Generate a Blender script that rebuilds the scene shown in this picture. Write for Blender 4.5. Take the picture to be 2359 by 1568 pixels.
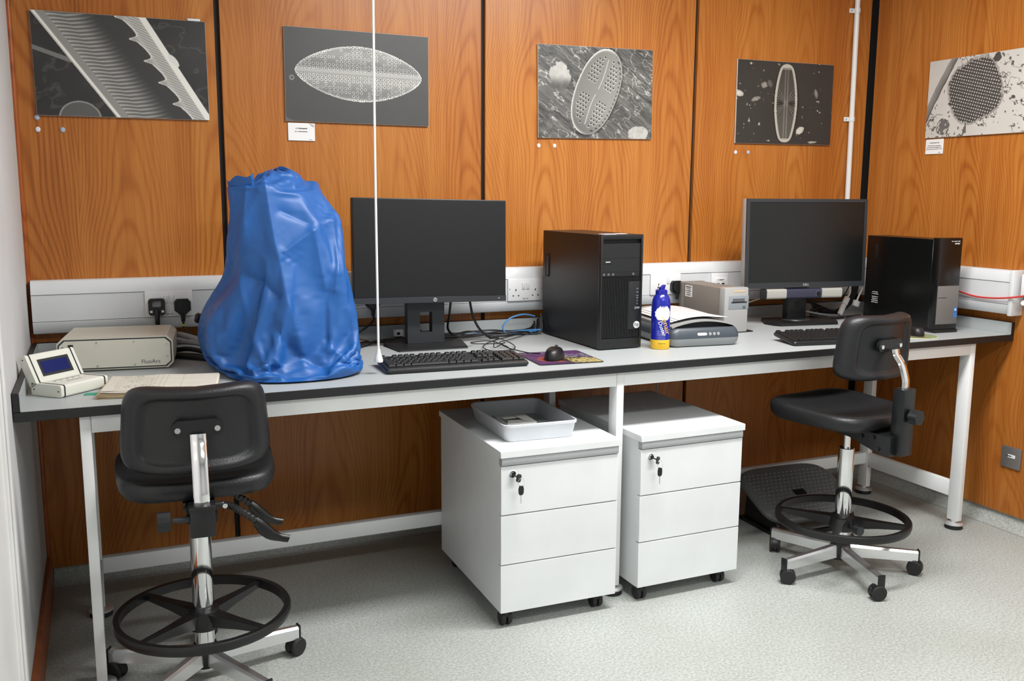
import bpy, bmesh, math, random
import numpy as np
from mathutils import Vector, Matrix, Euler

for o in list(bpy.data.objects): bpy.data.objects.remove(o)
S = bpy.context.scene
C = S.collection
PI = math.pi
R = math.radians

# ------------------------------------------------------------------ camera
cam = bpy.data.cameras.new('camera'); camo = bpy.data.objects.new('camera', cam); C.objects.link(camo)
cam.sensor_fit = 'HORIZONTAL'; cam.sensor_width = 36.0; cam.lens = 2150.5 / 2359 * 36
cam.clip_start = 0.02
camo.location = (0.2116, -3.3672, 1.3156)
_y, _p, _r = R(-23.9626), R(-8.92), R(0.3505)
_f = Vector((-math.sin(_y)*math.cos(_p), math.cos(_y)*math.cos(_p), math.sin(_p)))
_rt = Vector((math.cos(_y), math.sin(_y), 0)); _up = _rt.cross(_f)
_r2 = _rt*math.cos(_r) + _up*math.sin(_r); _u2 = -_rt*math.sin(_r) + _up*math.cos(_r)
camo.rotation_euler = Matrix((_r2, _u2, -_f)).transposed().to_euler()
S.camera = camo

# ------------------------------------------------------------------ world, exposure
w = bpy.data.worlds.new('world'); S.world = w; w.use_nodes = True
w.node_tree.nodes['Background'].inputs[0].default_value = (0.75, 0.8, 0.85, 1)
w.node_tree.nodes['Background'].inputs[1].default_value = 0.05
S.view_settings.view_transform = 'Standard'; S.view_settings.look = 'None'
S.view_settings.gamma = 1.0; S.view_settings.use_curve_mapping = False
S.view_settings.exposure = 0.12

# ------------------------------------------------------------------ ceiling lamps (the room's light)
LAMP_W = 1.0
def area(x, y, sx, sy, power, z=2.455):
    l = bpy.data.lights.new('ceiling_lamp_light', 'AREA'); l.shape = 'RECTANGLE'; l.size = sx; l.size_y = sy
    l.energy = power; l.color = (0.99, 0.985, 0.985)
    o = bpy.data.objects.new('ceiling_lamp_light', l); C.objects.link(o); o.location = (x, y, z)
    return o
LAMPS = [(1.95, -1.40, 1.5, 0.30, 66), (1.95, -3.3, 1.5, 0.30, 36)]
for L in LAMPS: area(*L)

# ------------------------------------------------------------------ helpers
def lin(c):
    c = np.asarray(c, float)
    return np.where(c <= 0.04045, c/12.92, ((c+0.055)/1.055)**2.4)
def rgb(r, g, b):
    v = lin(np.array([r, g, b])/255.0); return (float(v[0]), float(v[1]), float(v[2]), 1)
MATS = {}
def mat(name, col, rough=0.5, metal=0.0, spec=0.5, coat=0.0, bump=None, sheen=0, speck=None, trans=0, alpha=1):
    if name in MATS: return MATS[name]
    m = bpy.data.materials.new(name); m.use_nodes = True; MATS[name] = m
    nt = m.node_tree; p = nt.nodes['Principled BSDF']
    p.inputs['Base Color'].default_value = col; p.inputs['Roughness'].default_value = rough
    p.inputs['Metallic'].default_value = metal; p.inputs['Specular IOR Level'].default_value = spec
    p.inputs['Coat Weight'].default_value = coat
    if sheen: p.inputs['Sheen Weight'].default_value = sheen
    if trans: p.inputs['Transmission Weight'].default_value = trans
    tc = nt.nodes.new('ShaderNodeTexCoord')
    # every material carries a little procedural variation
    n = nt.nodes.new('ShaderNodeTexNoise'); n.inputs['Scale'].default_value = (speck or (6, 0))[0]; n.inputs['Detail'].default_value = 4
    nt.links.new(tc.outputs['Object'], n.inputs['Vector'])
    amt = (speck or (6, 0.04))[1] or 0.04
    rmp = nt.nodes.new('ShaderNodeMapRange'); rmp.inputs['From Min'].default_value = 0.3; rmp.inputs['From Max'].default_value = 0.7
    rmp.inputs['To Min'].default_value = 1-amt; rmp.inputs['To Max'].default_value = 1+amt
    nt.links.new(n.outputs['Fac'], rmp.inputs['Value'])
    mx = nt.nodes.new('ShaderNodeMix'); mx.data_type = 'RGBA'; mx.blend_type = 'MULTIPLY'; mx.inputs[0].default_value = 1
    mx.inputs[6].default_value = col
    nt.links.new(rmp.outputs[0], mx.inputs[7]); nt.links.new(mx.outputs[2], p.inputs['Base Color'])
    if bump:
        nb = nt.nodes.new('ShaderNodeTexNoise'); nb.inputs['Scale'].default_value = bump[0]; nb.inputs['Detail'].default_value = 3
        nt.links.new(tc.outputs['Object'], nb.inputs['Vector'])
        b = nt.nodes.new('ShaderNodeBump'); b.inputs['Strength'].default_value = bump[1]; b.inputs['Distance'].default_value = bump[2] if len(bump) > 2 else 0.002
        nt.links.new(nb.outputs['Fac'], b.inputs['Height']); nt.links.new(b.outputs[0], p.inputs['Normal'])
    return m

def wood(name, dark, mid, light, rough=0.33):
    m = bpy.data.materials.new(name); m.use_nodes = True; MATS[name] = m
    nt = m.node_tree; N = nt.nodes; L = nt.links; p = N['Principled BSDF']
    tc = N.new('ShaderNodeTexCoord'); oi = N.new('ShaderNodeObjectInfo')
    off = N.new('ShaderNodeVectorMath'); off.operation = 'MULTIPLY'; off.inputs[1].default_value = (7, 7, 13)
    cmb = N.new('ShaderNodeCombineXYZ')
    for i in range(3): L.new(oi.outputs['Random'], cmb.inputs[i])
    L.new(cmb.outputs[0], off.inputs[0])
    add = N.new('ShaderNodeVectorMath'); add.operation = 'ADD'
    L.new(tc.outputs['Object'], add.inputs[0]); L.new(off.outputs[0], add.inputs[1])
    def noise(sx, sz, det, dist=0):
        mp = N.new('ShaderNodeMapping'); mp.inputs['Scale'].default_value = (sx, sx, sz)
        L.new(add.outputs[0], mp.inputs[0])
        n = N.new('ShaderNodeTexNoise'); n.inputs['Scale'].default_value = 1; n.inputs['Detail'].default_value = det
        n.inputs['Distortion'].default_value = dist
        L.new(mp.outputs[0], n.inputs['Vector']); return n.outputs['Fac']
    def math_(op, a, b):
        n = N.new('ShaderNodeMath'); n.operation = op
        for i, v in enumerate((a, b)):
            if isinstance(v, (int, float)): n.inputs[i].default_value = v
            else: L.new(v, n.inputs[i])
        return n.outputs[0]
    # cathedral figure: stacked arches of a flat-sawn veneer leaf, bent by noise
    sp = N.new('ShaderNodeSeparateXYZ'); L.new(tc.outputs['Object'], sp.inputs[0])
    h = math_('SUBTRACT', sp.outputs[0], sp.outputs[1])
    wob = noise(5.0, 1.1, 2.0, 0.4); bend = noise(1.2, 1.4, 1.0)
    h2 = math_('ADD', h, math_('MULTIPLY', math_('SUBTRACT', bend, 0.5), 0.30))
    wr_ = N.new('ShaderNodeMath'); wr_.operation = 'WRAP'; L.new(h2, wr_.inputs[0]); wr_.inputs[1].default_value = 0.155; wr_.inputs[2].default_value = -0.155
    sq = math_('MULTIPLY', wr_.outputs[0], wr_.outputs[0])
    ph = math_('ADD', math_('MULTIPLY', sp.outputs[2], 15.0), math_('MULTIPLY', sq, 900.0))
    ph = math_('ADD', ph, math_('MULTIPLY', wob, 11.0))
    ph = math_('ADD', ph, math_('MULTIPLY', oi.outputs['Random'], 40.0))
    rings = math_('MULTIPLY', math_('ADD', math_('SINE', math_('MULTIPLY', ph, 2.6), 0.0), 1.0), 0.5)
    rings = math_('POWER', rings, 3.0)
    mask = noise(2.4, 1.0, 1.5)
    grain = noise(230, 6, 4)
    streak = noise(26, 0.6, 3)
    broad = noise(2.2, 0.45, 2)
    v = math_('ADD', math_('MULTIPLY', math_('MULTIPLY', rings, mask), 0.20), math_('MULTIPLY', streak, 0.30))
    v = math_('ADD', v, math_('MULTIPLY', grain, 0.26))
    v = math_('ADD', v, math_('MULTIPLY', broad, 0.34))
    cr = N.new('ShaderNodeValToRGB'); L.new(v, cr.inputs[0])
    e = cr.color_ramp.elements; e[0].position = 0.34; e[0].color = light; e[1].position = 0.80; e[1].color = dark
    x = e.new(0.54); x.color = mid
    L.new(cr.outputs[0], p.inputs['Base Color'])
    p.inputs['Roughness'].default_value = rough; p.inputs['Specular IOR Level'].default_value = 0.36
    b = N.new('ShaderNodeBump'); b.inputs['Strength'].default_value = 0.06; b.inputs['Distance'].default_value = 0.001
    L.new(grain, b.inputs['Height']); L.new(b.outputs[0], p.inputs['Normal'])
    return m
def floor_mat():
    m = bpy.data.materials.new('speckled_vinyl'); m.use_nodes = True; MATS['vinyl'] = m
    nt = m.node_tree; N = nt.nodes; L = nt.links; p = N['Principled BSDF']; tc = N.new('ShaderNodeTexCoord')
    def noise(s, d):
        n = N.new('ShaderNodeTexNoise'); n.inputs['Scale'].default_value = s; n.inputs['Detail'].default_value = d
        L.new(tc.outputs['Object'], n.inputs['Vector']); return n.outputs['Fac']
    cr = N.new('ShaderNodeValToRGB'); L.new(noise(130, 3), cr.inputs[0]); e = cr.color_ramp.elements
    e[0].position = 0.33; e[0].color = rgb(158, 163, 159); e[1].position = 0.66; e[1].color = rgb(192, 196, 191)
    c2 = N.new('ShaderNodeValToRGB'); L.new(noise(1.8, 5), c2.inputs[0]); e = c2.color_ramp.elements
    e[0].position = 0.3; e[0].color = (0.86, 0.85, 0.82, 1); e[1].position = 0.62; e[1].color = (1, 1, 1, 1)
    mx = N.new('ShaderNodeMix'); mx.data_type = 'RGBA'; mx.blend_type = 'MULTIPLY'; mx.inputs[0].default_value = 1
    L.new(cr.outputs[0], mx.inputs[6]); L.new(c2.outputs[0], mx.inputs[7]); L.new(mx.outputs[2], p.inputs['Base Color'])
    p.inputs['Roughness'].default_value = 0.42; p.inputs['Specular IOR Level'].default_value = 0.4
    b = N.new('ShaderNodeBump'); b.inputs['Strength'].default_value = 0.05; b.inputs['Distance'].default_value = 0.001
    L.new(noise(160, 2), b.inputs['Height']); L.new(b.outputs[0], p.inputs['Normal'])
def print_mat(name, rough=0.4):
    m = bpy.data.materials.new(name); m.use_nodes = True; MATS[name] = m
    nt = m.node_tree; p = nt.nodes['Principled BSDF']; a = nt.nodes.new('ShaderNodeAttribute'); a.attribute_name = 'print'
    nt.links.new(a.outputs['Color'], p.inputs['Base Color']); p.inputs['Roughness'].default_value = rough
    return m

def link(o, parent=None, loc=None, rot=None):
    C.objects.link(o)
    if parent is not None: o.parent = parent
    if loc is not None: o.location = loc
    if rot is not None: o.rotation_euler = rot
    return o
def obj(name, bm, m, parent=None, loc=None, rot=None, smooth=38):
    me = bpy.data.meshes.new(name)
    bmesh.ops.recalc_face_normals(bm, faces=bm.faces[:]) if not getattr(bm, 'keep', False) else None
    bm.to_mesh(me); bm.free()
    if isinstance(m, str): m = MATS[m]
    me.materials.append(m)
    if smooth:
        me.polygons.foreach_set('use_smooth', [True]*len(me.polygons))
        me.set_sharp_from_angle(angle=R(smooth))
    return link(bpy.data.objects.new(name, me), parent, loc, rot)
def thing(name, label, cat, loc=(0, 0, 0), rot=0, group=None):
    o = bpy.data.objects.new(name, None); link(o); o.empty_display_size = 0.05
    o.location = loc; o.rotation_euler = rot if isinstance(rot, tuple) else (0, 0, rot)
    return tag(o, label, cat, group)
def tag(o, label, cat, group=None, kind=None):
    o['label'] = label; o['category'] = cat
    if group: o['group'] = group
    if kind: o['kind'] = kind
    return o
def struct(o, label=None):
    o['kind'] = 'structure'
    if label: o['label'] = label
    return o
def copy_tree(o, parent=None):
    c = o.copy(); C.objects.link(c); c.parent = parent
    for ch in list(o.children): copy_tree(ch, c)
    return c
def nb(): return bmesh.new()
def merge(bm, tmp, M=None):
    if M is not None: bmesh.ops.transform(tmp, matrix=M, verts=tmp.verts[:])
    me = bpy.data.meshes.new('tmp'); tmp.to_mesh(me); tmp.free(); bm.from_mesh(me); bpy.data.meshes.remove(me)
def box(bm, x0, x1, y0, y1, z0, z1, bev=0, seg=2, M=None):
    t = bmesh.new(); bmesh.ops.create_cube(t, size=1)
    bmesh.ops.scale(t, vec=(abs(x1-x0), abs(y1-y0), abs(z1-z0)), verts=t.verts[:])
    bmesh.ops.translate(t, vec=((x0+x1)/2, (y0+y1)/2, (z0+z1)/2), verts=t.verts[:])
    if bev: bmesh.ops.bevel(t, geom=t.edges[:], offset=bev, segments=seg, profile=0.5, affect='EDGES')
    merge(bm, t, M); return bm
def bx(*a, **k): return box(nb(), *a, **k)
def loft(bm, rings, cap=True, closed=True):
    vs = [[bm.verts.new(p) for p in r] for r in rings]; n = len(vs[0])
    for a, b in zip(vs[:-1], vs[1:]):
        for i in range(n if closed else n-1):
            j = (i+1) % n; bm.faces.new((a[i], a[j], b[j], b[i]))
    if cap:
        for r in (vs[0], vs[-1]):
            try: bm.faces.new(r)
            except ValueError: pass
    return bm
def frame_of(d):
    d = Vector(d).normalized(); u = d.orthogonal().normalized(); return u, d.cross(u)
def cyl(bm, p0, p1, r0, r1=None, seg=20):
    p0, p1 = Vector(p0), Vector(p1); r1 = r0 if r1 is None else r1; u, v = frame_of(p1-p0)
    ring = lambda c, r: [c + (u*math.cos(2*PI*i/seg) + v*math.sin(2*PI*i/seg))*r for i in range(seg)]
    return loft(bm, [ring(p0, r0), ring(p1, r1)])
def lathe(bm, prof, c=(0, 0, 0), seg=32, M=None):
    t = bmesh.new()
    loft(t, [[(c[0]+r*math.cos(2*PI*i/seg), c[1]+r*math.sin(2*PI*i/seg), c[2]+z) for i in range(seg)] for r, z in prof])
    merge(bm, t, M); return bm
def prism(bm, pts, vec, M=None):
    t = bmesh.new(); v = Vector(vec); loft(t, [[Vector(p) for p in pts], [Vector(p)+v for p in pts]]); merge(bm, t, M); return bm
def spline(pts, n=8):
    P = [Vector(p) for p in pts]; out = []
    for i in range(len(P)-1):
        a = P[max(i-1, 0)]; b = P[i]; c = P[i+1]; d = P[min(i+2, len(P)-1)]
        for k in range(n):
            t = k/n
            out.append(0.5*((2*b)+(c-a)*t+(2*a-5*b+4*c-d)*t*t+(3*b-3*c+d-a)*t**3))
    out.append(P[-1]); return out
def tube(bm, pts, r, seg=8, n=8, rfun=None):
    P = spline(pts, n) if n > 1 else [Vector(p) for p in pts]
    u = None; rings = []
    for i, p in enumerate(P):
        d = (P[min(i+1, len(P)-1)] - P[max(i-1, 0)]).normalized()
        if u is None: u = d.orthogonal().normalized()
        u = (u - d*u.dot(d)).normalized(); v = d.cross(u)
        rr = rfun(i/(len(P)-1), i)*r if rfun else r
        rings.append([p + (u*math.cos(2*PI*k/seg) + v*math.sin(2*PI*k/seg))*rr for k in range(seg)])
    return loft(bm, rings)
def ribbon(bm, pts, wvec, th, n=8):
    """flat bar of width wvec (vector) and thickness th swept along pts"""
    P = spline(pts, n); wv = Vector(wvec); rings = []
    for i, p in enumerate(P):
        d = (P[min(i+1, len(P)-1)] - P[max(i-1, 0)]).normalized(); nrm = d.cross(wv).normalized()*th/2; h = wv/2; e = wv.normalized()*th*0.45
        rings.append([p-h+nrm*0, p-h+e+nrm, p+h-e+nrm, p+h, p+h-e-nrm, p-h+e-nrm])
    return loft(bm, rings)
def rrect(w, h, r, n=6):
    """rounded rectangle outline centred at 0 (list of 2D)"""
    out = []
    for cx, cy, a0 in ((w/2-r, h/2-r, 0), (-w/2+r, h/2-r, 90), (-w/2+r, -h/2+r, 180), (w/2-r, -h/2+r, 270)):
        for k in range(n+1):
            a = R(a0+90*k/n); out.append((cx+r*math.cos(a), cy+r*math.sin(a)))
    return out
def text(s, size, m, parent, loc, rot=(0, 0, 0), align='CENTER', name='lettering', sx=1.0, thick=0.0):
    cu = bpy.data.curves.new('t', 'FONT'); cu.body = s; cu.size = size; cu.align_x = align; cu.align_y = 'CENTER'; cu.extrude = thick; cu.resolution_u = 3
    o = bpy.data.objects.new('t', cu); C.objects.link(o)
    dg = bpy.context.evaluated_depsgraph_get(); me = bpy.data.meshes.new_from_object(o.evaluated_get(dg)); bpy.data.objects.remove(o); bpy.data.curves.remove(cu)
    me.name = name; me.materials.clear(); me.materials.append(MATS[m])
    q = link(bpy.data.objects.new(name, me), parent, loc, rot); q.scale = (sx, 1, 1); return q
def dashes(parent, x, y, z, width, height, seed, m, M=None, name='fine_print'):
    """a line of print too small to read: word-long strokes broken into letters, in the local XZ plane"""
    rnd = random.Random(seed); b = nb(); c = x-width/2; n = 0
    while c < x+width/2-height*.3:
        wl = height*.42
        box(b, c, c+wl*.8, y-.0003, y, z-height*(.5 if rnd.random() > .2 else .3), z+height*rnd.choice((.3, .3, .5)), M=M)
        c += wl; n += 1
        if rnd.random() < .16: c += height*.5
    return obj(name, b, m, parent, smooth=0)
def vgrid(name, P, col, m, parent=None, loc=None, rot=None):
    """grid mesh from array P (ny,nx,3) with printed colours col (ny,nx,3 sRGB 0..1)"""
    ny, nx = P.shape[:2]; me = bpy.data.meshes.new(name)
    idx = np.arange(ny*nx).reshape(ny, nx)
    q = np.stack([idx[:-1, :-1], idx[1:, :-1], idx[1:, 1:], idx[:-1, 1:]], -1).reshape(-1, 4)
    me.vertices.add(ny*nx); me.vertices.foreach_set('co', P.reshape(-1).astype(np.float32))
    me.loops.add(q.size); me.loops.foreach_set('vertex_index', q.reshape(-1).astype(np.int32))
    me.polygons.add(len(q)); me.polygons.foreach_set('loop_start', np.arange(0, q.size, 4, dtype=np.int32))
    me.update(calc_edges=True); me.validate()
    if col is not None:
        a = me.color_attributes.new('print', 'FLOAT_COLOR', 'POINT')
        rgba = np.ones((ny*nx, 4), np.float32); rgba[:, :3] = lin(np.clip(col, 0, 1)).reshape(-1, 3); a.data.foreach_set('color', rgba.reshape(-1))
    me.materials.append(MATS[m])
    return link(bpy.data.objects.new(name, me), parent, loc, rot)
def vnoise(x, y, seed=0):
    xi = np.floor(x).astype(np.int64); yi = np.floor(y).astype(np.int64); fx = x-xi; fy = y-yi
    fx = fx*fx*(3-2*fx); fy = fy*fy*(3-2*fy)
    def h(a, b):
        n = (a*374761393 + b*668265263 + seed*1442695041) & 0xFFFFFFFF
        n = ((n ^ (n >> 13))*1274126177) & 0xFFFFFFFF
        return ((n ^ (n >> 16)) & 0xFFFF)/65535.0
    return (h(xi, yi)*(1-fx)+h(xi+1, yi)*fx)*(1-fy)+(h(xi, yi+1)*(1-fx)+h(xi+1, yi+1)*fx)*fy
def fbm(x, y, o=4, seed=0):
    s = 0; a = 0.5; t = 0
    for k in range(o):
        s = s+a*vnoise(x*2**k+17*k, y*2**k-9*k, seed+k); t += a; a *= 0.5
    return s/t
def sst(a, b, x):
    t = np.clip((x-a)/(b-a), 0, 1); return t*t*(3-2*t)

# ------------------------------------------------------------------ materials
wood('teak_veneer', rgb(116, 58, 18), rgb(168, 98, 38), rgb(192, 126, 58))
wood('skirting_wood', rgb(104, 48, 18), rgb(150, 74, 30), rgb(178, 98, 46), 0.3)
floor_mat()
print_mat('photo_print', 0.45); print_mat('paper_print', 0.7); print_mat('mat_print', 0.55); print_mat('can_print', 0.3)
mat('wall_paint', rgb(205, 206, 206), 0.6, bump=(60, 0.05)); mat('ceiling_paint', rgb(235, 235, 230), 0.8)
mat('white_gloss', rgb(232, 232, 230), 0.3); mat('black_gap', rgb(22, 20, 19), 0.6)
mat('trunking_pvc', rgb(216, 219, 220), 0.35); mat('socket_white', rgb(236, 236, 236), 0.28); mat('hole_black', rgb(12, 12, 12), 0.6)
mat('laminate_grey', rgb(172, 177, 177), 0.38, speck=(300, 0.02)); mat('laminate_core', rgb(26, 27, 28), 0.45)
mat('frame_white', rgb(240, 242, 241), 0.35); mat('chrome', (0.86, 0.86, 0.87, 1), 0.07, 1.0); mat('leg_chrome', (0.82, 0.82, 0.83, 1), 0.22, 0.9); mat('zinc', (0.78, 0.79, 0.8, 1), 0.42, 0.8)
mat('steel', (0.6, 0.61, 0.62, 1), 0.35, 1.0)
mat('rubber_black', rgb(28, 28, 29), 0.6); mat('pu_black', rgb(26, 27, 29), 0.40, bump=(260, 0.45, 0.0016)); mat('plastic_black', rgb(20, 21, 22), 0.4)
mat('metal_black', rgb(20, 22, 23), 0.35, bump=(500, 0.05, 0.0005)); mat('case_black', rgb(20, 19, 19), 0.38, spec=0.42, bump=(600, 0.05, 0.0004)); mat('screen_black', rgb(13, 14, 16), 0.45, spec=0.4, bump=(900, 0.02, 0.0003))
mat('screen_semigloss', rgb(15, 17, 17), 0.3); mat('bezel_black', rgb(24, 25, 27), 0.42); mat('bezel_grey', rgb(44, 47, 50), 0.4)
mat('cabinet_white', rgb(232, 235, 236), 0.42); mat('cabinet_rail', rgb(168, 172, 174), 0.4); mat('gap_dark', rgb(60, 60, 60), 0.6)
mat('tray_plastic', rgb(206, 210, 214), 0.3); mat('card_white', rgb(228, 227, 222), 0.7)
mat('cream_case', rgb(212, 209, 193), 0.42); mat('cream_panel', rgb(218, 215, 200), 0.45); mat('seam_navy', rgb(28, 30, 44), 0.5); mat('ivory_plastic', rgb(222, 222, 210), 0.4)
mat('lcd_blue', rgb(32, 38, 92), 0.18); mat('text_grey', rgb(90, 92, 95), 0.6); mat('text_dark', rgb(40, 40, 42), 0.6); mat('text_light', rgb(205, 205, 205), 0.5)
mat('paper', rgb(226, 220, 205), 0.8); mat('paper_white', rgb(240, 240, 238), 0.75); mat('paper_aged', rgb(208, 184, 146), 0.8); mat('green_card', rgb(50, 150, 120), 0.7)
mat('nylon_blue', rgb(30, 91, 162), 0.46, bump=(900, 0.06, 0.0006), speck=(4, 0.05))
mat('cable_grey', rgb(150, 153, 155), 0.45); mat('cable_black', rgb(24, 24, 25), 0.45); mat('cable_blue', rgb(70, 140, 205), 0.45); mat('cable_red', rgb(206, 60, 56), 0.45); mat('cable_white', rgb(225, 225, 218), 0.45); mat('cable_brown', rgb(52, 36, 28), 0.5)
mat('cord_white', rgb(240, 240, 236), 0.7, bump=(800, 0.3)); mat('yellow_tag', rgb(200, 190, 80), 0.5)
mat('can_blue', rgb(22, 32, 142), 0.25, coat=0.3); mat('can_yellow', rgb(240, 190, 40), 0.3); mat('can_white', rgb(240, 240, 245), 0.35)
mat('scanner_slate', rgb(66, 73, 80), 0.38); mat('scanner_silver', rgb(140, 144, 145), 0.38); mat('scanner_lid', rgb(158, 157, 155), 0.42); mat('drive_taupe', rgb(128, 122, 114), 0.45); mat('drive_silver', rgb(166, 166, 164), 0.4); mat('drive_slot', rgb(140, 147, 152), 0.4)
mat('speaker_cloth', rgb(172, 170, 163), 0.6, bump=(900, 0.2)); mat('speaker_navy', rgb(52, 54, 72), 0.4)
mat('dell_black', rgb(9, 10, 10), 0.28); mat('dell_grey', rgb(112, 110, 108), 0.4); mat('sticker_blue', rgb(60, 120, 190), 0.4)
mat('footrest_grey', rgb(112, 116, 116), 0.45); mat('tack_white', rgb(225, 228, 232), 0.7); mat('tack_blue', rgb(170, 185, 205), 0.7)
mat('brushed_plate', rgb(150, 150, 150), 0.4, 0.7); mat('mascot_white', rgb(240, 240, 242), 0.35); mat('disc_green', rgb(150, 160, 110), 0.3)
# ------------------------------------------------------------------ the room
W = 3.5; H = 0.7815; YF = -5.2; ZC = 2.5; D = 0.844
struct(obj('floor', bx(-0.1, W+0.1, YF-0.1, 0.1, -0.08, 0), 'vinyl'), 'pale grey green speckled vinyl floor')
struct(obj('ceiling', bx(-0.1, W+0.1, YF-0.1, 0.1, ZC, ZC+0.08), 'ceiling_paint'))
wl = struct(obj('wall_left', bx(-0.1, 0, YF, 0.1, 0, ZC), 'wall_paint'), 'off white painted wall')
struct(obj('wall_front', bx(0, W, YF-0.1, YF, 0, ZC), 'wall_paint'))
wb = struct(obj('wall_back', bx(0, W+0.1, 0.018, 0.1, 0, ZC), 'black_gap'), 'wood panelled back wall with black joints')
wr = struct(obj('wall_right', bx(W+0.018, W+0.1, YF, 0.018, 0, ZC), 'black_gap'), 'wood panelled right hand wall')
obj('painted_board', bx(W, W+0.018, YF+0.001, -1.345, 0, ZC-0.001), 'wall_paint', wr)
ZV = 0.055
for x0, x1 in ((0.0, 0.613), (0.631, 1.574), (1.591, 2.531), (2.548, 3.481)):
    obj('wood_panel', bx(x0, x1, 0, 0.018, ZV, ZC-0.001, bev=0.0012, seg=1), 'teak_veneer', wb)
for y0, y1 in ((-1.34, -0.022),):
    obj('wood_panel', bx(W, W+0.018, y0, y1, ZV, ZC-0.001, bev=0.0012, seg=1), 'teak_veneer', wr)
# vinyl coved up the walls
def cove(name, along, length):
    b = nb(); r = 0.052; prof = [(0, ZV), (-0.003, ZV)] + [(-r+r*math.cos(R(a))-0.003, r-r*math.sin(R(a))) for a in range(0, 91, 10)] + [(0, 0)]
    if along == 'x': rings = [[(x, p[0]+0.018, p[1]+0.001) for p in prof] for x in (0.016, W)]
    else: rings = [[(W+p[0]+0.016, y, p[1]+0.001) for p in prof] for y in (-length, 0.0)]
    return struct(obj(name, loft(b, rings), 'vinyl'), 'grey vinyl floor covering turned up the wall')
cove('baseboard_back', 'x', W); cove('baseboard_right', 'y', 5.19)
b = nb(); prism(b, [(0, 0, 0), (0.016, 0, 0), (0.016, 0, 0.095), (0.010, 0, 0.108), (0, 0, 0.108)], (0, -1.15, 0)); bmesh.ops.translate(b, vec=(0.0005, -0.03, 0), verts=b.verts[:])
struct(obj('baseboard_left', b, 'skirting_wood'), 'brown wooden skirting board')
b = nb(); cyl(b, (0.004, -0.004, 0.1), (0.004, -0.004, ZC-0.001), 0.009, seg=12)
struct(obj('trim_1', b, 'skirting_wood'), 'thin wooden bead in the corner')
d1 = struct(obj('door_1', bx(0.0005, 0.012, -2.02, -1.262, 0.001, 2.03), 'white_gloss'), 'white door at the picture edge')
for nm, (y0, y1, z0, z1) in dict(a=(-1.262, -1.186, 0.001, 2.1), b=(-2.1, -2.022, 0.001, 2.1), c=(-2.02, -1.264, 2.032, 2.1)).items():
    b = nb(); box(b, 0.0005, 0.018, y0, y1, z0, z1, bev=0.003)
    if nm != 'c': box(b, 0.018, 0.023, y0+0.02, y1-0.018, z0, z1, bev=0.002)
    obj('architrave', b, 'white_gloss', d1)
for (x, y, sx, sy, e) in LAMPS:
    t = thing('ceiling_light', 'white fluorescent ceiling light ' + ('nearer the bench' if y > -2 else 'farther from the bench'), 'ceiling light', (x, y, ZC), 0, 'ceiling lights')
    b = nb()
    for a in ((-sx/2-.03, sx/2+.03, -sy/2-.03, -sy/2), (-sx/2-.03, sx/2+.03, sy/2, sy/2+.03), (-sx/2-.03, -sx/2, -sy/2, sy/2), (sx/2, sx/2+.03, -sy/2, sy/2)): box(b, *a, -0.05, -0.0005)
    obj('frame', b, 'white_gloss', t); obj('diffuser', bx(-sx/2, sx/2, -sy/2, sy/2, -0.04, -0.036), 'white_gloss', t)

# ------------------------------------------------------------------ bench
wt = thing('worktop', 'long pale grey laminate worktop with black edge and raised upstands', 'worktop', (0, 0, H))
G = 0.002; U = 0.047
obj('core', bx(G, W-G, -D, -G, -0.026, -0.001, bev=0.0015, seg=1), 'laminate_core', wt)
obj('top_surface', bx(0.019, W-0.019, -D+0.0015, -0.019, -0.001, 0), 'laminate_grey', wt)
for nm, a, f in (('left', (G, 0.018, -D, -G), (0.018, 0.019, -D+0.001, -0.019)), ('right', (W-0.018, W-G, -D, -G), (W-0.019, W-0.018, -D+0.001, -0.019)), ('back', (0.0185, W-0.0185, -0.018, -G), (0.0195, W-0.0195, -0.019, -0.018))):
    u = obj('upstand', bx(*a, -0.001, U, bev=0.001, seg=1), 'laminate_core', wt); obj('laminate_face', bx(*f, 0.0002, U-0.001), 'laminate_grey', u)
bf = thing('bench_frame', 'white steel bench frame of legs and rails under the worktop', 'bench frame')
XL, XM, XR = 0.160, 1.722, 3.300
ft = None
for x in (XL, XM, XR):
    for yc in (-0.803, -0.316):
        lg = obj('leg', bx(x-0.013, x+0.013, yc-0.025, yc+0.025, 0.034, H-0.0265, bev=0.002), 'frame_white', bf)
        ft = nb(); lathe(ft, [(0.012, 0.034), (0.012, 0.026), (0.030, 0.026), (0.036, 0.022), (0.036, 0.017), (0.0, 0.017)], (x, yc, 0), 28); f_ = obj('foot', ft, 'zinc', lg)
        ft = nb(); lathe(ft, [(0.0, 0.017), (0.033, 0.017), (0.034, 0.002), (0.030, 0.0005), (0, 0.0005)], (x, yc, 0), 28); obj('rubber_pad', ft, 'rubber_black', lg)
for x0, x1 in ((XL+0.0135, XM-0.0135), (XM+0.0135, XR-0.0135)):
    b = nb(); box(b, x0, x1, -0.826, -0.79, 0.709, H-0.0265, bev=0.0015); obj('front_rail', b, 'frame_white', bf)
    obj('back_rail', bx(x0, x1, -0.335, -0.297, 0.70, H-0.0265, bev=0.002), 'frame_white', bf)
    obj('stretcher', bx(x0, x1, -0.332, -0.302, 0.140, 0.190, bev=0.002), 'frame_white', bf)
for x in (XL, XM, XR):
    obj('side_rail', bx(x-0.012, x+0.012, -0.777, -0.342, 0.70, H-0.027, bev=0.002), 'frame_white', bf)
    if x != XM: obj('stretcher', bx(x-0.012, x+0.012, -0.777, -0.342, 0.128, 0.19, bev=0.002), 'frame_white', bf)

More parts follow.
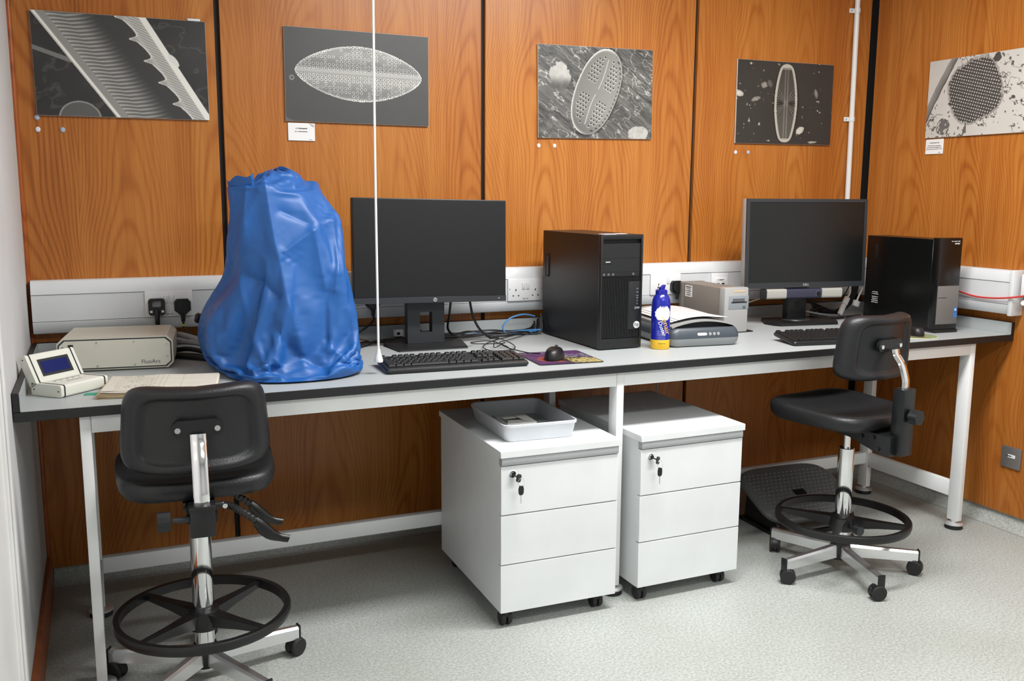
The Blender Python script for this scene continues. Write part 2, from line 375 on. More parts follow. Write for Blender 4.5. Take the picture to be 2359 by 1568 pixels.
# ------------------------------------------------------------------ dado trunking
Z0, Z1, ZA, ZB = 0.862, 1.032, 0.902, 0.988
def trunk(t, p0, p1, nrm, parts=True):
    """profile swept from p0 to p1 along the wall; nrm points into the room"""
    p0, p1, n = Vector(p0), Vector(p1), Vector(nrm)
    def piece(name, prof):
        obj(name, loft(nb(), [[q + n*a + Vector((0, 0, z)) for a, z in prof] for q in (p0, p1)]), 'trunking_pvc', t)
    piece('backing', [(0.001, Z0+.004), (0.040, Z0+.004), (0.040, Z1-.004), (0.001, Z1-.004)])
    piece('top_cover', [(0.001, Z1), (0.043, Z1), (0.047, Z1-.003), (0.060, ZB+.004), (0.060, ZB+.0008), (0.001, ZB+.0008)])
    piece('centre_cover', [(0.001, ZA+.0008), (0.0575, ZA+.0008), (0.0575, ZB-.0008), (0.001, ZB-.0008)])
    piece('bottom_cover', [(0.001, ZA-.0008), (0.060, ZA-.0008), (0.060, ZA-.004), (0.050, Z0+.003), (0.046, Z0), (0.001, Z0)])
tb = thing('cable_trunking', 'long white dado trunking running along the back wall above the bench', 'trunking', (0, 0, 0), 0, 'dado trunking')
trunk(tb, (0.012, 0, 0), (W-0.062, 0, 0), (0, -1, 0))
tr = thing('cable_trunking', 'short white dado trunking on the right wall with end cap', 'trunking', (0, 0, 0), 0, 'dado trunking')
trunk(tr, (W, -0.001, 0), (W, -0.852, 0), (-1, 0, 0))
b = nb(); box(b, W-0.066, W-0.001, -0.872, -0.8525, Z0-0.004, Z1+0.004, bev=0.004); obj('end_cap', b, 'trunking_pvc', tr)

# electrical plates -------------------------------------------------
YT = -0.0578
def plate(x0, x1, z0, z1, label, group='white socket plates'):
    t = thing('wall_socket', label, 'socket', ((x0+x1)/2, YT, (z0+z1)/2), 0, group)
    obj('face_plate', bx(-(x1-x0)/2, (x1-x0)/2, -0.009, -0.0004, -(z1-z0)/2, (z1-z0)/2, bev=0.002), 'socket_white', t); return t
def pins(t, x, z):
    b = nb()
    box(b, x-.002, x+.002, -.0096, -.0085, z+.008, z+.016); box(b, x-.0145, x-.0085, -.0096, -.0085, z-.012, z-.008); box(b, x+.0085, x+.0145, -.0096, -.0085, z-.012, z-.008)
    obj('pin_holes', b, 'hole_black', t, smooth=0)
def rocker(t, x, z, w=.013, h=.026):
    M = Matrix.Translation((x, -0.0105, z)) @ Matrix.Rotation(R(6), 4, 'X')
    obj('rocker_switch', bx(-w/2, w/2, -.003, .003, -h/2, h/2, bev=.001, M=M), 'socket_white', t)
def double(x0, x1, label, holes=True):
    t = plate(x0, x1, ZA+.001, ZB+.001, label); c = (x1-x0)
    for s in (-1, 1):
        pins(t, s*c*0.28, -0.012); rocker(t, s*0.009, 0.016)
        b = nb(); cyl(b, (s*c*.455, -.0094, .004), (s*c*.455, -.0085, .004), .003, seg=12); obj('screw', b, 'zinc', t)
    dashes(t, 0, -.0092, -.034, .024, .0035, 5, 'text_grey')
    return t
dA = double(0.348, 0.498, 'white double socket above the cream power unit, two black plugs in it')
dB = double(1.0, 1.146, 'white double socket mostly hidden behind the left monitor')
dC = double(1.661, 1.810, 'white double socket with empty holes between left monitor and tower')
dD = plate(2.308, 2.455, ZA+.001, ZB+.001, 'white socket plate behind the spray can, one black plug in it')
rocker(dD, 0.01, 0.016)
for s in (-1,): pins(dD, s*.035, -.012)
dE = plate(2.612, 2.70, ZA+.006, ZB-.002, 'small white data socket above the grey slide scanner')
obj('module', bx(-.030, .030, -.014, -.0085, -.022, .018, bev=.002), 'socket_white', dE)
obj('cable_label', bx(-.026, .026, -.0150, -.0142, .004, .016), 'paper_white', dE)
for s in (-1, 1): obj('data_port', bx(s*.013-.007, s*.013+.007, -.0146, -.0138, -.016, -.004), 'hole_black', dE)
dashes(dE, 0, -.0152, .010, .034, .005, 8, 'text_grey')
def plug_flat(x, z, label):
    t = thing('mains_plug', label, 'plug', (x, YT-.0097, z), 0, 'black mains plugs')
    prof = [(-.026, .012), (-.018, .024), (.018, .024), (.026, .012), (.026, -.014), (.012, -.026), (.0095, -.030), (-.0095, -.030), (-.012, -.026), (-.026, -.014)]
    obj('body', prism(nb(), [(p[0], 0, p[1]) for p in prof], (0, -.016, 0)), 'plastic_black', t)
    p2 = [(q[0]*.78, q[1]*.8-.001) for q in prof]
    obj('cap', prism(nb(), [(p[0], -.016, p[1]) for p in p2], (0, -.012, 0)), 'plastic_black', t)
    b = nb(); tube(b, [(0, -.016, -.026), (0, -.016, -.042), (0, -.015, -.052)], .0075, n=3, rfun=lambda s, i: 1.15-.35*s); obj('strain_relief', b, 'plastic_black', t)
    return t
pA2 = plug_flat(0.464, 0.938, 'black octagonal mains plug, right one above the cream power unit')
t = thing('mains_plug', 'black mains plug with finger loop, left one above the cream power unit', 'plug', (0.383, YT-.0097, 0.938), 0, 'black mains plugs')
b = nb(); o_ = rrect(.052, .056, .010, 4); i_ = [(p[0]*.56, p[1]*.40+.009) for p in o_]
loft(b, [[(p[0], 0, p[1]) for p in o_], [(p[0], -.018, p[1]) for p in o_], [(p[0], -.018, p[1]) for p in i_], [(p[0], -.004, p[1]) for p in i_]], cap=False); obj('body', b, 'plastic_black', t)
obj('label', bx(-.014, .014, -.006, -.004, 0, .020), 'cable_grey', t)
b = nb(); tube(b, [(0, -.016, -.010), (0, -.020, -.026), (0, -.020, -.045), (0, -.018, -.056)], .008, n=3); obj('strain_relief', b, 'plastic_black', t)
for s in (-1, 1): obj('foil_dot', bx(s*.018-.004, s*.018+.004, -.0188, -.0180, -.018, -.011), 'zinc', t)
pD = plug_flat(2.428, 0.936, 'black mains plug beside the spray can')
pB = plug_flat(1.118, 0.926, 'black mains plug under the left monitor corner')
# grey metal wall plate low on the right wall
t = thing('wall_outlet_plate', 'grey metal outlet plate with white label low on right wall', 'outlet plate', (W, -0.883, 0.29), 0)
obj('plate', bx(-.009, -.0006, -.043, .043, -.043, .043, bev=.003), 'brushed_plate', t)
obj('side_box', bx(-.0085, -.0004, -.0425, .0425, -.0425, .0425), 'steel', t) if 0 else None
lb = obj('label', bx(-.0098, -.0088, -.020, .012, .000, .013), 'paper_white', t)
dashes(lb, -.004, 0, .0065, .026, .006, 3, 'text_dark', M=Matrix.Translation((-.0100, 0, 0)) @ Matrix.Rotation(-PI/2, 4, 'Z'))
# bits of another white outlet at the frame edge
t = thing('wall_socket', 'white surface outlet box at right picture edge, beyond trunking', 'socket', (W, -0.945, 0.98), 0)
obj('back_box', bx(-.036, -.0006, -.065, .055, -.042, .042, bev=.003), 'trunking_pvc', t)
obj('face_plate', bx(-.046, -.0365, -.066, .056, -.043, .043, bev=.003), 'socket_white', t)
t = thing('cable_gland', 'white round plug end poking out beside the trunking end cap', 'plug', (W-0.02, -0.905, 0.915), 0)
b = nb(); cyl(b, (0, 0, 0), (-.035, -.01, 0), .012, .011); obj('body', b, 'socket_white', t); b = nb(); cyl(b, (-.035, -.01, 0), (-.042, -.012, 0), .009); obj('tip', b, 'socket_white', t)

# white conduit with saddle clips ------------------------------------
t = thing('conduit_pipe', 'thin white conduit running down the back wall near the corner', 'conduit', (3.392, -0.014, 1.05), (0, R(-0.6), 0))
b = nb(); cyl(b, (0, 0, -.015), (0, 0, 1.44), .0115); obj('pipe', b, 'white_gloss', t)
for z in (0.61, 1.083):
    b = nb(); cyl(b, (0, 0, z-.010), (0, 0, z+.010), .0142); box(b, -.036, 0, .006, .0125, z-.010, z+.010, bev=.002); c_ = obj('saddle_clip', b, 'white_gloss', t)
    b = nb(); cyl(b, (-.026, .0055, z), (-.026, .004, z), .004, seg=12); obj('screw', b, 'tack_blue', c_)

# ------------------------------------------------------------------ micrograph posters
def grid(nx, ny):
    u, v = np.meshgrid(np.linspace(0, 1, nx), np.linspace(0, 1, ny)); return u, v
def gray(g, tint=(1, 0.995, 0.97)): return np.stack([g*t for t in tint], -1)
def p1(u, v):
    n = fbm(u*5, v*3, 5, 3); rid = 1-np.abs(2*fbm(u*7+v*2, v*5, 4, 9)-1)
    g = 0.25+0.10*(n-.5)+0.10*sst(.90, .99, rid)
    g += 0.16*sst(.5, .7, fbm(u*4+3, v*3+1, 4, 5))*(v > .6)*(u < .3)
    g = np.where((np.abs(v-.345-.55*u) < .022) & (u < .21), .55, g)
    g = np.where(((u-.24)/.12)**2+((v-1.02)/.17)**2 < 1, .44+.2*(((u-.24)/.12)**2+((v-1.02)/.17)**2 > .85), g)
    t = u-.444*v-.002
    fade = 1-sst(.20, .37, t)
    s = v + 0.02*np.sin(t*14) + .55*np.clip(t-.17, 0, 1)**1.15*1.2
    st = .5+.5*np.sin(2*PI*s/.0355)
    body = .30 + fade*(.16+.26*st**1.4) + .10*(1-sst(.03, .16, t))
    body = np.where(t < .075, .64, body); body = np.where(t < .028, .90-.1*np.sin(t*300), body)
    t2 = u-(.648+.372*v); ph = (v-.05)/.21; hk = ph-np.floor(ph)
    edge = -.145-.052*np.exp(-((hk-.80)/.10)**2)+.02*np.sin(hk*PI)
    g = np.where((t > 0) & (t2 < -.02), body, g)
    rb = .5+.5*np.sin(2*PI*(v-.9*t2)/.032)
    b2 = .70+.10*sst(-.15, -.11, t2) - .20*rb**2*sst(-.125, -.10, t2)*(1-sst(-.055, -.04, t2))
    b2 = np.where(t2 > -.042, .93, b2); b2 = np.where(t2-edge < .012, .86, b2)
    g = np.where((t2 > edge) & (t2 < 0), b2, g)
    g = np.where(((t2-.0)/.022)**2+((v-.41)/.06)**2 < 1, .90, g)
    return gray(g)
def p2(u, v):
    g = 0.345+.015*(fbm(u*9, v*6, 3, 2)-.5)
    s = (u-.508)/.442; c = .462+.012*s; h = .300*(.77*np.clip(1-np.abs(s)**2, 0, 1)+.23*np.sqrt(np.clip(1-np.abs(s)**11, 0, 1)))+1e-6
    w_ = (v-c)/h; ins = (np.abs(w_) < 1) & (np.abs(s) < 1)
    rim = np.clip((1-np.abs(w_))*h/.030, 0, 1)
    base = .50+.06*np.sin((v-c)*22) + .40*np.exp(-rim*1.3)
    base += .16*np.exp(-((v-c+.012)/.026)**2)
    xs = (u/.0272); ys = (v-c-.0)/.041; yi = np.round(ys)
    xo = xs-np.round(xs); yo = ys-yi
    r2 = (xo*.0272*.52)**2+(yo*.041*.32)**2; r = np.sqrt(r2)*1000
    keep = (np.abs(yi) > .5) & ((np.abs(yi) < 2.5) | (fbm(np.round(xs)*.9, yi*1.7, 2, 4) > .38))
    dot = np.where(r < 2.5, -.38, np.where(r < 4.9, .22, 0))*keep
    g = np.where(ins, np.clip(base+dot, .2, .97), g)
    g = np.where((np.abs(np.hypot((u-.045)/.013, (v-.535)/.022)-1) < .25), .62, g)
    g = np.where((u < .06) & (v > .96+.04*(u/.06)), .45, g)
    return gray(g, (1, 1, .98))
def p3(u, v):
    x = u*.515; z = v*.345; a = R(-35); p = x*math.cos(a)-z*math.sin(a); q = x*math.sin(a)+z*math.cos(a)
    def hgt(p, q): return fbm(p*11+2.5*fbm(x*14, z*14, 2, 8), q*34, 5, 1)+1.1*fbm(x*22, z*22, 4, 6)
    e = .0022; dh = hgt(p+e, q)-hgt(p, q-e)
    g = .45+1.4*dh+.2*(fbm(x*8, z*8, 3, 3)-.5)
    rid = 1-np.abs(2*fbm(p*18, q*38, 4, 12)-1); g = g+.30*sst(.94, 1, rid)
    bl = ((x-.095)/.045)**2+((z-.115)/.055)**2+.8*(fbm(x*40, z*40, 3, 2)-.5); g = np.where(bl < 1, .78-.35*sst(.105, .155, z)+.1*(fbm(x*60, z*60, 3, 4)-.5), g)
    bl = ((x-.45)/.05)**2+((z-.325)/.03)**2+.8*(fbm(x*40, z*40, 3, 5)-.5); g = np.where(bl < 1, .85-.2*fbm(x*60, z*60, 3, 4), g)
    t = R(25); dx = x-.2575; dz = z-.168; m = dx*math.sin(t)-dz*math.cos(t); k = dx*math.cos(t)+dz*math.sin(t)
    A, B = .173, .093; k2 = k; rr = (np.abs(m)/A)**2.3+(np.abs(k2)/B)**2.15
    g = np.where((rr >= 1) & (rr < 1.22) & (k2 > -.02), g-.22*(1.22-rr)/.22, g)
    body = .60+.05*(k/B)-.10*np.exp(-((m+A*.95)/.05)**2) + .26*sst(.82, .98, rr)*sst(.4*B, -.3*B, k)+.10*sst(.90, 1, rr)
    px_, py_ = k/.0135, m/.0150; xi = np.round(px_+.5*(np.round(py_) % 2))-.5*(np.round(py_) % 2); yi = np.round(py_)
    ddx = px_-xi; ddy = py_-yi; rd = np.hypot(ddx*.9, ddy)
    kk = xi*.0135; mm = yi*.015
    keep = (np.abs(kk) > .014) & (np.abs(kk) < .066*(1-.3*(np.abs(mm)/A)**2)) & (np.abs(mm) > .018) & ((np.abs(mm)/A)**2.3+(np.abs(kk)/B)**2.15 < .66)
    body = body+keep*np.where(rd < .24, -.40, np.where((rd < .38) & (ddy < 0), .26, 0))
    rl = (np.abs(k-.004*np.sin(m*30)) < .0016) & (np.abs(m) > .012) & (np.abs(m) < .135); body = np.where(rl, .80, body)
    rimd = (np.abs(rr-.84) < .05) & (k > .25*B) & (np.abs(np.mod(m, .017)-.008) < .0035); body = np.where(rimd, .30, body)
    g = np.where(rr < 1, body, g)
    return gray(np.clip(g, .12, .97))
def p4(u, v):
    g = .29+.03*(fbm(u*6, v*5, 4, 2)-.5); sp = fbm(u*38, v*26, 2, 7); g = g+.45*sst(.80, .9, sp)
    for (a, b, ra, rb, th, c) in ((.19, .46, .052, .026, .5, .66), (.275, .29, .035, .04, -.6, .66), (.33, .27, .03, .05, .3, .50), (.82, .36, .018, .06, .15, .62), (.665, .83, .035, .055, -.6, .88), (.02, .40, .045, .035, -.5, .85), (.80, .97, .05, .014, .1, .75), (.13, .04, .012, .012, 0, .8)):
        x = u-a; y = v-b; X = x*math.cos(th)-y*math.sin(th); Y = x*math.sin(th)+y*math.cos(th)
        d = (X/ra)**2+(Y/rb)**2+.9*(fbm(u*50, v*40, 3, 3)-.5); g = np.where((d < 1.25) & (d > .95), g*.6, g); g = np.where(d < 1, c-.14*d, g)
    q = (v-.502)/.478; hw = (.120*np.clip(1-np.abs(q)**1.9, 0, 1)*.50+.120*.50*np.clip(1-np.abs(q)**16, 0, 1)**.5)+1e-6
    d = np.abs(u-.503)/hw; ins = (d < 1) & (np.abs(q) < 1)
    rim = np.minimum((1-d)*hw/.024, (1-np.abs(q))*.478/.05)
    x = u-.503
    b = .40+.05*q+.03*np.sin(u*400)*0
    b = b+.16*np.exp(-((np.abs(x)-.014)/.006)**2)*(np.abs(q) < .94)
    ang = np.arctan2((v-.5)*.35, np.abs(x)*.52); rad = np.hypot((v-.5)*.35, x*.52)
    b = b + .22*np.sin(ang*30)*np.exp(-((rad-.038)/.022)**2)*(np.abs(ang) < 1.05) - .22*np.exp(-(ang/.35)**2)*np.exp(-((rad-.03)/.018)**2)
    b = b+.10*np.exp(-(rad/.014)**2)
    b = b+.14*sst(-.72, -.9, -np.abs(q))*(q < 0)*0
    b = np.where(q < -.86, .58, b)
    g = np.where(ins, np.where(rim < 1, .80-.12*np.abs(rim-.4), b), np.where((d < 1.14) & (np.abs(q) < 1), g*.72, g))
    return gray(np.clip(g, .1, .95), (1, .99, .94))
def p5(u, v):
    x = u*.52; z = v*.317
    g = .83+.03*(fbm(u*5, v*4, 3, 2)-.5)
    wv = .01*(fbm(x*20, z*20, 3, 5)-.5)
    l = x-(.115-.46*z+.22*(z-.16)**2*0)-wv
    l = x-(.140-.64*z+.35*z*z)-wv
    g = np.where((l > -.035) & (l < .0), .60+.1*fbm(x*30, z*10, 2, 3)-.1*sst(-.035, 0, l), g)
    g = np.where(np.abs(l) < .0022, .30, g)
    mem = np.abs(fbm(x*34, z*34, 4, 11)-.5); g = np.where((mem < .022) & (l > .004) & (fbm(x*9, z*9, 2, 31) > .5), .42, g)
    dl = sst(.74, .78, fbm(x*60, z*60, 2, 21)); g = g-.35*dl*(l > .01)
    cx, cz = .232, .138; X = x-cx; Z = z-cz
    k = X*.35+Z*.94; m = X*.94-Z*.35
    bd = (np.abs(m)/.118)**3+(np.abs(k)/.118)**3+.35*(fbm(x*70, z*70, 3, 6)-.5)+.6*np.maximum(0, -(l-.02))*30
    a1 = 2*PI*(x*1.0+z*.35)/.0122; a2 = 2*PI*(z*1.0-x*.28)/.0128
    lat = np.sin(a1)*.5+np.sin(a2)*.5; fine = fbm(x*260, z*180, 2, 8)
    lv = np.where(lat > .55, .80+.1*fine, .27+.12*fine+.10*(np.sin(a1*2+a2) > .6))
    g = np.where(bd < 1, lv, np.where(bd < 1.25, g-.25*fine, g))
    mt = np.hypot((x-.088)/.034, (z-.275)/.034)+.2*(fbm(x*50, z*50, 2, 9)-.5)
    g = np.where(mt < 1, .50+.28*(fbm(x*110+z*60, z*90, 2, 14) > .6)-.08*(mt > .9), g)
    g = np.where(np.hypot((x-.33)/.03, (z-.02)/.03) < 1-.6*fbm(x*40, z*40, 3, 2), .38, g)
    return gray(np.clip(g, .1, .95), (1, .99, .965))
def poster(f, cx, cz, wd, ht, label, side, nx, ny, tilt=0, corner=None):
    """side 'b' back wall or 'r' right wall; thickness 5 mm board stood off on tack"""
    th = 0.006
    if side == 'b': t = thing('micrograph_poster', label, 'poster', (cx, -0.004, cz), (0, R(tilt), 0), 'micrograph posters')
    else: t = thing('micrograph_poster', label, 'poster', (W-0.004, cx, cz), (R(tilt), 0, -PI/2), 'micrograph posters')
    obj('board', bx(-wd/2, wd/2, -th, 0, -ht/2, ht/2), 'card_white', t, smooth=0)
    u, v = grid(nx, ny); P = np.stack([(u-.5)*(wd-.001), np.full_like(u, -th-.0006), (.5-v)*(ht-.001)], -1)
    vgrid('print', P, np.clip(f(u, v), 0, 1)**1.28, 'photo_print', t)
    b = nb()
    for sx in (-1, 1):
        for sz in (-1, 1): cyl(b, (sx*wd*.45, 0, sz*ht*.42), (sx*wd*.45, .0036, sz*ht*.42), .008, seg=10)
    obj('adhesive_pads', b, 'tack_white', t)
    return t
q1 = poster(p1, 0.3235, 1.712, 0.520, 0.318, 'black and white micrograph of two ribbed diagonal shell edges', 'b', 410, 250, -0.3)
poster(p2, 1.1005, 1.720, 0.522, 0.318, 'grey micrograph of a lens shaped dotted shell lying sideways', 'b', 345, 215, 0.15)
poster(p3, 2.066, 1.7135, 0.516, 0.353, 'micrograph of a tilted oval pitted shell on rough debris', 'b', 300, 230, -1.0)
poster(p4, 3.008, 1.7145, 0.524, 0.350, 'dark micrograph of an upright slender shell beside the conduit', 'b', 270, 200, -0.5)
poster(p5, -0.603, 1.720, 0.52, 0.317, 'pale micrograph of a dark lattice cell body on right wall', 'r', 330, 210, 0.2)
b = nb(); box(b, .205, .245, -.011, -.004, .158, .166, bev=.002); obj('tack_blob', b, 'tack_white', q1)
def card(x, z, wd, ht, label, side, lines):
    if side == 'b': t = thing('caption_card', label, 'card', (x, -0.001, z), 0, 'caption cards')
    else: t = thing('caption_card', label, 'card', (W-0.001, x, z), -PI/2, 'caption cards')
    obj('card', bx(-wd/2, wd/2, -.004, 0, -ht/2, ht/2, bev=.0008, seg=1), 'paper_white', t)
    for s, sz, zz, xx in lines: dashes(t, xx, -.0043, zz, len(s)*sz*.52, sz*.55, int(sz*1e5+len(s)), 'text_grey')
    return t
t = card(0.893, 1.526, 0.094, 0.061, 'small white caption card under the sideways lens shell poster', 'b', [('Diatomite', .0085, .012, 0), ('Navicula species', .0055, .001, 0), ('x 4000', .004, -.026, .032)])
prism(nb(), [(0, 0, 0), (1, 0, 0), (0, 0, 1)], (0, .1, 0)).free()
b = nb(); prism(b, [(.026, -.0045, .0300), (.046, -.0100, .0300), (.046, -.0090, .019)], (0, -.0004, 0)); obj('curled_corner', b, 'paper_white', t)
card(-0.390, 1.525, 0.091, 0.062, 'small white caption card under the pale lattice poster', 'r', [('Chloroplast', .0085, .016, 0), ('Prolamellar body within an', .005, .004, 0), ('etioplast of a young seedling', .005, -.003, 0), ('transmission electron micrograph', .005, -.010, 0), ('x 30000', .004, -.025, .03)])
def tack(x, z, label, m='tack_white', g='adhesive dots'):
    b = nb(); lathe(b, [(0, 0), (.0075, 0), (.0065, .003), (.003, .0045), (0, .0048)], seg=14, M=Matrix.Translation((x, -.0004, z)) @ Matrix.Rotation(R(90), 4, 'X') @ Matrix.Scale(1.15, 4, (0, 1, 0)))
    return tag(obj('adhesive_dot', b, m), label, 'adhesive dot', g)
tack(.064, 1.508, 'left white adhesive dot under the ribbed shells poster'); tack(.135, 1.509, 'right white adhesive dot under the ribbed shells poster', 'tack_blue')
tack(1.817, 1.503, 'left white adhesive dot under the oval shell poster'); tack(1.886, 1.504, 'right white adhesive dot under the oval shell poster')
tack(2.759, 1.499, 'left white adhesive dot under the upright shell poster'); tack(2.826, 1.500, 'right white adhesive dot under the upright shell poster', 'tack_blue')
tack(.064, 1.545, 'pale adhesive dot at lower edge of the ribbed shells poster', 'tack_blue')
# ------------------------------------------------------------------ cream power unit
t = thing('power_supply_unit', 'cream metal lamp power unit with navy seam, at left end of bench', 'power supply', (0.247, -0.352, H), R(-7))
wd, dp, ht = 0.325, 0.245, 0.098; ch = 0.016
oct_ = [(-wd/2+ch, 0), (wd/2-ch, 0), (wd/2, ch), (wd/2, ht-ch), (wd/2-ch, ht), (-wd/2+ch, ht), (-wd/2, ht-ch), (-wd/2, ch)]
ring = lambda k, y, o=.004: [(p[0]*k, y, (p[1]-ht/2)*(k if k == 1 else 1-(1-k)*3.2)+ht/2+o) for p in oct_]
obj('casing', loft(nb(), [ring(1, dp), ring(1, .0)]), 'cream_case', t, smooth=20)
obj('seam', loft(nb(), [ring(.972, 0), ring(.972, -.002)]), 'seam_navy', t, smooth=20)
fp = obj('front_panel', loft(nb(), [ring(.952, -.0018), ring(.952, -.004)]), 'cream_panel', t, smooth=20)
b = nb()
for x, z in ((-.052, .088), (.052, .088), (-.052, .017), (.052, .017), (.145, .076), (.145, .040), (-.145, .076)):
    b = nb(); cyl(b, (x, -.0040, z), (x, -.0052, z), .0028, seg=10); obj('screw', b, 'steel', fp)
obj('power_switch', bx(-.130, -.116, -.006, -.0038, .066, .084, bev=.001), 'hole_black', t)
text('FluoArc', .017, 'text_grey', t, (.098, -.0044, .0245), (PI/2, 0, 0))
b = nb()
for x in (-.12, .12):
    for y in (.03, .21): cyl(b, (x, y, .0005), (x, y, .0045), .011, seg=14)
obj('rubber_feet', b, 'rubber_black', t)
# ------------------------------------------------------------------ flip handset
t = thing('remote_handset', 'small ivory flip handset with blue display beside the cream power unit', 'control handset', (0.126, -0.622, H), R(45))
def shell(parent, name, w, d, h, M, lip=True):
    b = nb(); o = rrect(d, h, .006, 3)
    prism(b, [(-w/2, p[0], p[1]+h/2) for p in o], (w, 0, 0)); bmesh.ops.transform(b, matrix=M, verts=b.verts[:]); s = obj(name, b, 'ivory_plastic', parent)
    for x in (-w/2+.010, w/2-.013):
        b = nb(); o2 = rrect(d+.0016, h+.0016, .006, 3); prism(b, [(x, p[0], p[1]+h/2) for p in o2], (.0036, 0, 0)); bmesh.ops.transform(b, matrix=M, verts=b.verts[:]); obj('rubber_band', b, 'plastic_black', s)
    b = nb()
    for yy in (-d/2+.010, d/2-.010): cyl(b, (-w/2-.0006, yy, h/2), (-w/2+.001, yy, h/2), .002, seg=10)
    bmesh.ops.transform(b, matrix=M, verts=b.verts[:]); obj('screws', b, 'hole_black', s)
    return s
lo = shell(t, 'keypad_half', .160, .104, .032, Matrix.Translation((0, 0, .0012)))
Mu = Matrix.Translation((0, .044, .024)) @ Matrix.Rotation(R(64), 4, 'X') @ Matrix.Translation((0, .042, -.012))
hi = shell(t, 'display_half', .160, .086, .026, Mu)
for nm, a, m in (('display_frame', (-.050, .052, -.024, .024, .0262, .0270), 'hole_black'), ('display', (-.044, .044, -.017, .017, .0270, .0274), 'lcd_blue')):
    b = bx(*a); bmesh.ops.transform(b, matrix=Mu, verts=b.verts[:]); obj(nm, b, m, hi)
for k in range(5): obj('button', bx(-.042+k*.02, -.030+k*.02, .004, .012, .0330, .0345, bev=.0006), 'ivory_plastic', lo)
for k in range(2): dashes(lo, .004, .0, 0, .09 if k == 0 else .05, .003, 4+k, 'text_grey', M=Matrix.Translation((0, .018 if k == 0 else -.012, .0334)) @ Matrix.Rotation(R(-90), 4, 'X'))
b = nb(); cyl(b, (-.07, .048, .028), (.07, .048, .028), .006, seg=14); obj('hinge', b, 'ivory_plastic', t)
# ------------------------------------------------------------------ open log book
t = thing('log_book', 'open log book with aged page edges in front of the cream power unit', 'book', (0.352, -0.682, H), R(-9))
random.seed(5)
for k in range(7):
    x0 = -.150-.006*random.random()+.002*k; z0 = .0004+k*.0022; b = nb(); rings = []
    for i in range(12):
        s = i/11; x = x0+s*(.150-x0 - .02*(k < 3)); zz = z0+.004*math.exp(-s*9)*(k-2)*.3 + (.0015*math.sin(s*5+k))*(s < .8)
        rings.append([(x, -.105-.001*k+.003*random.random()*(i < 1), zz), (x, .105, zz), (x, .105, zz+.0019), (x, -.105-.001*k, zz+.0019)])
    obj('page_block', loft(nb(), rings), 'paper_aged' if k < 6 else 'paper', t)
def pages(u, v):
    g = np.full(u.shape, .84); x = u*.3; y = v*.21
    ln = (np.mod(y, .0075) < .0007) & (y > .02)
    c = np.stack([g*1.0, g*.975, g*.91], -1)
    c = np.where(ln[..., None], c*.95, c)
    for cx in (.44, .49, .53, .68): c = np.where((np.abs(u-cx) < .0030)[..., None], c*.86, c)
    wr_ = (fbm(x*700, y*160, 2, 3) > .56) & (np.mod(y, .0075) > .002) & (u < .42) & (u > .09) & (fbm(x*25, np.floor(y/.0075)*3.1, 2, 6) > .42)
    c = np.where(wr_[..., None], c*.80, c); c = c*(1-.04*fbm(x*30, y*30, 3, 5))[..., None]
    return c
u, v = grid(170, 60); P = np.stack([-.138+u*.284, .1045-v*.209, .0188+.0025*np.exp(-u*8)+.004*np.exp(-((u-.47)/.14)**2)*(.6+.4*v)], -1)
lf = vgrid('written_page', P, pages(u, v), 'paper_print', t)
P2 = np.concatenate([P[:, :, :2], P[:, :, 2:]*0+.0172], -1)
obj('page_block', bx(-.12, .148, -.110, .105, .0160, .0186), 'paper', t)
b = bx(-.175, -.11, -.075, -.045, .0002, .0012); tag(obj('green_note', b, 'green_card', None, (.352-.01, -.682+.03, H), (0, 0, R(-9))), 'green paper slip peeking out between handset and log book', 'note')
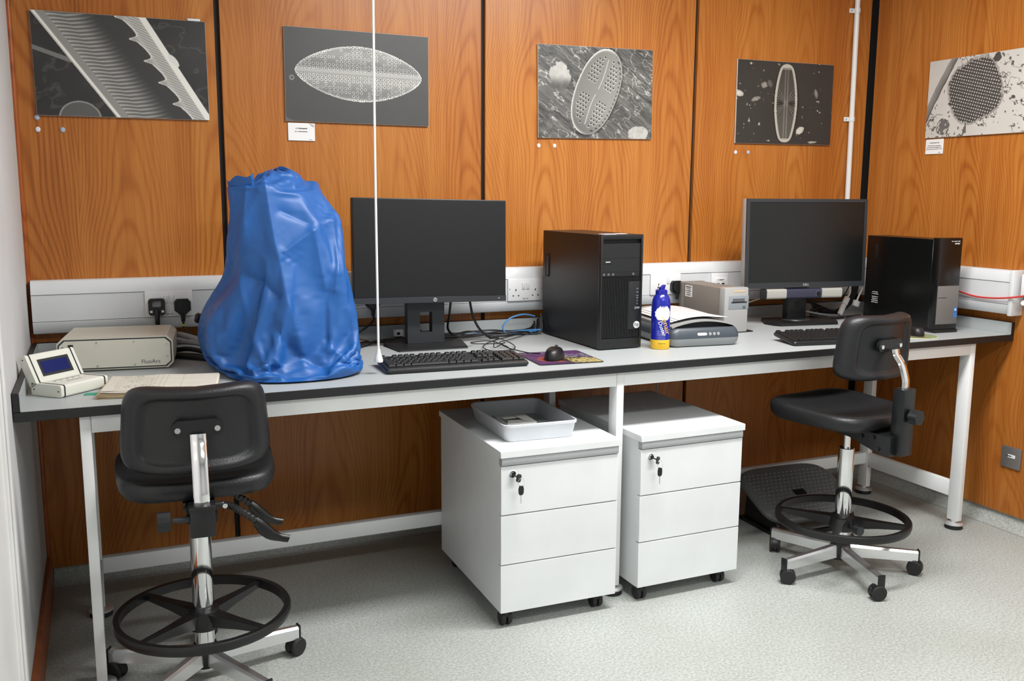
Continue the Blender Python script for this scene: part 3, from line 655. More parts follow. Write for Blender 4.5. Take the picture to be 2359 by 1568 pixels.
# ------------------------------------------------------------------ blue microscope cover
# draped cloth surface: 60 rings of 72 points, steps of 0.5 mm from one point to the next round each ring
COVER = [
490,-5,-425,-1,72,0,-4,52,0,-6,47,0,-9,43,0,-11,40,0,-14,36,0,-16,34,0,-19,31,0,-20,28,0,-24,25,0,-25,23,0,-28,19,0,-30,17,0,-32,13,0,-35,11,0,-39,8,0,-43,4,0,-59,2,0,
-59,-2,0,-43,-4,0,-39,-8,0,-35,-11,0,-32,-13,0,-30,-17,0,-28,-19,0,-25,-23,0,-24,-25,0,-20,-28,0,-19,-31,0,-16,-34,0,-14,-36,0,-11,-40,0,-9,-43,0,-6,-47,0,-4,-52,0,-1,
-72,0,1,-72,0,4,-52,0,6,-47,0,9,-43,0,11,-40,0,14,-36,0,16,-34,0,19,-31,0,20,-28,0,24,-25,0,25,-23,0,28,-19,0,30,-17,0,32,-13,0,35,-11,0,39,-8,0,43,-4,0,59,-2,0,59,2,0,
43,4,0,39,8,0,35,11,0,32,13,0,30,17,0,28,19,0,25,23,0,24,25,0,20,28,0,19,31,0,16,34,0,14,36,0,11,40,0,9,43,0,6,47,0,4,52,0,11,-3,18,2,74,-5,-3,53,-2,-6,48,-1,-12,43,2,
-20,37,3,-21,34,1,-11,34,10,-12,34,3,-23,28,1,-31,13,-10,-27,14,-15,-29,14,3,-29,20,1,-28,20,-6,-36,9,2,-40,5,6,-43,5,-3,-60,1,-4,-61,7,14,-45,6,4,-41,3,0,-38,-6,-2,-32,
-18,0,-29,-21,-1,-28,-22,2,-27,-21,4,-28,-21,0,-21,-30,1,-20,-32,-1,-12,-35,2,-12,-38,-3,-13,-40,-5,-11,-43,-3,-10,-47,0,-7,-54,-1,-6,-74,0,5,-73,1,16,-51,7,19,-43,-2,22,
-40,-1,18,-38,0,21,-32,-4,12,-34,-7,3,-30,1,14,-33,7,19,-29,1,25,-25,-1,32,-7,-7,32,-13,-2,35,-10,4,33,-13,10,35,2,-19,44,-4,0,60,-9,12,62,-10,6,45,-8,-4,38,0,8,37,12,1,
35,14,0,33,15,-1,30,17,-3,28,24,-1,24,26,-3,20,29,-3,13,34,4,11,36,-2,10,38,7,13,40,4,12,43,1,3,46,2,6,52,-7,24,0,3,-1,74,-13,-6,55,0,-9,49,0,-10,45,-2,-14,41,-3,-17,37,
0,-26,28,10,-15,32,13,-20,30,8,-27,20,-13,-30,7,-13,-33,15,6,-31,9,13,-28,18,-8,-40,-1,-3,-42,2,-8,-47,5,-2,-65,4,4,-63,2,-6,-45,5,17,-41,6,13,-39,8,7,-37,-3,-6,-34,-15,
-8,-30,-21,-6,-26,-24,-1,-24,-29,1,-22,-29,5,-20,-32,-2,-17,-35,-7,-17,-37,-4,-13,-41,-1,-11,-45,2,-9,-48,2,-7,-55,5,10,-74,14,31,-67,1,27,-46,-15,24,-43,2,12,-43,8,12,
-41,6,4,-40,5,-5,-34,-19,6,-34,7,20,-31,2,21,-30,-2,20,-30,-8,32,-13,5,37,-4,5,37,6,2,40,2,-5,30,2,-28,47,-4,6,65,-9,2,64,-9,10,48,-7,-1,30,-13,26,39,0,9,38,9,0,34,14,-1,
27,24,-6,21,27,0,27,25,1,22,29,-4,-5,37,-4,-3,34,-16,12,39,2,15,39,10,17,42,10,19,45,-5,21,50,-1,-7,10,17,18,71,-11,-18,52,1,-15,48,-1,-12,44,-1,-11,43,-1,-7,40,-3,-18,
34,-10,-21,31,-4,-17,32,9,-31,15,-10,-30,20,8,-33,4,16,-34,-5,11,-38,1,-14,-37,-4,-16,-43,3,-8,-48,4,-3,-66,6,3,-66,6,4,-47,3,4,-41,6,13,-37,6,16,-37,9,12,-36,-2,-4,-32,
-16,-9,-29,-23,-6,-26,-26,-5,-24,-30,-4,-20,-33,-1,-16,-36,2,-15,-39,2,-12,-42,2,-12,-44,1,-9,-49,2,8,-54,10,33,-68,-5,32,-68,2,18,-50,-3,3,-48,6,2,-45,2,11,-39,-8,1,-40,
-1,10,-37,6,28,-21,-11,22,-28,-1,21,-30,7,6,-35,3,27,-3,-6,32,-8,10,37,7,-13,40,5,2,35,0,-22,48,-4,1,66,-6,-2,66,-9,6,48,-8,7,27,-13,28,38,-4,14,35,8,-1,32,17,-10,33,14,
9,21,27,-3,16,30,-12,22,27,-4,17,32,7,-3,37,-12,-16,37,-7,13,41,3,17,42,9,20,45,-7,22,51,-3,-20,13,0,33,69,2,8,52,-8,-16,48,-1,-17,44,2,-15,40,1,-16,39,2,-14,37,-6,-12,
35,-13,-22,30,-1,-32,17,10,-36,0,0,-34,-12,9,-37,-4,-5,-39,0,-10,-38,1,-15,-45,0,-5,-48,1,-4,-68,5,3,-67,7,6,-49,6,4,-43,6,8,-39,7,14,-35,7,16,-34,8,16,-35,1,-1,-31,-20,
-10,-27,-26,-5,-23,-30,-2,-20,-34,-1,-17,-36,1,-15,-39,1,-14,-42,0,-13,-45,2,14,-47,4,26,-48,-8,26,-72,5,20,-73,9,-2,-53,-8,-4,-49,1,8,-42,-12,6,-42,-4,14,-33,19,30,-26,
0,28,-23,-11,27,-27,-8,11,-32,11,-5,-37,13,28,-11,-8,35,4,3,31,1,-9,37,13,-15,43,-1,-6,48,-7,4,67,-6,-2,68,-7,-1,48,-4,4,33,-14,26,29,-14,25,34,8,-1,27,24,-14,33,17,-4,
34,14,10,24,23,-5,3,35,-15,9,33,11,13,37,-3,-10,37,-12,-11,40,-6,15,43,-1,20,46,4,22,51,-4,-18,12,7,32,70,0,27,50,2,3,48,-10,-16,44,-2,-15,41,-2,-15,40,-1,-16,37,0,-22,
32,3,-27,27,2,-36,-8,-2,-38,-1,2,-31,-13,-14,-38,-3,-5,-40,-3,-7,-41,8,5,-44,-2,-6,-49,4,1,-68,8,5,-68,6,5,-50,2,3,-45,2,1,-41,6,5,-38,8,10,-35,9,16,-32,8,19,-34,-1,-3,
-29,-24,-8,-23,-31,-2,-20,-33,0,-17,-37,1,-16,-39,0,-15,-42,1,16,-42,2,22,-44,-9,12,-54,6,10,-77,7,13,-76,5,-2,-52,-9,-6,-45,-23,5,-46,-5,17,-36,16,35,-20,9,31,-24,-10,
29,-24,-10,18,-30,8,-9,-37,7,12,-30,10,28,-26,5,36,-1,-5,35,5,-8,27,22,-15,45,1,-4,50,-2,-2,67,-10,4,68,-7,-2,50,-2,-1,36,-10,20,32,-15,23,34,-10,12,24,26,-9,27,23,-8,29,
17,3,27,25,-9,21,24,-1,-18,36,-1,9,38,-5,16,38,-1,-17,40,-6,-5,44,-9,19,46,0,23,51,0,-17,11,12,32,71,-1,26,50,2,24,44,1,-6,46,-7,-12,43,-4,-24,34,1,-20,34,5,-33,21,0,-33,
22,-1,-31,20,0,-34,-15,-5,-32,-19,-4,-38,-10,-4,-40,-3,-7,-43,1,-6,-41,20,2,-45,16,1,-69,6,6,-69,7,5,-50,3,4,-46,2,2,-42,-6,3,-40,-6,5,-37,-1,7,-36,8,9,-32,13,17,-34,-8,
-6,-23,-31,-2,-19,-34,1,-19,-37,0,-15,-39,0,12,-40,1,17,-43,-2,1,-51,0,-2,-56,-6,7,-77,-1,13,-76,7,12,-56,5,-12,-41,-23,10,-45,-3,36,-19,3,35,-20,-5,34,-19,-5,22,-28,0,
-1,-37,12,3,-35,10,28,-24,-4,28,-25,2,22,-27,14,37,5,-5,29,25,-14,40,18,-7,50,-4,-2,70,-4,-3,68,-11,3,48,-2,0,45,-5,3,33,-13,23,29,-14,25,37,4,-7,12,36,-6,32,15,1,32,18,
-3,12,35,-9,-2,34,-4,-14,37,4,12,40,-6,9,41,-7,-23,41,-3,5,49,-9,23,52,-1,-13,11,17,32,71,-2,26,50,1,30,41,7,6,47,-6,-21,33,-9,-26,32,7,-27,28,-5,-23,32,6,-30,26,0,-37,
-5,-10,-36,11,-4,-35,-6,-7,-31,-15,-15,-42,-2,1,-42,-3,4,-43,0,7,-43,10,-9,-70,2,0,-69,9,6,-50,6,11,-45,8,8,-42,9,5,-41,5,1,-39,-9,5,-34,-12,12,-38,0,4,-34,15,12,-29,-22,
-8,-17,-36,4,-19,-36,-2,4,-41,5,13,-41,-1,-6,-47,-6,-2,-51,-4,0,-56,-3,6,-78,-1,12,-77,3,14,-55,9,-9,-43,-20,25,-37,2,43,-5,-11,37,-18,-6,33,-24,-2,21,-33,5,-4,-36,14,3,
-33,8,34,-18,-12,29,-25,2,23,-31,13,28,-21,3,36,20,-11,29,35,-3,50,8,-7,70,-8,0,70,-6,-1,49,-13,5,45,8,-5,39,-11,13,29,-14,27,35,-9,9,23,25,-12,13,35,-2,35,11,5,16,33,
-12,9,37,-13,-11,36,2,-14,38,7,16,42,-7,-7,44,-10,-19,45,0,19,53,-6,-11,9,18,33,70,-1,26,51,1,30,40,7,13,46,-3,-27,23,-11,-34,23,-5,-24,32,4,-22,30,4,-31,24,-3,-26,23,-6,
-41,-5,0,-27,-16,-17,-37,10,-10,-37,-8,4,-42,-2,7,-45,-5,8,-48,-5,-10,-68,-10,-18,-70,9,5,-51,7,6,-45,8,7,-42,8,9,-38,10,13,-37,11,11,-38,2,7,-35,-12,10,-37,-7,5,-34,3,0,
-20,-36,1,-6,-39,4,6,-40,-2,-6,-45,-2,-3,-47,-3,1,-51,-2,2,-56,-2,8,-78,-1,4,-78,-2,11,-55,7,-1,-47,-13,39,-21,0,42,-4,-12,38,-20,-4,33,-24,-1,24,-32,4,4,-38,10,-3,-28,9,
26,-25,-9,32,-19,0,25,-28,10,23,-30,9,42,3,-10,28,37,-3,44,22,-7,71,-1,-4,70,-6,-2,49,-15,7,43,7,-4,44,-3,4,36,-12,15,29,-14,25,34,9,-10,4,39,-1,24,21,1,27,27,-6,14,35,
-14,-7,39,-7,-13,38,8,-7,42,2,12,44,-12,-28,42,3,8,55,-8,-9,8,20,35,70,0,25,50,1,26,43,3,19,42,2,-29,19,-11,-39,13,-9,-25,32,3,-24,27,-1,-24,29,-1,-24,20,-2,-34,-18,-14,
-31,17,-7,-37,-8,-4,-32,-12,2,-43,0,8,-46,-8,1,-48,-11,-15,-69,-3,-6,-71,4,3,-50,7,6,-46,7,6,-42,8,7,-40,7,9,-38,8,9,-36,10,11,-34,12,14,-37,-3,8,-38,-7,3,-21,-34,0,-3,
-41,1,-2,-42,-1,1,-44,-1,2,-48,-1,1,-50,-1,1,-57,-2,2,-77,-3,3,-77,-2,2,-56,-1,10,-49,-4,46,-7,-4,42,-12,-7,39,-17,-5,33,-23,-2,26,-30,3,9,-37,9,-2,-29,8,19,-27,-6,30,
-16,-1,30,-24,5,20,-34,14,40,-10,-6,34,30,-5,37,31,-5,71,4,-5,70,-1,-4,48,-16,7,45,1,-2,42,8,0,40,-7,7,34,-12,17,33,-5,10,17,30,-12,-2,38,1,28,26,-5,26,29,-5,-14,35,-5,4,
42,-4,-17,41,7,10,43,-7,-22,45,-3,-9,52,-2,-7,8,21,34,69,0,25,50,0,26,43,3,20,40,3,-30,19,-10,-41,2,-11,-28,29,0,-26,29,-1,-17,33,3,-27,14,-5,-30,-17,-14,-28,25,-2,-30,
-24,-11,-37,-14,-7,-41,-4,9,-44,-9,-9,-51,3,2,-70,3,-1,-69,12,4,-49,13,3,-45,9,6,-42,1,10,-39,7,8,-38,8,8,-36,-1,12,-35,5,13,-36,1,8,-39,-3,7,-25,-29,1,0,-41,-1,1,-42,0,
2,-44,-1,1,-47,-1,0,-51,-1,0,-56,-2,0,-77,-3,0,-77,-3,-1,-56,-2,13,-48,-2,44,-16,-6,41,-14,-6,42,-5,-4,36,-18,-3,29,-27,1,13,-36,8,0,-30,8,12,-28,-3,25,-23,1,37,-13,-1,
21,-33,12,34,-23,2,38,22,-6,35,37,-4,69,-1,-6,70,9,-3,50,-5,0,44,-16,5,40,17,-2,41,0,3,38,-7,9,33,-11,16,26,19,-8,4,39,-7,1,37,-2,36,24,-2,-12,32,-1,-2,41,-5,1,41,3,-4,
45,-2,-12,46,-6,-22,49,1,-7,8,21,33,69,-1,24,49,1,27,43,4,20,38,3,-31,20,-11,-41,-7,-11,-31,25,-3,-26,30,-1,-15,35,6,-28,10,-8,-25,-11,-10,-32,23,-4,-23,-27,-10,-35,-17,
-8,-40,-9,1,-46,4,0,-49,12,-2,-69,13,-2,-69,4,3,-48,16,6,-45,12,5,-42,3,8,-40,2,10,-38,0,10,-34,-1,12,-36,0,13,-35,-5,10,-38,0,8,-26,-27,2,-4,-40,-2,4,-41,0,-4,-44,0,4,
-46,-1,4,-50,-1,0,-55,-2,-1,-77,-3,0,-76,-2,-2,-56,-2,13,-48,-3,39,-24,-6,41,-14,-6,42,-1,-4,39,-10,-3,31,-24,-1,18,-34,5,2,-32,9,6,-29,-1,21,-26,2,39,-9,-2,25,-28,9,27,
-33,7,42,12,-5,34,40,-4,68,-1,-6,70,10,-3,50,4,-1,43,-18,5,41,10,-1,40,10,0,39,0,5,37,-11,12,30,9,1,-1,37,-6,7,37,-3,25,26,-1,-4,33,-2,-11,40,-5,11,42,-4,-1,45,-1,-12,47,
-2,-29,47,3,-6,7,22,31,69,-2,24,50,1,29,40,4,18,39,3,-32,17,-11,-40,-12,-10,-32,23,-4,-26,30,-1,-16,34,5,-29,8,-8,-23,-8,-10,-33,22,-4,-15,-33,-10,-38,-17,-8,-36,16,-2,
-45,4,2,-50,12,-3,-69,-10,0,-68,15,6,-46,23,3,-44,11,6,-42,2,9,-41,2,8,-35,-12,10,-37,-1,13,-34,3,13,-35,-5,11,-38,-3,9,-26,-24,2,-8,-40,-2,1,-41,-2,6,-42,1,-8,-45,-1,5,
-50,-1,7,-54,-1,-3,-76,-3,1,-76,-2,-3,-56,-2,17,-45,-3,30,-33,-6,41,-14,-6,41,-6,-5,40,1,-2,35,-18,-2,24,-30,3,4,-34,9,0,-30,0,17,-28,4,39,-9,-2,34,-21,3,19,-37,11,44,-2,
-3,35,39,-4,65,2,-4,70,9,-4,50,11,-2,43,-13,4,42,-1,1,38,15,0,39,6,3,37,-7,9,35,3,4,-4,34,-5,4,38,-4,26,27,0,6,35,-5,-15,39,-4,-2,42,-4,15,44,-2,-11,47,-1,-31,47,3,-3,6,
22,27,70,-2,25,49,0,33,35,6,12,43,1,-33,15,-11,-38,-16,-8,-33,21,-6,-26,29,-1,-18,33,4,-30,6,-9,-21,-6,-8,-33,21,-5,-14,-30,-9,-37,-14,-7,-32,16,-1,-44,16,-2,-49,-6,-1,
-70,-9,1,-62,31,4,-47,19,5,-45,2,6,-42,-2,7,-41,-2,7,-37,3,11,-33,-12,12,-34,-4,13,-35,7,14,-37,-7,9,-28,-22,3,-4,-40,-4,-10,-39,-1,9,-43,-2,5,-44,1,-11,-48,1,7,-54,-2,6,
-75,-2,-4,-75,-2,0,-55,-2,23,-41,-6,20,-40,-3,39,-18,-6,40,-7,-5,40,6,-2,37,-12,-2,29,-24,0,12,-36,6,-7,-30,5,11,-32,4,38,-10,-1,37,-17,2,18,-36,11,43,-11,-1,36,35,-4,65,
4,-4,69,8,-4,50,13,-2,46,-2,1,40,-12,4,39,13,0,37,14,2,37,1,6,38,-4,6,0,32,-4,-3,37,-4,27,28,0,8,37,-5,-10,39,-5,-11,41,-3,16,43,-2,-3,48,-3,-30,47,4,-1,6,23,22,71,-4,25,
49,1,36,32,7,5,44,-1,-32,12,-10,-37,-18,-8,-34,18,-6,-26,29,-1,-20,32,2,-29,4,-10,-20,-6,-7,-34,21,-5,-12,-28,-8,-35,-12,-6,-33,14,-1,-39,20,0,-49,-16,-4,-69,2,3,-59,37,
3,-49,13,6,-44,-7,4,-42,-5,5,-40,5,7,-37,-10,8,-36,5,14,-31,-10,14,-32,2,15,-37,0,11,-30,-21,4,0,-39,-5,-14,-39,0,4,-41,-3,4,-45,-2,5,-47,1,-13,-53,1,14,-74,-1,-1,-74,-3,
-3,-55,-1,28,-37,-8,17,-42,-1,32,-26,-6,41,-7,-5,39,3,-3,37,-1,-1,32,-21,-1,20,-32,3,-10,-32,7,4,-34,6,36,-15,-1,40,-10,0,20,-34,11,41,-20,2,37,31,-4,65,5,-4,69,8,-4,49,
14,-2,46,2,1,41,-12,3,39,7,1,38,13,2,36,13,3,39,-4,6,6,29,-3,-9,34,-2,26,30,-1,7,38,-6,-3,40,-5,-17,39,-3,13,43,-1,4,48,-3,-26,48,2,0,5,23,17,72,-5,24,49,1,37,29,8,1,45,
-3,-31,10,-10,-36,-21,-7,-35,16,-6,-25,29,-2,-25,28,-1,-28,5,-8,-19,-6,-7,-33,21,-4,-10,-27,-7,-34,-9,-6,-27,20,-1,-42,13,0,-48,-20,-4,-65,14,4,-61,31,2,-49,8,6,-42,-9,3,
-42,1,7,-40,-5,3,-36,9,10,-35,-10,12,-35,0,12,-30,-9,16,-33,0,14,-31,-15,6,-7,-39,-5,1,-39,-4,-13,-40,1,15,-43,-4,-4,-48,0,-3,-51,2,-4,-74,-1,13,-72,-1,-5,-55,-1,30,-35,
-8,20,-40,-4,23,-33,-3,39,-11,-5,39,3,-3,37,5,-1,34,-17,-1,25,-28,1,-7,-32,7,-2,-36,7,33,-19,0,41,-5,0,24,-32,9,36,-27,4,39,25,-3,65,13,-5,69,3,-3,49,13,-2,45,7,0,42,-10,
3,40,1,2,37,12,2,35,16,3,39,-1,6,11,28,-4,-12,36,-3,19,33,-2,14,35,-4,0,40,-5,-19,38,-3,4,45,-4,15,45,0,-22,50,1,3,3,23,9,72,-5,22,49,0,38,27,8,-1,45,-3,-29,12,-9,-34,
-23,-7,-36,10,-7,-23,30,-1,-29,22,-5,-25,12,-4,-21,-10,-9,-29,26,-2,-11,-26,-7,-30,-8,-5,-25,19,-1,-43,10,0,-47,-22,-4,-60,26,2,-64,19,3,-46,6,5,-43,3,3,-39,-11,3,-40,-3,
7,-35,11,10,-35,-9,8,-35,-2,14,-32,-7,15,-33,0,17,-31,-16,9,-10,-37,-5,0,-40,-6,-7,-40,1,-3,-43,-2,9,-45,-1,0,-52,1,-2,-73,-2,-3,-72,3,7,-54,-2,29,-35,-7,22,-38,-5,20,
-36,-2,37,-13,-5,39,2,-3,36,5,-1,34,-15,-1,26,-26,1,-7,-32,7,0,-36,6,33,-17,0,41,-5,-1,30,-27,6,30,-30,7,40,23,-3,64,14,-5,68,2,-3,48,12,-1,45,8,-1,41,-6,3,39,-4,2,38,11,
2,34,16,2,37,4,6,13,29,-4,-10,36,-4,8,35,-4,22,33,-2,3,39,-5,-19,38,-2,-4,44,-4,19,43,0,-13,52,-1,4,2,23,3,72,-5,16,49,-1,38,25,9,-2,44,-4,-23,15,-7,-33,-23,-7,-36,4,-8,
-25,28,-2,-28,22,-4,-22,14,-3,-22,-10,-9,-24,29,-2,-14,-24,-6,-27,-10,-6,-25,17,-1,-41,8,-1,-47,-21,-3,-57,29,2,-64,14,2,-46,0,3,-41,15,6,-37,-16,2,-39,-2,7,-35,8,10,-34,
-12,6,-34,-3,13,-32,2,17,-32,-11,13,-34,-12,14,-16,-32,0,3,-38,-8,-1,-41,-4,-8,-43,2,-1,-46,-1,5,-50,0,-1,-72,1,4,-72,-1,1,-52,3,25,-39,-7,26,-34,-5,19,-36,-2,36,-15,-5,
37,1,-3,36,3,-1,34,-15,-2,26,-24,1,-9,-33,7,6,-34,5,34,-15,-1,39,-6,0,30,-26,5,32,-27,6,39,25,-4,63,12,-4,67,1,-3,47,11,-1,43,9,-1,41,-5,2,38,-4,3,37,10,2,34,13,2,35,10,
5,14,30,-4,-6,36,-4,1,36,-5,19,32,-2,9,38,-4,-13,39,-4,-15,41,-3,20,42,2,-6,52,-2,5,2,23,1,71,-5,6,50,-2,37,24,9,5,43,-3,-26,17,-7,-31,-23,-7,-36,-1,-7,-28,23,-4,-25,26,
-2,-20,15,-4,-23,-10,-8,-20,31,-2,-17,-22,-6,-23,-11,-6,-25,14,-1,-41,7,-1,-45,-20,-3,-56,29,2,-63,12,2,-47,-7,0,-35,21,7,-38,-12,4,-38,2,6,-34,1,11,-32,-14,4,-34,0,13,
-32,-12,9,-31,-12,11,-31,-7,19,-27,-22,9,1,-38,-7,6,-39,-6,-3,-43,-2,-7,-46,3,7,-50,-2,-2,-70,3,5,-71,-1,-2,-51,4,19,-42,-5,27,-32,-5,20,-36,-2,34,-16,-5,37,-1,-3,36,1,
-2,33,-14,-1,24,-23,1,-8,-35,6,10,-32,4,35,-10,-1,38,-9,0,27,-28,5,36,-20,4,39,26,-4,62,9,-4,65,2,-3,46,10,-1,42,9,-1,40,-4,2,38,-4,3,36,9,2,34,12,2,33,13,4,13,32,-4,-4,
35,-4,0,36,-5,14,34,-3,14,35,-3,-9,40,-4,-21,38,-2,19,42,1,-2,51,-2,4,2,22,1,69,-4,-4,51,-2,34,24,8,10,41,-1,-26,20,-8,-30,-22,-6,-35,-7,-7,-29,21,-5,-22,27,-2,-21,15,-3,
-24,-8,-8,-14,32,-2,-21,-21,-6,-19,-11,-6,-25,11,-1,-40,6,-1,-44,-19,-3,-54,30,2,-62,9,2,-47,-10,0,-32,24,6,-39,-3,5,-37,1,5,-30,-18,2,-33,-4,12,-32,-12,4,-32,-12,8,-31,
-10,14,-29,-6,20,-30,-15,15,-13,-34,-1,12,-38,-7,5,-42,-5,-4,-45,1,-5,-50,3,11,-69,-3,-1,-70,3,-2,-50,4,13,-43,-2,27,-33,-6,20,-34,-2,32,-19,-4,36,-3,-3,36,0,-2,32,-13,
-2,23,-23,2,-7,-35,5,16,-29,3,35,-9,-2,35,-10,0,28,-27,5,37,-16,3,38,26,-5,61,8,-3,64,2,-3,46,9,-2,41,9,0,39,-3,2,37,-4,3,35,7,1,33,13,3,30,17,3,14,32,-4,0,34,-5,-2,36,
-4,11,35,-3,15,34,-3,-6,40,-4,-24,34,-2,17,42,1,1,51,-2,4,2,23,0,68,-4,-10,51,-3,29,25,7,14,38,1,-25,22,-7,-30,-20,-7,-33,-11,-7,-29,18,-4,-22,28,-2,-20,15,-3,-25,-7,-8,
-10,32,-3,-24,-18,-4,-15,-12,-7,-25,8,-1,-39,5,-1,-43,-18,-3,-52,30,2,-62,7,2,-45,-11,-1,-32,21,6,-37,7,5,-35,-10,3,-33,-10,5,-30,-15,3,-31,-14,6,-31,-4,13,-28,-17,9,-30,
-8,17,-28,-10,20,-23,-27,7,2,-38,-6,14,-39,-5,3,-45,-2,-4,-49,2,2,-69,1,4,-68,1,-1,-50,3,9,-44,0,22,-35,-4,23,-31,-3,31,-21,-4,35,-5,-4,35,-2,-2,32,-12,-1,21,-23,1,-5,
-35,5,20,-26,1,35,-7,-1,32,-14,0,31,-22,4,36,-13,2,38,27,-6,61,2,-2,62,6,-3,45,8,-2,40,7,0,38,-1,2,37,-4,2,34,5,2,29,19,2,29,19,1,14,29,-3,6,34,-4,-3,35,-4,8,35,-4,15,34,
-2,-4,39,-4,-26,32,-2,13,42,0,3,50,-1,5,0,23,-9,67,-3,-12,48,-4,25,30,6,20,34,3,-23,26,-7,-31,-17,-7,-30,-16,-6,-30,15,-5,-20,27,-2,-20,16,-3,-27,-5,-7,-5,32,-3,-28,-15,
-4,-12,-13,-7,-25,5,-1,-39,3,-1,-42,-16,-3,-51,31,2,-61,2,1,-44,-9,0,-33,18,5,-34,9,5,-34,-14,1,-33,-10,5,-32,-7,6,-28,-19,4,-30,-9,10,-29,-11,11,-25,-17,12,-29,-9,19,
-26,-21,13,-8,-37,-2,15,-37,-5,11,-43,-4,0,-49,0,-2,-67,3,2,-67,2,2,-49,2,7,-44,0,18,-36,-3,24,-31,-3,29,-21,-3,35,-7,-4,34,-3,-2,32,-10,-1,21,-24,0,-2,-34,5,21,-25,1,34,
-6,-2,32,-13,0,31,-21,3,35,-9,1,38,25,-4,61,0,-3,60,9,-3,44,7,-1,40,5,0,38,-1,1,35,-3,3,34,6,1,24,23,0,29,17,2,13,30,-3,12,31,-3,-1,34,-4,3,36,-4,15,33,-2,-2,39,-4,-27,
29,-2,7,43,0,4,48,-1,-3,-1,23,-11,65,-4,-13,47,-3,19,36,3,26,28,6,-18,29,-6,-32,-12,-7,-27,-19,-6,-32,9,-5,-19,27,-2,-19,18,-3,-28,-4,-7,-1,31,-3,-31,-11,-3,-10,-14,-7,
-26,2,-2,-38,2,-1,-41,-14,-2,-51,30,2,-60,-3,0,-44,-6,1,-33,16,5,-33,10,4,-33,-16,1,-32,-8,5,-32,-8,6,-27,-19,4,-30,-2,10,-23,-23,6,-27,-18,10,-27,-11,18,-28,-16,17,-16,
-34,3,11,-38,-6,17,-39,-4,4,-48,-1,-1,-66,2,1,-66,3,1,-48,2,7,-43,0,15,-37,-1,23,-30,-4,29,-22,-3,33,-9,-4,34,-3,-2,32,-9,-1,20,-24,1,0,-34,4,21,-23,0,34,-6,-1,33,-11,0,
30,-22,3,35,-5,0,38,22,-4,60,2,-3,59,11,-4,44,4,0,39,4,0,37,-1,2,35,-3,2,33,7,1,21,25,-1,28,18,2,12,29,-3,10,32,-4,9,31,-2,-2,35,-4,14,34,-2,2,38,-4,-28,26,-1,-1,43,-3,4,
48,0,-6,-2,23,-9,64,-4,-14,46,-3,16,37,2,27,27,6,-12,32,-4,-32,-6,-8,-26,-22,-5,-31,3,-5,-20,26,-2,-17,20,-2,-31,-3,-7,4,29,-3,-34,-4,-4,-9,-16,-5,-25,-2,-3,-38,1,-1,-41,
-12,-2,-51,29,2,-59,-8,-1,-43,-4,1,-33,16,5,-33,10,5,-31,-16,0,-33,-5,6,-28,-15,3,-29,-15,6,-29,-2,10,-20,-26,3,-25,-20,9,-27,-15,15,-27,-13,18,-22,-29,8,2,-38,-4,20,-38,
-4,11,-45,-3,1,-65,2,-1,-65,3,2,-47,2,6,-42,1,12,-38,-1,23,-29,-3,27,-23,-4,33,-10,-3,33,-4,-2,31,-9,-1,20,-23,0,2,-33,4,23,-22,0,33,-5,-2,32,-11,0,30,-21,3,36,-2,0,37,
19,-4,60,5,-3,57,12,-4,43,2,0,39,2,0,36,-1,2,35,-2,2,32,7,1,19,26,-1,27,20,1,8,29,-5,9,31,-3,16,30,-1,0,33,-3,9,35,-3,7,37,-3,-27,25,-1,-9,42,-4,2,47,-1,-8,-2,22,-5,64,
-3,-15,44,-3,13,39,2,28,26,5,-6,33,-2,-32,-1,-7,-25,-23,-5,-31,-2,-6,-21,23,-2,-15,22,-2,-32,0,-6,5,27,-4,-34,3,-3,-7,-20,-5,-25,-5,-3,-38,-1,-1,-40,-9,-2,-52,27,2,-57,
-11,-2,-42,-2,2,-34,15,5,-33,11,5,-30,-14,0,-31,-10,4,-30,-10,5,-26,-19,4,-29,-1,11,-20,-25,2,-21,-24,6,-26,-18,12,-27,-15,17,-25,-23,14,-7,-37,-1,18,-37,-5,17,-43,-3,6,
-63,1,-1,-64,3,1,-47,2,5,-41,1,11,-37,0,21,-30,-3,27,-22,-3,31,-12,-3,33,-5,-3,31,-8,-1,19,-23,1,4,-33,3,24,-20,0,32,-4,-2,33,-11,0,29,-19,3,36,0,-1,38,15,-4,57,12,-5,58,
7,-2,42,1,0,38,2,0,36,0,2,34,-3,2,32,8,2,17,27,-2,23,22,0,4,30,-6,10,30,-4,17,28,1,10,32,-2,2,34,-3,10,36,-3,-23,29,-2,-19,35,-4,0,47,-1,-10,-1,21,1,62,-1,-15,44,-3,9,39,
1,28,25,6,0,34,-1,-31,5,-7,-24,-22,-5,-30,-8,-5,-23,20,-4,-13,23,-1,-33,3,-5,5,25,-4,-32,7,-3,-7,-21,-5,-25,-9,-3,-37,0,-1,-40,-7,-2,-51,25,2,-56,-14,-2,-42,-1,2,-34,13,
4,-33,12,5,-30,-11,1,-30,-10,4,-29,-10,5,-25,-20,3,-28,-4,10,-22,-22,4,-16,-27,3,-24,-21,9,-26,-18,15,-26,-19,16,-15,-34,4,11,-39,-4,22,-39,-3,11,-62,-1,0,-62,3,1,-46,2,
4,-41,1,10,-37,0,19,-30,-2,27,-21,-3,30,-14,-3,32,-5,-2,30,-9,-1,19,-23,1,6,-31,2,25,-18,0,32,-6,-2,31,-10,0,31,-16,2,36,1,-1,37,17,-5,56,12,-4,57,5,-2,42,-1,0,37,2,1,35,
0,1,34,-2,3,31,9,1,16,26,-2,19,25,-2,2,30,-7,8,30,-4,17,27,1,16,29,0,4,34,-3,8,36,-2,-14,33,-4,-28,30,-2,-7,44,-3,-11,-2,20,6,61,2,-12,43,-3,5,39,0,27,26,6,6,33,1,-29,11,
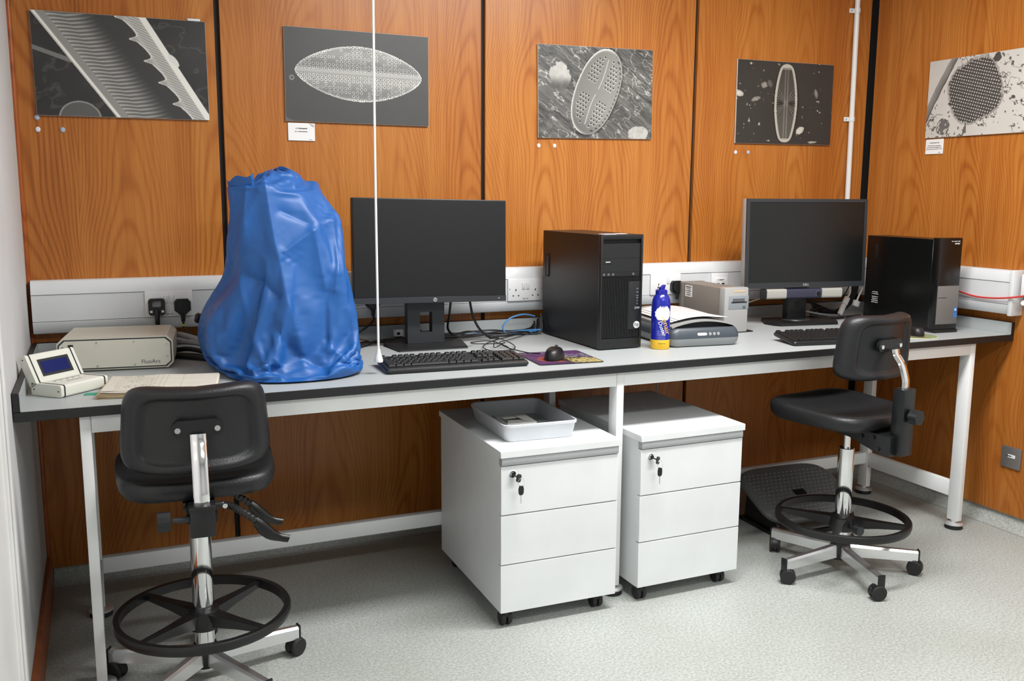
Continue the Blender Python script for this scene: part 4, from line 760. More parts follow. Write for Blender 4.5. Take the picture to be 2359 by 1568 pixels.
-7,-25,-20,-5,-28,-13,-5,-25,15,-4,-11,26,0,-33,5,-5,5,24,-4,-31,9,-3,-7,-21,-4,-24,-12,-4,-37,-1,-1,-39,-4,-1,-52,22,1,-54,-14,-2,-41,-1,2,-36,9,3,-33,11,5,-28,-6,3,-29,
-9,3,-29,-11,5,-24,-20,3,-27,-8,8,-23,-18,6,-14,-29,1,-21,-23,8,-24,-22,10,-25,-18,16,-22,-29,10,2,-39,-2,22,-39,-3,19,-58,-2,2,-62,2,1,-44,2,3,-41,2,9,-36,0,18,-30,-2,
26,-22,-3,28,-14,-2,31,-7,-2,30,-9,-1,19,-22,0,8,-30,2,26,-16,-1,31,-7,-1,32,-8,-1,31,-14,2,36,1,-1,36,19,-6,55,11,-3,56,3,-2,41,-2,1,37,1,0,35,2,2,33,-2,2,29,9,1,15,27,
-3,15,27,-2,1,30,-8,7,30,-4,15,27,0,18,27,2,10,32,-2,7,35,-2,-9,35,-4,-29,29,-2,-15,41,-4,-10,-1,21,10,60,3,-9,42,-2,1,39,0,26,26,5,10,31,2,-25,17,-6,-27,-17,-5,-25,-17,
-5,-27,10,-4,-11,27,0,-31,8,-5,4,22,-3,-29,12,-3,-8,-21,-4,-23,-14,-4,-36,-2,-1,-39,-2,-1,-52,20,1,-53,-15,-2,-41,0,1,-35,9,4,-31,13,4,-29,-10,3,-30,-8,3,-28,-10,5,-23,
-20,3,-26,-14,7,-24,-13,7,-12,-29,1,-19,-26,5,-21,-24,9,-24,-21,13,-25,-23,14,-8,-38,1,19,-40,-3,25,-55,-2,6,-60,1,1,-44,2,3,-39,1,7,-36,1,17,-31,-1,25,-21,-3,28,-15,-2,
29,-9,-2,30,-8,-1,19,-22,0,10,-29,2,27,-14,-1,30,-7,-2,31,-7,0,32,-12,1,35,2,-2,36,18,-5,55,10,-3,55,2,-2,40,-2,1,37,-1,1,34,3,1,32,-1,2,29,11,1,15,27,-3,6,29,-5,2,30,-6,
7,29,-5,14,28,-1,17,27,2,16,29,1,8,34,-3,-4,36,-4,-27,29,-2,-23,37,-3,-8,-2,22,9,59,3,-4,42,-1,-1,38,0,24,27,4,14,30,3,-22,21,-4,-27,-13,-6,-24,-20,-4,-28,5,-5,-12,27,-1,
-29,10,-3,4,23,-4,-27,13,-3,-9,-21,-4,-22,-16,-3,-36,-3,-2,-38,2,-1,-53,16,1,-52,-16,-2,-40,1,2,-34,9,3,-31,13,5,-29,-12,2,-29,-8,3,-28,-9,5,-22,-20,3,-25,-14,6,-24,-14,
7,-13,-28,1,-16,-27,4,-19,-25,7,-22,-25,10,-24,-22,15,-17,-34,7,11,-41,-3,30,-52,-2,10,-58,0,1,-43,2,4,-39,1,6,-35,1,15,-31,0,24,-22,-3,27,-16,-2,29,-9,-2,29,-8,-1,20,
-21,0,12,-28,1,27,-13,-1,30,-7,-1,31,-6,-1,31,-10,1,35,3,-2,36,18,-5,54,8,-3,55,1,-1,39,-1,0,36,-2,1,34,2,1,32,1,2,28,12,0,6,29,-5,6,29,-5,5,29,-5,7,29,-4,11,29,-3,16,27,
1,18,27,3,12,32,-1,-1,35,-4,-22,32,-3,-28,32,-2,-7,-1,22,8,58,2,1,41,1,-4,38,-1,23,27,5,17,28,3,-18,25,-3,-28,-9,-6,-22,-21,-4,-28,-1,-5,-16,25,-1,-25,14,-3,4,23,-3,-26,
14,-3,-10,-21,-4,-22,-17,-4,-35,-3,-1,-37,5,-1,-53,11,1,-51,-15,-2,-40,1,2,-34,10,3,-29,11,4,-29,-13,1,-29,-8,4,-28,-8,5,-21,-20,3,-24,-15,5,-24,-14,7,-14,-27,2,-14,-28,
3,-18,-26,6,-19,-26,8,-22,-24,12,-22,-30,12,1,-41,-1,29,-51,-1,18,-55,-1,1,-43,1,4,-38,1,7,-35,1,13,-31,0,23,-21,-2,26,-17,-2,28,-10,-2,29,-9,-1,20,-20,0,14,-26,1,27,-11,
-1,29,-8,-2,31,-3,-1,32,-9,0,34,4,-2,35,16,-5,54,7,-2,54,-2,-1,39,-1,0,36,0,1,33,0,1,32,3,3,26,15,-1,3,30,-6,5,28,-5,7,29,-5,6,28,-4,7,30,-4,13,28,-1,19,26,3,16,29,2,4,
35,-3,-17,33,-3,-31,30,-2,-5,-2,23,4,57,1,7,41,2,-6,37,-1,20,29,4,20,26,4,-13,26,-2,-29,-4,-6,-21,-20,-4,-28,-6,-4,-17,22,-3,-23,17,-2,4,23,-3,-26,15,-2,-10,-20,-4,-21,
-19,-4,-35,-3,-2,-37,6,0,-52,9,0,-51,-15,-1,-39,1,1,-33,10,3,-29,10,4,-28,-14,1,-29,-8,4,-28,-7,5,-21,-19,3,-22,-17,4,-24,-14,7,-14,-27,2,-14,-27,3,-16,-26,6,-17,-27,6,
-21,-27,10,-23,-27,13,-9,-41,3,24,-51,-2,25,-52,0,4,-41,1,3,-38,1,8,-34,0,11,-31,1,22,-22,-2,26,-17,-2,27,-11,-2,28,-9,-1,20,-20,0,16,-23,0,28,-10,-1,29,-9,-2,31,-1,-1,
31,-8,0,34,6,-2,35,14,-5,54,5,-2,53,-3,-1,38,0,0,35,-3,1,32,7,0,30,6,2,27,12,0,6,29,-6,3,28,-5,6,28,-4,6,28,-5,5,29,-4,6,30,-3,17,26,2,20,27,4,10,33,-1,-12,35,-4,-31,29,
-1,-2,-1,23,-3,56,0,11,40,3,-5,36,-1,16,30,3,22,24,5,-7,28,-1,-29,1,-6,-22,-20,-4,-26,-10,-4,-19,20,-3,-21,18,-1,3,24,-3,-24,16,-2,-11,-20,-4,-21,-20,-4,-34,-3,-2,-36,7,
-1,-52,6,1,-51,-14,-2,-38,2,2,-33,9,3,-28,10,3,-28,-15,2,-28,-8,3,-28,-7,5,-22,-17,3,-19,-21,3,-24,-14,7,-15,-24,3,-13,-27,3,-16,-27,5,-15,-28,6,-18,-28,8,-22,-27,12,-16,
-38,6,14,-54,-1,29,-48,0,9,-40,0,2,-37,1,10,-33,1,11,-31,0,20,-23,-2,25,-17,-2,26,-12,-1,27,-10,-1,21,-19,0,19,-20,0,27,-10,-2,28,-8,-1,31,-1,-2,31,-6,0,34,8,-3,35,11,-4,
53,3,-2,52,-2,-1,38,0,0,34,-3,1,30,13,-1,28,9,1,28,9,1,12,25,-6,3,28,-5,2,28,-4,6,28,-4,6,29,-4,2,29,-3,9,29,-2,21,25,5,15,31,2,-5,35,-4,-29,29,-2,-1,0,24,-10,54,-2,13,
38,3,-2,36,0,11,31,2,24,22,5,-2,29,0,-28,6,-4,-22,-18,-5,-24,-13,-4,-21,16,-3,-20,20,-1,3,24,-3,-23,17,-2,-13,-19,-3,-19,-22,-5,-34,-3,-1,-36,8,-1,-51,4,0,-50,-13,-1,-38,
1,2,-32,11,2,-29,8,4,-28,-13,1,-27,-11,3,-27,-8,5,-24,-13,4,-17,-23,3,-22,-17,5,-17,-22,4,-14,-26,3,-13,-27,4,-15,-28,6,-15,-29,7,-20,-29,10,-19,-35,8,4,-55,1,28,-48,0,
14,-37,0,4,-36,1,9,-33,0,12,-30,0,19,-23,-1,24,-18,-2,25,-13,-1,26,-11,-1,22,-17,0,21,-18,-1,27,-10,-2,28,-6,-1,30,-1,-2,32,-6,0,32,12,-4,36,5,-3,52,4,-1,52,-2,-1,37,0,
-1,34,0,1,25,18,-4,29,9,1,28,7,2,15,22,-4,4,28,-5,7,27,-5,2,28,-4,3,28,-3,4,29,-4,0,30,-2,16,27,2,21,27,5,2,35,-3,-25,31,-3,3,1,23,-19,50,-3,11,38,3,4,35,1,6,32,2,24,21,
5,3,28,1,-25,11,-4,-24,-15,-5,-22,-16,-3,-22,13,-3,-18,21,-2,2,24,-2,-22,17,-2,-14,-18,-4,-19,-22,-4,-33,-3,-2,-36,8,0,-50,1,0,-50,-12,-1,-37,2,1,-32,12,3,-29,6,3,-28,
-11,2,-27,-10,3,-25,-11,4,-24,-14,4,-19,-20,3,-18,-20,4,-18,-22,4,-15,-24,4,-13,-27,4,-13,-29,5,-14,-29,6,-17,-30,9,-19,-35,8,-6,-53,4,24,-49,0,16,-37,0,8,-34,1,9,-32,0,
14,-29,0,18,-24,-1,23,-17,-2,24,-14,-1,25,-13,-1,23,-16,-1,24,-13,-1,26,-12,-1,28,-5,-2,29,-4,-1,31,5,-3,33,2,-2,37,6,-2,51,4,-2,51,-1,-1,36,1,0,33,2,-1,23,21,-5,27,11,1,
29,5,3,18,20,-4,4,27,-5,6,26,-5,8,26,-4,2,28,-3,2,29,-3,-3,30,-3,5,30,-1,22,25,6,11,33,0,-19,34,-3,4,2,23,-27,46,-3,6,38,2,10,33,2,3,32,2,22,22,4,9,27,3,-23,14,-4,-24,
-12,-4,-22,-18,-4,-23,11,-3,-16,22,-1,1,25,-3,-22,16,-1,-15,-20,-4,-19,-22,-4,-34,-1,-2,-36,9,0,-50,-3,-1,-50,-10,0,-37,3,1,-30,13,3,-30,3,3,-28,-10,1,-27,-10,3,-25,-13,
4,-22,-15,4,-19,-19,3,-17,-21,4,-18,-21,4,-16,-24,3,-11,-27,4,-9,-29,4,-13,-30,6,-17,-30,8,-18,-33,8,-12,-52,6,21,-49,0,16,-35,0,9,-34,1,9,-32,0,14,-27,0,17,-24,-1,22,
-18,-1,24,-14,-2,25,-13,-1,24,-13,-1,24,-13,-1,25,-12,-1,28,-6,-2,29,1,-2,31,-3,-2,33,5,-2,37,3,-2,51,6,-2,51,0,-1,36,0,0,32,6,-1,21,23,-5,27,12,-1,28,5,3,22,17,-2,7,25,
-5,3,27,-5,11,25,-4,0,28,-3,-1,28,-3,1,29,-3,-1,31,-2,14,28,2,19,29,4,-9,36,-3,6,5,22,-35,39,-1,0,37,0,13,32,3,3,32,2,20,22,4,13,25,3,-20,18,-2,-25,-9,-5,-21,-18,-3,-23,
8,-3,-15,24,-2,0,26,-2,-24,12,-1,-14,-22,-4,-21,-20,-4,-34,2,-2,-36,8,0,-50,-6,-1,-50,-8,0,-37,5,1,-31,14,3,-30,-2,2,-29,-9,2,-26,-9,3,-24,-14,3,-21,-17,3,-17,-20,4,-18,
-21,3,-18,-20,4,-16,-23,4,-9,-27,4,-6,-30,3,-9,-31,5,-16,-29,7,-20,-31,9,-14,-50,7,15,-51,0,19,-32,1,8,-34,0,7,-31,1,13,-27,-1,17,-24,-1,22,-18,-1,23,-14,-1,24,-12,-2,25,
-12,-1,24,-13,-1,25,-12,-1,27,-6,-2,30,0,-2,31,1,-2,33,0,-2,37,4,-2,51,5,-1,51,2,-2,36,-1,0,32,10,-1,20,23,-6,26,14,-1,28,7,2,24,13,-1,12,23,-4,0,27,-5,11,25,-4,4,27,-4,
-4,28,-2,-2,29,-3,0,30,-2,6,31,0,21,27,5,1,37,-2,6,6,21,-40,32,1,-8,35,-1,13,32,3,6,30,3,16,24,3,17,23,4,-16,21,-1,-26,-6,-4,-20,-18,-4,-24,6,-3,-13,25,-1,-1,26,-2,-25,
10,-1,-14,-25,-5,-23,-17,-3,-34,4,-2,-36,6,-1,-50,-7,0,-51,-6,-1,-36,7,2,-31,12,2,-31,-6,2,-29,-6,2,-26,-10,3,-23,-15,3,-19,-19,3,-17,-20,3,-17,-21,4,-19,-19,4,-16,-23,4,
-8,-27,3,-3,-29,3,-5,-31,4,-14,-31,6,-21,-29,10,-17,-48,7,9,-50,1,19,-32,1,12,-32,0,4,-31,1,11,-27,-1,17,-24,0,21,-17,-2,24,-14,-1,23,-12,-1,25,-11,-2,24,-13,-1,24,-12,
-1,28,-6,-2,30,1,-2,31,0,-2,33,0,-1,37,1,-2,51,6,-2,51,4,-1,36,-1,0,31,13,-3,20,23,-5,26,15,-3,27,9,1,25,10,1,16,22,-3,1,26,-5,7,26,-4,5,25,-4,-1,28,-2,-4,28,-3,-1,29,-2,
2,32,-1,17,29,3,11,34,1,6,4,23,-42,29,1,-17,31,-1,9,32,2,12,28,4,12,25,3,19,21,4,-11,24,0,-26,-3,-4,-20,-17,-3,-24,4,-3,-12,25,-1,-3,27,-2,-25,6,-2,-15,-25,-4,-25,-14,-4,
-33,5,-1,-37,5,-1,-50,-8,-1,-51,-5,0,-36,9,2,-32,10,2,-30,-8,1,-29,-4,3,-26,-12,2,-21,-17,3,-17,-20,3,-18,-20,3,-17,-20,4,-17,-20,4,-17,-21,4,-7,-27,3,-3,-29,3,-2,-31,3,
-9,-32,5,-20,-29,9,-22,-44,9,4,-51,2,16,-33,0,17,-28,1,5,-31,0,6,-28,0,16,-23,-1,21,-17,-1,24,-13,-2,23,-12,-1,25,-11,-1,24,-11,-2,24,-14,-1,28,-5,-1,29,1,-3,32,0,-2,33,
1,-1,37,0,-2,51,5,-1,51,5,-2,37,0,0,29,16,-3,21,22,-6,25,16,-2,26,12,0,26,8,1,19,19,-2,4,25,-5,2,26,-5,10,25,-3,-3,27,-3,-4,27,-2,-2,29,-2,-1,31,-1,12,30,1,16,33,3,4,3,
22,-40,30,1,-24,25,0,2,31,1,15,27,4,11,26,4,19,19,4,-6,25,1,-26,1,-3,-19,-17,-3,-24,4,-3,-10,25,-2,-6,27,-1,-26,3,-2,-14,-27,-5,-27,-10,-3,-33,6,-1,-37,3,-1,-50,-7,-1,
-51,-5,0,-36,12,2,-32,6,1,-31,-8,2,-29,-4,2,-24,-13,3,-20,-20,2,-17,-20,3,-17,-20,3,-16,-21,3,-19,-18,4,-17,-21,4,-6,-27,3,-2,-28,3,-2,-30,4,-4,-32,3,-16,-31,8,-26,-41,
11,0,-49,2,12,-34,0,15,-29,0,13,-27,1,2,-29,0,14,-23,-1,21,-17,-1,23,-12,-1,24,-12,-2,24,-11,-1,25,-10,-1,23,-13,-1,28,-5,-2,29,0,-3,31,0,-2,34,2,-1,37,0,-2,51,3,-1,51,5,
-1,37,2,-1,28,18,-4,21,22,-5,25,16,-3,25,14,-1,26,9,2,22,15,-1,7,24,-5,0,26,-5,8,25,-3,6,26,-4,-11,26,-1,-2,29,-2,-2,30,-1,5,31,0,19,32,3,2,3,24,-37,32,0,-29,19,1,-5,31,
0,16,25,4,12,25,4,19,20,5,-3,25,1,-26,3,-3,-19,-16,-3,-23,5,-3,-8,26,-1,-9,26,-1,-26,-3,-3,-14,-27,-5,-28,-5,-3,-33,7,-1,-37,1,-1,-50,-8,-1,-51,-3,0,-35,13,2,-33,2,1,-30,
-6,2,-29,-4,2,-23,-15,2,-18,-21,2,-17,-20,3,-16,-21,3,-17,-19,3,-18,-19,4,-17,-20,4,-6,-26,3,-3,-28,3,-4,-29,4,0,-32,3,-9,-34,5,-27,-39,12,-8,-47,4,12,-33,0,11,-30,0,14,
-27,0,8,-27,1,8,-25,0,21,-16,-1,23,-11,-2,24,-12,-1,24,-10,-2,24,-11,-1,24,-12,-1,28,-5,-2,29,0,-2,31,1,-2,34,2,-2,37,1,-2,51,2,-1,51,4,-1,36,4,-1,26,20,-5,24,20,-4,24,
16,-3,24,15,-1,25,11,0,23,13,0,11,23,-4,0,25,-4,6,26,-4,9,25,-4,-5,26,-2,-9,27,-1,-2,29,-1,0,32,-1,16,32,3,0,1,23,-31,36,-1,-32,15,2,-12,28,0,12,26,4,15,23,4,18,20,5,0,
24,2,-24,6,-3,-20,-16,-3,-23,7,-3,-5,26,-1,-13,24,-1,-24,-7,-3,-16,-26,-5,-29,-1,-2,-32,7,-2,-37,-1,-1,-50,-7,-1,-50,-2,0,-35,13,2,-33,-1,1,-31,-4,2,-28,-5,2,-22,-17,2,
-16,-21,2,-16,-21,2,-16,-20,3,-17,-20,3,-18,-17,4,-18,-19,5,-6,-26,3,-3,-28,3,-5,-29,3,-2,-31,3,-1,-34,4,-22,-41,10,-18,-43,7,11,-34,0,12,-29,0,11,-27,0,10,-26,1,6,-27,0,
19,-17,-1,25,-9,-1,24,-10,-2,24,-11,-1,24,-10,-2,25,-12,-1,27,-5,-2,29,1,-2,31,0,-2,33,3,-2,37,2,-1,51,2,-2,51,2,0,36,7,-2,26,20,-5,25,18,-4,24,16,-2,23,16,-3,23,14,0,24,
11,1,14,21,-4,1,25,-4,6,25,-4,8,25,-4,-1,27,-3,-5,26,-2,-10,28,1,-2,31,-1,12,33,2,-3,1,24,-24,39,-2,-32,14,2,-19,23,1,8,27,2,16,21,5,18,19,5,3,24,3,-23,8,-3,-20,-15,-3,
-22,9,-2,-4,26,-2,-16,21,0,-23,-11,-4,-17,-23,-5,-29,3,-2,-32,6,-2,-37,-3,-1,-50,-6,0,-50,-2,0,-35,14,1,-32,-3,1,-31,-3,2,-28,-6,2,-20,-19,2,-15,-22,1,-16,-21,2,-16,-19,
3,-17,-19,4,-18,-18,4,-17,-19,4,-8,-24,3,-2,-28,3,-5,-28,3,-4,-30,3,1,-34,4,-12,-45,7,-24,-38,9,5,-34,1,12,-28,0,12,-27,0,11,-25,1,8,-25,0,15,-21,0,24,-10,-2,24,-8,-2,24,
-10,-1,24,-11,-1,25,-10,-2,27,-5,-1,29,0,-3,31,1,-2,33,2,-2,37,3,-1,51,2,-1,50,2,-1,36,8,-2,27,19,-4,25,17,-4,24,17,-3,22,17,-2,22,15,-2,23,12,1,17,19,-2,4,25,-5,5,24,-4,
5,25,-4,3,26,-3,-11,25,-2,3,29,0,-9,29,1,3,33,0,-5,0,22,-15,42,-1,-30,15,2,-25,17,1,1,27,2,17,21,4,18,18,6,6,23,3,-21,11,-2,-21,-14,-3,-21,10,-2,-4,26,-1,-18,18,-1,-22,
-14,-4,-18,-21,-5,-29,6,-2,-33,5,-2,-36,-4,-1,-50,-5,0,-50,-2,0,-34,14,1,-33,-4,1,-31,-2,2,-27,-7,2,-18,-21,1,-14,-22,2,-15,-21,2,-17,-19,2,-17,-18,4,-19,-17,4,-15,-20,4,
-11,-23,3,-4,-27,3,-1,-28,3,-5,-30,4,-2,-33,3,-3,-45,6,-22,-40,8,-5,-31,3,13,-28,0,14,-25,0,11,-24,0,11,-24,1,13,-21,0,21,-14,-2,24,-8,-1,24,-9,-2,23,-11,-1,25,-9,-1,27,
-5,-2,29,0,-2,31,1,-2,33,2,-2,36,3,-2,51,3,-1,50,4,-1,36,7,-1,29,17,-5,26,16,-3,22,18,-4,22,18,-2,21,16,-2,21,14,0,20,17,-1,7,24,-5,5,24,-4,3,25,-4,4,26,-3,-11,23,-2,-1,
28,0,2,29,0,-7,33,0,-5,0,23,-8,44,0,-27,17,1,-27,12,2,-7,26,1,15,21,4,19,17,5,8,22,5,-19,13,-2,-21,-13,-2,-19,12,-2,-4,26,-2,-21,15,-1,-20,-18,-5,-21,-17,-4,-29,8,-2,-32,
4,-1,-36,-5,-2,-50,-4,0,-50,-1,0,-34,12,2,-32,-4,0,-31,0,2,-26,-10,2,-17,-22,1,-13,-23,1,-16,-20,2,-18,-18,3,-19,-15,3,-15,-20,4,-11,-22,3,-12,-22,4,-11,-25,3,-4,-27,2,1,
-29,5,-5,-32,3,1,-45,6,-14,-42,6,-13,-29,5,10,-28,0,15,-24,0,14,-22,0,11,-23,0,14,-21,0,18,-17,0,22,-10,-2,24,-7,-1,24,-10,-2,24,-10,-1,27,-4,-2,29,0,-2,31,1,-2,32,3,-2,
37,4,-2,50,6,-2,50,3,-1,35,10,-2,27,18,-6,26,15,-3,26,13,-1,22,17,-2,19,17,-2,20,17,-1,20,15,0,7,23,-5,2,24,-6,7,24,-2,5,25,-3,-7,23,-2,-6,26,0,1,29,0,-1,32,0,-8,-1,23,
-3,44,1,-19,23,0,-28,9,3,-14,22,1,11,22,3,19,16,6,11,20,5,-17,15,-1,-22,-11,-3,-18,14,-2,-5,25,-1,-23,9,-2,-18,-19,-5,-23,-13,-4,-28,10,-2,-33,4,-1,-35,-7,-1,-50,-4,-1,
-49,0,0,-34,11,2,-33,-4,1,-30,0,1,-25,-12,2,-14,-23,0,-14,-23,1,-17,-18,3,-20,-15,3,-14,-20,2,-9,-22,2,-10,-23,2,-12,-22,4,-13,-22,4,-12,-24,4,-5,-27,4,3,-32,4,-3,-44,6,
-4,-43,5,-15,-28,5,3,-28,1,16,-23,0,16,-20,0,11,-22,0,15,-20,0,17,-18,-1,19,-14,0,24,-7,-2,24,-9,-1,24,-9,-1,27,-4,-2,29,1,-2,30,1,-3,32,6,-2,36,5,-3,49,6,-2,50,2,0,33,
15,-5,26,18,-7,26,16,-4,24,14,-2,25,11,2,22,14,0,19,17,-1,20,16,-1,5,23,-5,2,24,-6,1,24,-5,7,23,-1,7,25,-1,-11,25,-2,-8,24,1,1,32,1,-15,-1,22,6,42,5,-11,29,1,-25,11,2,
-20,16,3,6,23,3,18,16,5,11,20,5,-17,11,-1,-23,-6,-3,-12,20,-2,-10,21,-1,-24,-3,-4,-16,-20,-5,-27,-2,-4,-28,9,-1,-32,2,-2,-35,-6,-1,-49,-5,-1,-48,1,1,-34,10,1,-32,-3,1,
-30,-1,1,-22,-16,1,-12,-24,0,-15,-20,2,-20,-16,2,-14,-19,2,-9,-22,1,-7,-23,1,-11,-21,2,-10,-22,3,-11,-23,3,-13,-23,5,-14,-24,5,-4,-29,6,2,-42,6,0,-43,5,-11,-28,4,-4,-28,
2,14,-22,0,16,-19,0,15,-20,0,14,-19,0,17,-16,-1,17,-17,0,22,-11,-1,23,-7,-1,24,-8,-2,27,-4,-1,28,0,-3,29,2,-2,32,6,-3,34,6,-2,49,6,-2,49,4,-1,31,16,-6,25,18,-7,25,16,-4,
24,15,-3,22,15,-2,23,11,2,21,13,2,20,14,1,11,21,-3,2,24,-6,3,23,-5,0,24,-4,3,25,-1,7,26,1,-11,26,-2,-7,27,2,-11,-2,26,4,41,4,1,30,4,-19,18,2,-23,11,3,-1,23,3,17,16,5,10,
19,5,-17,9,-2,-23,1,-2,-8,23,-2,-17,12,-3,-20,-13,-5,-21,-13,-5,-26,5,-3,-29,5,-2,-31,1,-2,-35,-5,-1,-47,-4,0,-48,2,0,-33,7,1,-32,-1,1,-28,-4,1,-19,-19,0,-12,-23,0,-18,
-18,2,-15,-18,1,-10,-21,1,-6,-23,0,-9,-21,2,-10,-21,3,-10,-22,2,-11,-22,3,-12,-22,4,-11,-25,4,-14,-27,5,-4,-38,8,5,-41,7,-3,-29,3,-9,-26,3,9,-24,0,18,-17,0,16,-18,0,15,
-17,-1,17,-16,0,17,-16,-1,18,-15,0,23,-9,0,23,-7,-2,26,-4,-1,27,1,-2,29,2,-3,31,6,-3,34,6,-2,47,8,-3,48,6,-1,30,16,-6,25,17,-7,24,17,-5,23,14,-3,21,15,-2,21,13,0,21,13,1,
17,15,0,17,16,3,5,21,-4,-1,23,-6,2,23,-4,1,25,-3,4,25,0,5,27,3,-10,28,0,-3,-1,26,-7,39,2,6,29,6,-7,24,4,-22,11,3,-8,20,3,14,17,5,8,19,5,-17,8,-2,-20,8,-3,-9,21,-2,-21,0,
-5,-18,-16,-6,-24,-3,-4,-27,6,-3,-28,3,-2,-30,1,-2,-34,-4,-1,-47,-4,0,-46,2,0,-33,6,1,-31,-1,1,-27,-7,0,-16,-22,0,-15,-20,1,-17,-17,1,-8,-23,0,-6,-22,0,-9,-21,1,-10,-20,
2,-10,-20,2,-10,-21,3,-13,-20,3,-13,-21,4,-11,-23,4,-9,-28,4,-9,-39,6,-2,-38,8,5,-28,5,-3,-26,2,0,-24,1,19,-16,0,16,-16,0,17,-16,-1,16,-15,-1,17,-16,0,18,-15,0,19,-13,0,
24,-7,0,25,-3,-2,26,0,-2,29,3,-3,30,6,-3,33,6,-3,46,10,-3,46,8,-2,30,15,-5,24,17,-7,23,16,-5,21,16,-4,22,12,-1,20,14,-2,19,13,2,18,15,0,11,19,-3,15,17,3,6,21,-3,-5,22,-5,
-2,23,-4,3,25,0,4,27,1,6,28,5,0,0,28,-12,36,2,-3,28,3,3,25,7,-13,18,3,-16,15,3,10,18,5,7,19,5,-18,9,-2,-14,14,-3,-16,13,-3,-19,-11,-7,-22,-8,-6,-24,3,-3,-26,3,-3,-28,2,
-3,-30,-1,-1,-33,-2,-1,-46,-2,-1,-45,1,1,-33,4,0,-30,0,1,-24,-11,0,-16,-21,-1,-15,-19,0,-7,-23,0,-7,-22,-1,-8,-21,1,-10,-20,2,-10,-20,2,-11,-19,2,-11,-19,3,-12,-20,3,-13,
-20,4,-13,-22,4,-11,-25,4,-8,-38,6,-3,-39,6,2,-27,5,1,-25,4,0,-24,1,17,-16,0,17,-15,-1,17,-14,0,17,-15,-1,17,-14,0,17,-15,0,18,-15,1,22,-10,0,24,-3,-2,27,0,-2,27,3,-3,29,
7,-3,32,8,-3,45,11,-3,45,10,-3,29,13,-5,24,17,-6,22,15,-5,21,15,-4,19,15,-4,20,14,-1,19,12,1,18,13,2,9,19,-5,10,20,-2,13,17,4,7,21,0,-3,22,-4,-5,24,-3,1,25,0,4,28,4,-17,
-2,28,1,37,5,-6,26,3,-4,24,5,-2,22,5,-12,17,4,3,18,5,3,22,4,-18,11,-3,-16,12,-4,-18,-6,-7,-21,-4,-7,-22,1,-5,-24,1,-4,-25,1,-3,-27,0,-2,-29,0,-2,-32,-1,-1,-44,-1,0,-44,0,
0,-32,3,1,-29,0,0,-22,-14,0,-14,-21,-2,-9,-22,-1,-9,-21,0,-9,-21,0,-10,-19,1,-10,-19,1,-10,-18,2,-10,-19,3,-11,-18,3,-11,-19,3,-11,-20,3,-12,-22,3,-12,-24,5,-9,-36,6,-2,
-37,6,-1,-27,4,0,-25,4,0,-25,3,17,-16,-1,18,-13,0,17,-14,-1,16,-14,0,17,-14,-1,18,-15,1,17,-14,1,19,-16,2,25,-3,-2,26,-1,-2,27,1,-3,29,6,-3,31,8,-2,43,13,-3,42,14,-4,28,
15,-5,24,16,-6,21,15,-5,20,15,-4,19,15,-3,18,13,-2,18,14,0,17,13,2,12,17,-2,7,19,-4,8,20,-1,9,19,1,9,20,3,3,23,1,-5,24,-1,-3,27,1,-12,-2,31,-1,36,5,-1,26,4,-3,24,5,-3,21,
5,-8,20,5,7,20,6,-9,25,1,-18,11,-4,-19,-4,-9,-20,1,-7,-21,0,-6,-22,1,-5,-23,0,-4,-24,1,-3,-26,-1,-3,-28,0,-2,-31,0,-1,-43,-1,0,-42,1,1,-31,2,0,-28,-3,0,-19,-16,-1,-10,
-22,-2,-9,-22,-1,-7,-21,-1,-8,-20,0,-8,-19,0,-8,-19,1,-9,-18,2,-10,-18,2,-10,-18,3,-12,-17,3,-12,-19,3,-13,-19,5,-16,-21,4,-12,-33,7,0,-37,5,0,-26,4,1,-24,4,3,-23,3,9,
-22,1,15,-15,-3,15,-16,0,17,-13,-1,17,-13,1,18,-12,0,19,-11,2,20,-13,2,24,-6,0,26,-1,-2,26,1,-2,26,11,-8,27,12,-8,40,13,-4,41,12,-1,29,11,0,25,12,-3,22,14,-3,20,13,-3,18,
15,-3,17,14,-2,16,14,-1,16,14,1,13,16,-1,9,18,-2,6,19,-2,6,20,-1,6,20,1,7,21,4,5,23,4,0,26,1,-9,-2,33,0,34,4,0,25,5,-2,24,5,-2,22,5,-3,21,6,-8,18,4,-9,25,6,-21,8,-13,-20,
5,-11,-20,-2,-8,-21,0,-6,-21,0,-5,-22,0,-4,-24,0,-4,-25,0,-2,-27,0,-2,-29,0,-1,-41,0,0,-41,0,1,-30,3,1,-26,-6,-1,-12,-22,-3,-5,-23,-3,-7,-21,-2,-7,-20,-1,-8,-19,0,-9,-18,
0,-9,-18,1,-10,-17,1,-10,-16,2,-11,-17,2,-11,-16,3,-13,-17,4,-14,-17,4,-15,-19,7,-7,-32,6,1,-35,4,4,-24,1,4,-22,-3,6,-20,0,7,-18,1,11,-15,0,14,-11,-7,14,-13,-1,15,-13,-1,
17,-11,2,17,-10,3,18,-10,3,21,-7,4,23,-3,0,24,-3,1,26,2,2,26,11,-9,32,21,-14,36,16,-10,27,10,-4,25,10,-2,22,10,2,21,11,2,18,12,3,17,12,2,16,13,1,15,14,1,13,15,0,11,16,0,
9,18,0,8,18,1,6,19,1,6,21,3,6,22,4,4,24,4,-15,-3,29,-2,33,3,-3,24,2,-5,22,1,-5,21,0,-7,18,-2,-10,17,-1,-10,15,-3,-14,13,4,-17,10,0,-18,6,-5,-19,2,-6,-21,1,-6,-21,1,-3,
-22,0,-4,-24,0,-2,-26,0,-2,-28,0,0,-39,0,0,-39,1,1,-31,2,3,-23,-13,-3,-5,-27,-6,-12,-18,-3,-10,-18,-3,-11,-17,-3,-10,-16,-2,-10,-16,-1,-9,-16,0,-10,-15,0,-10,-15,0,-11,
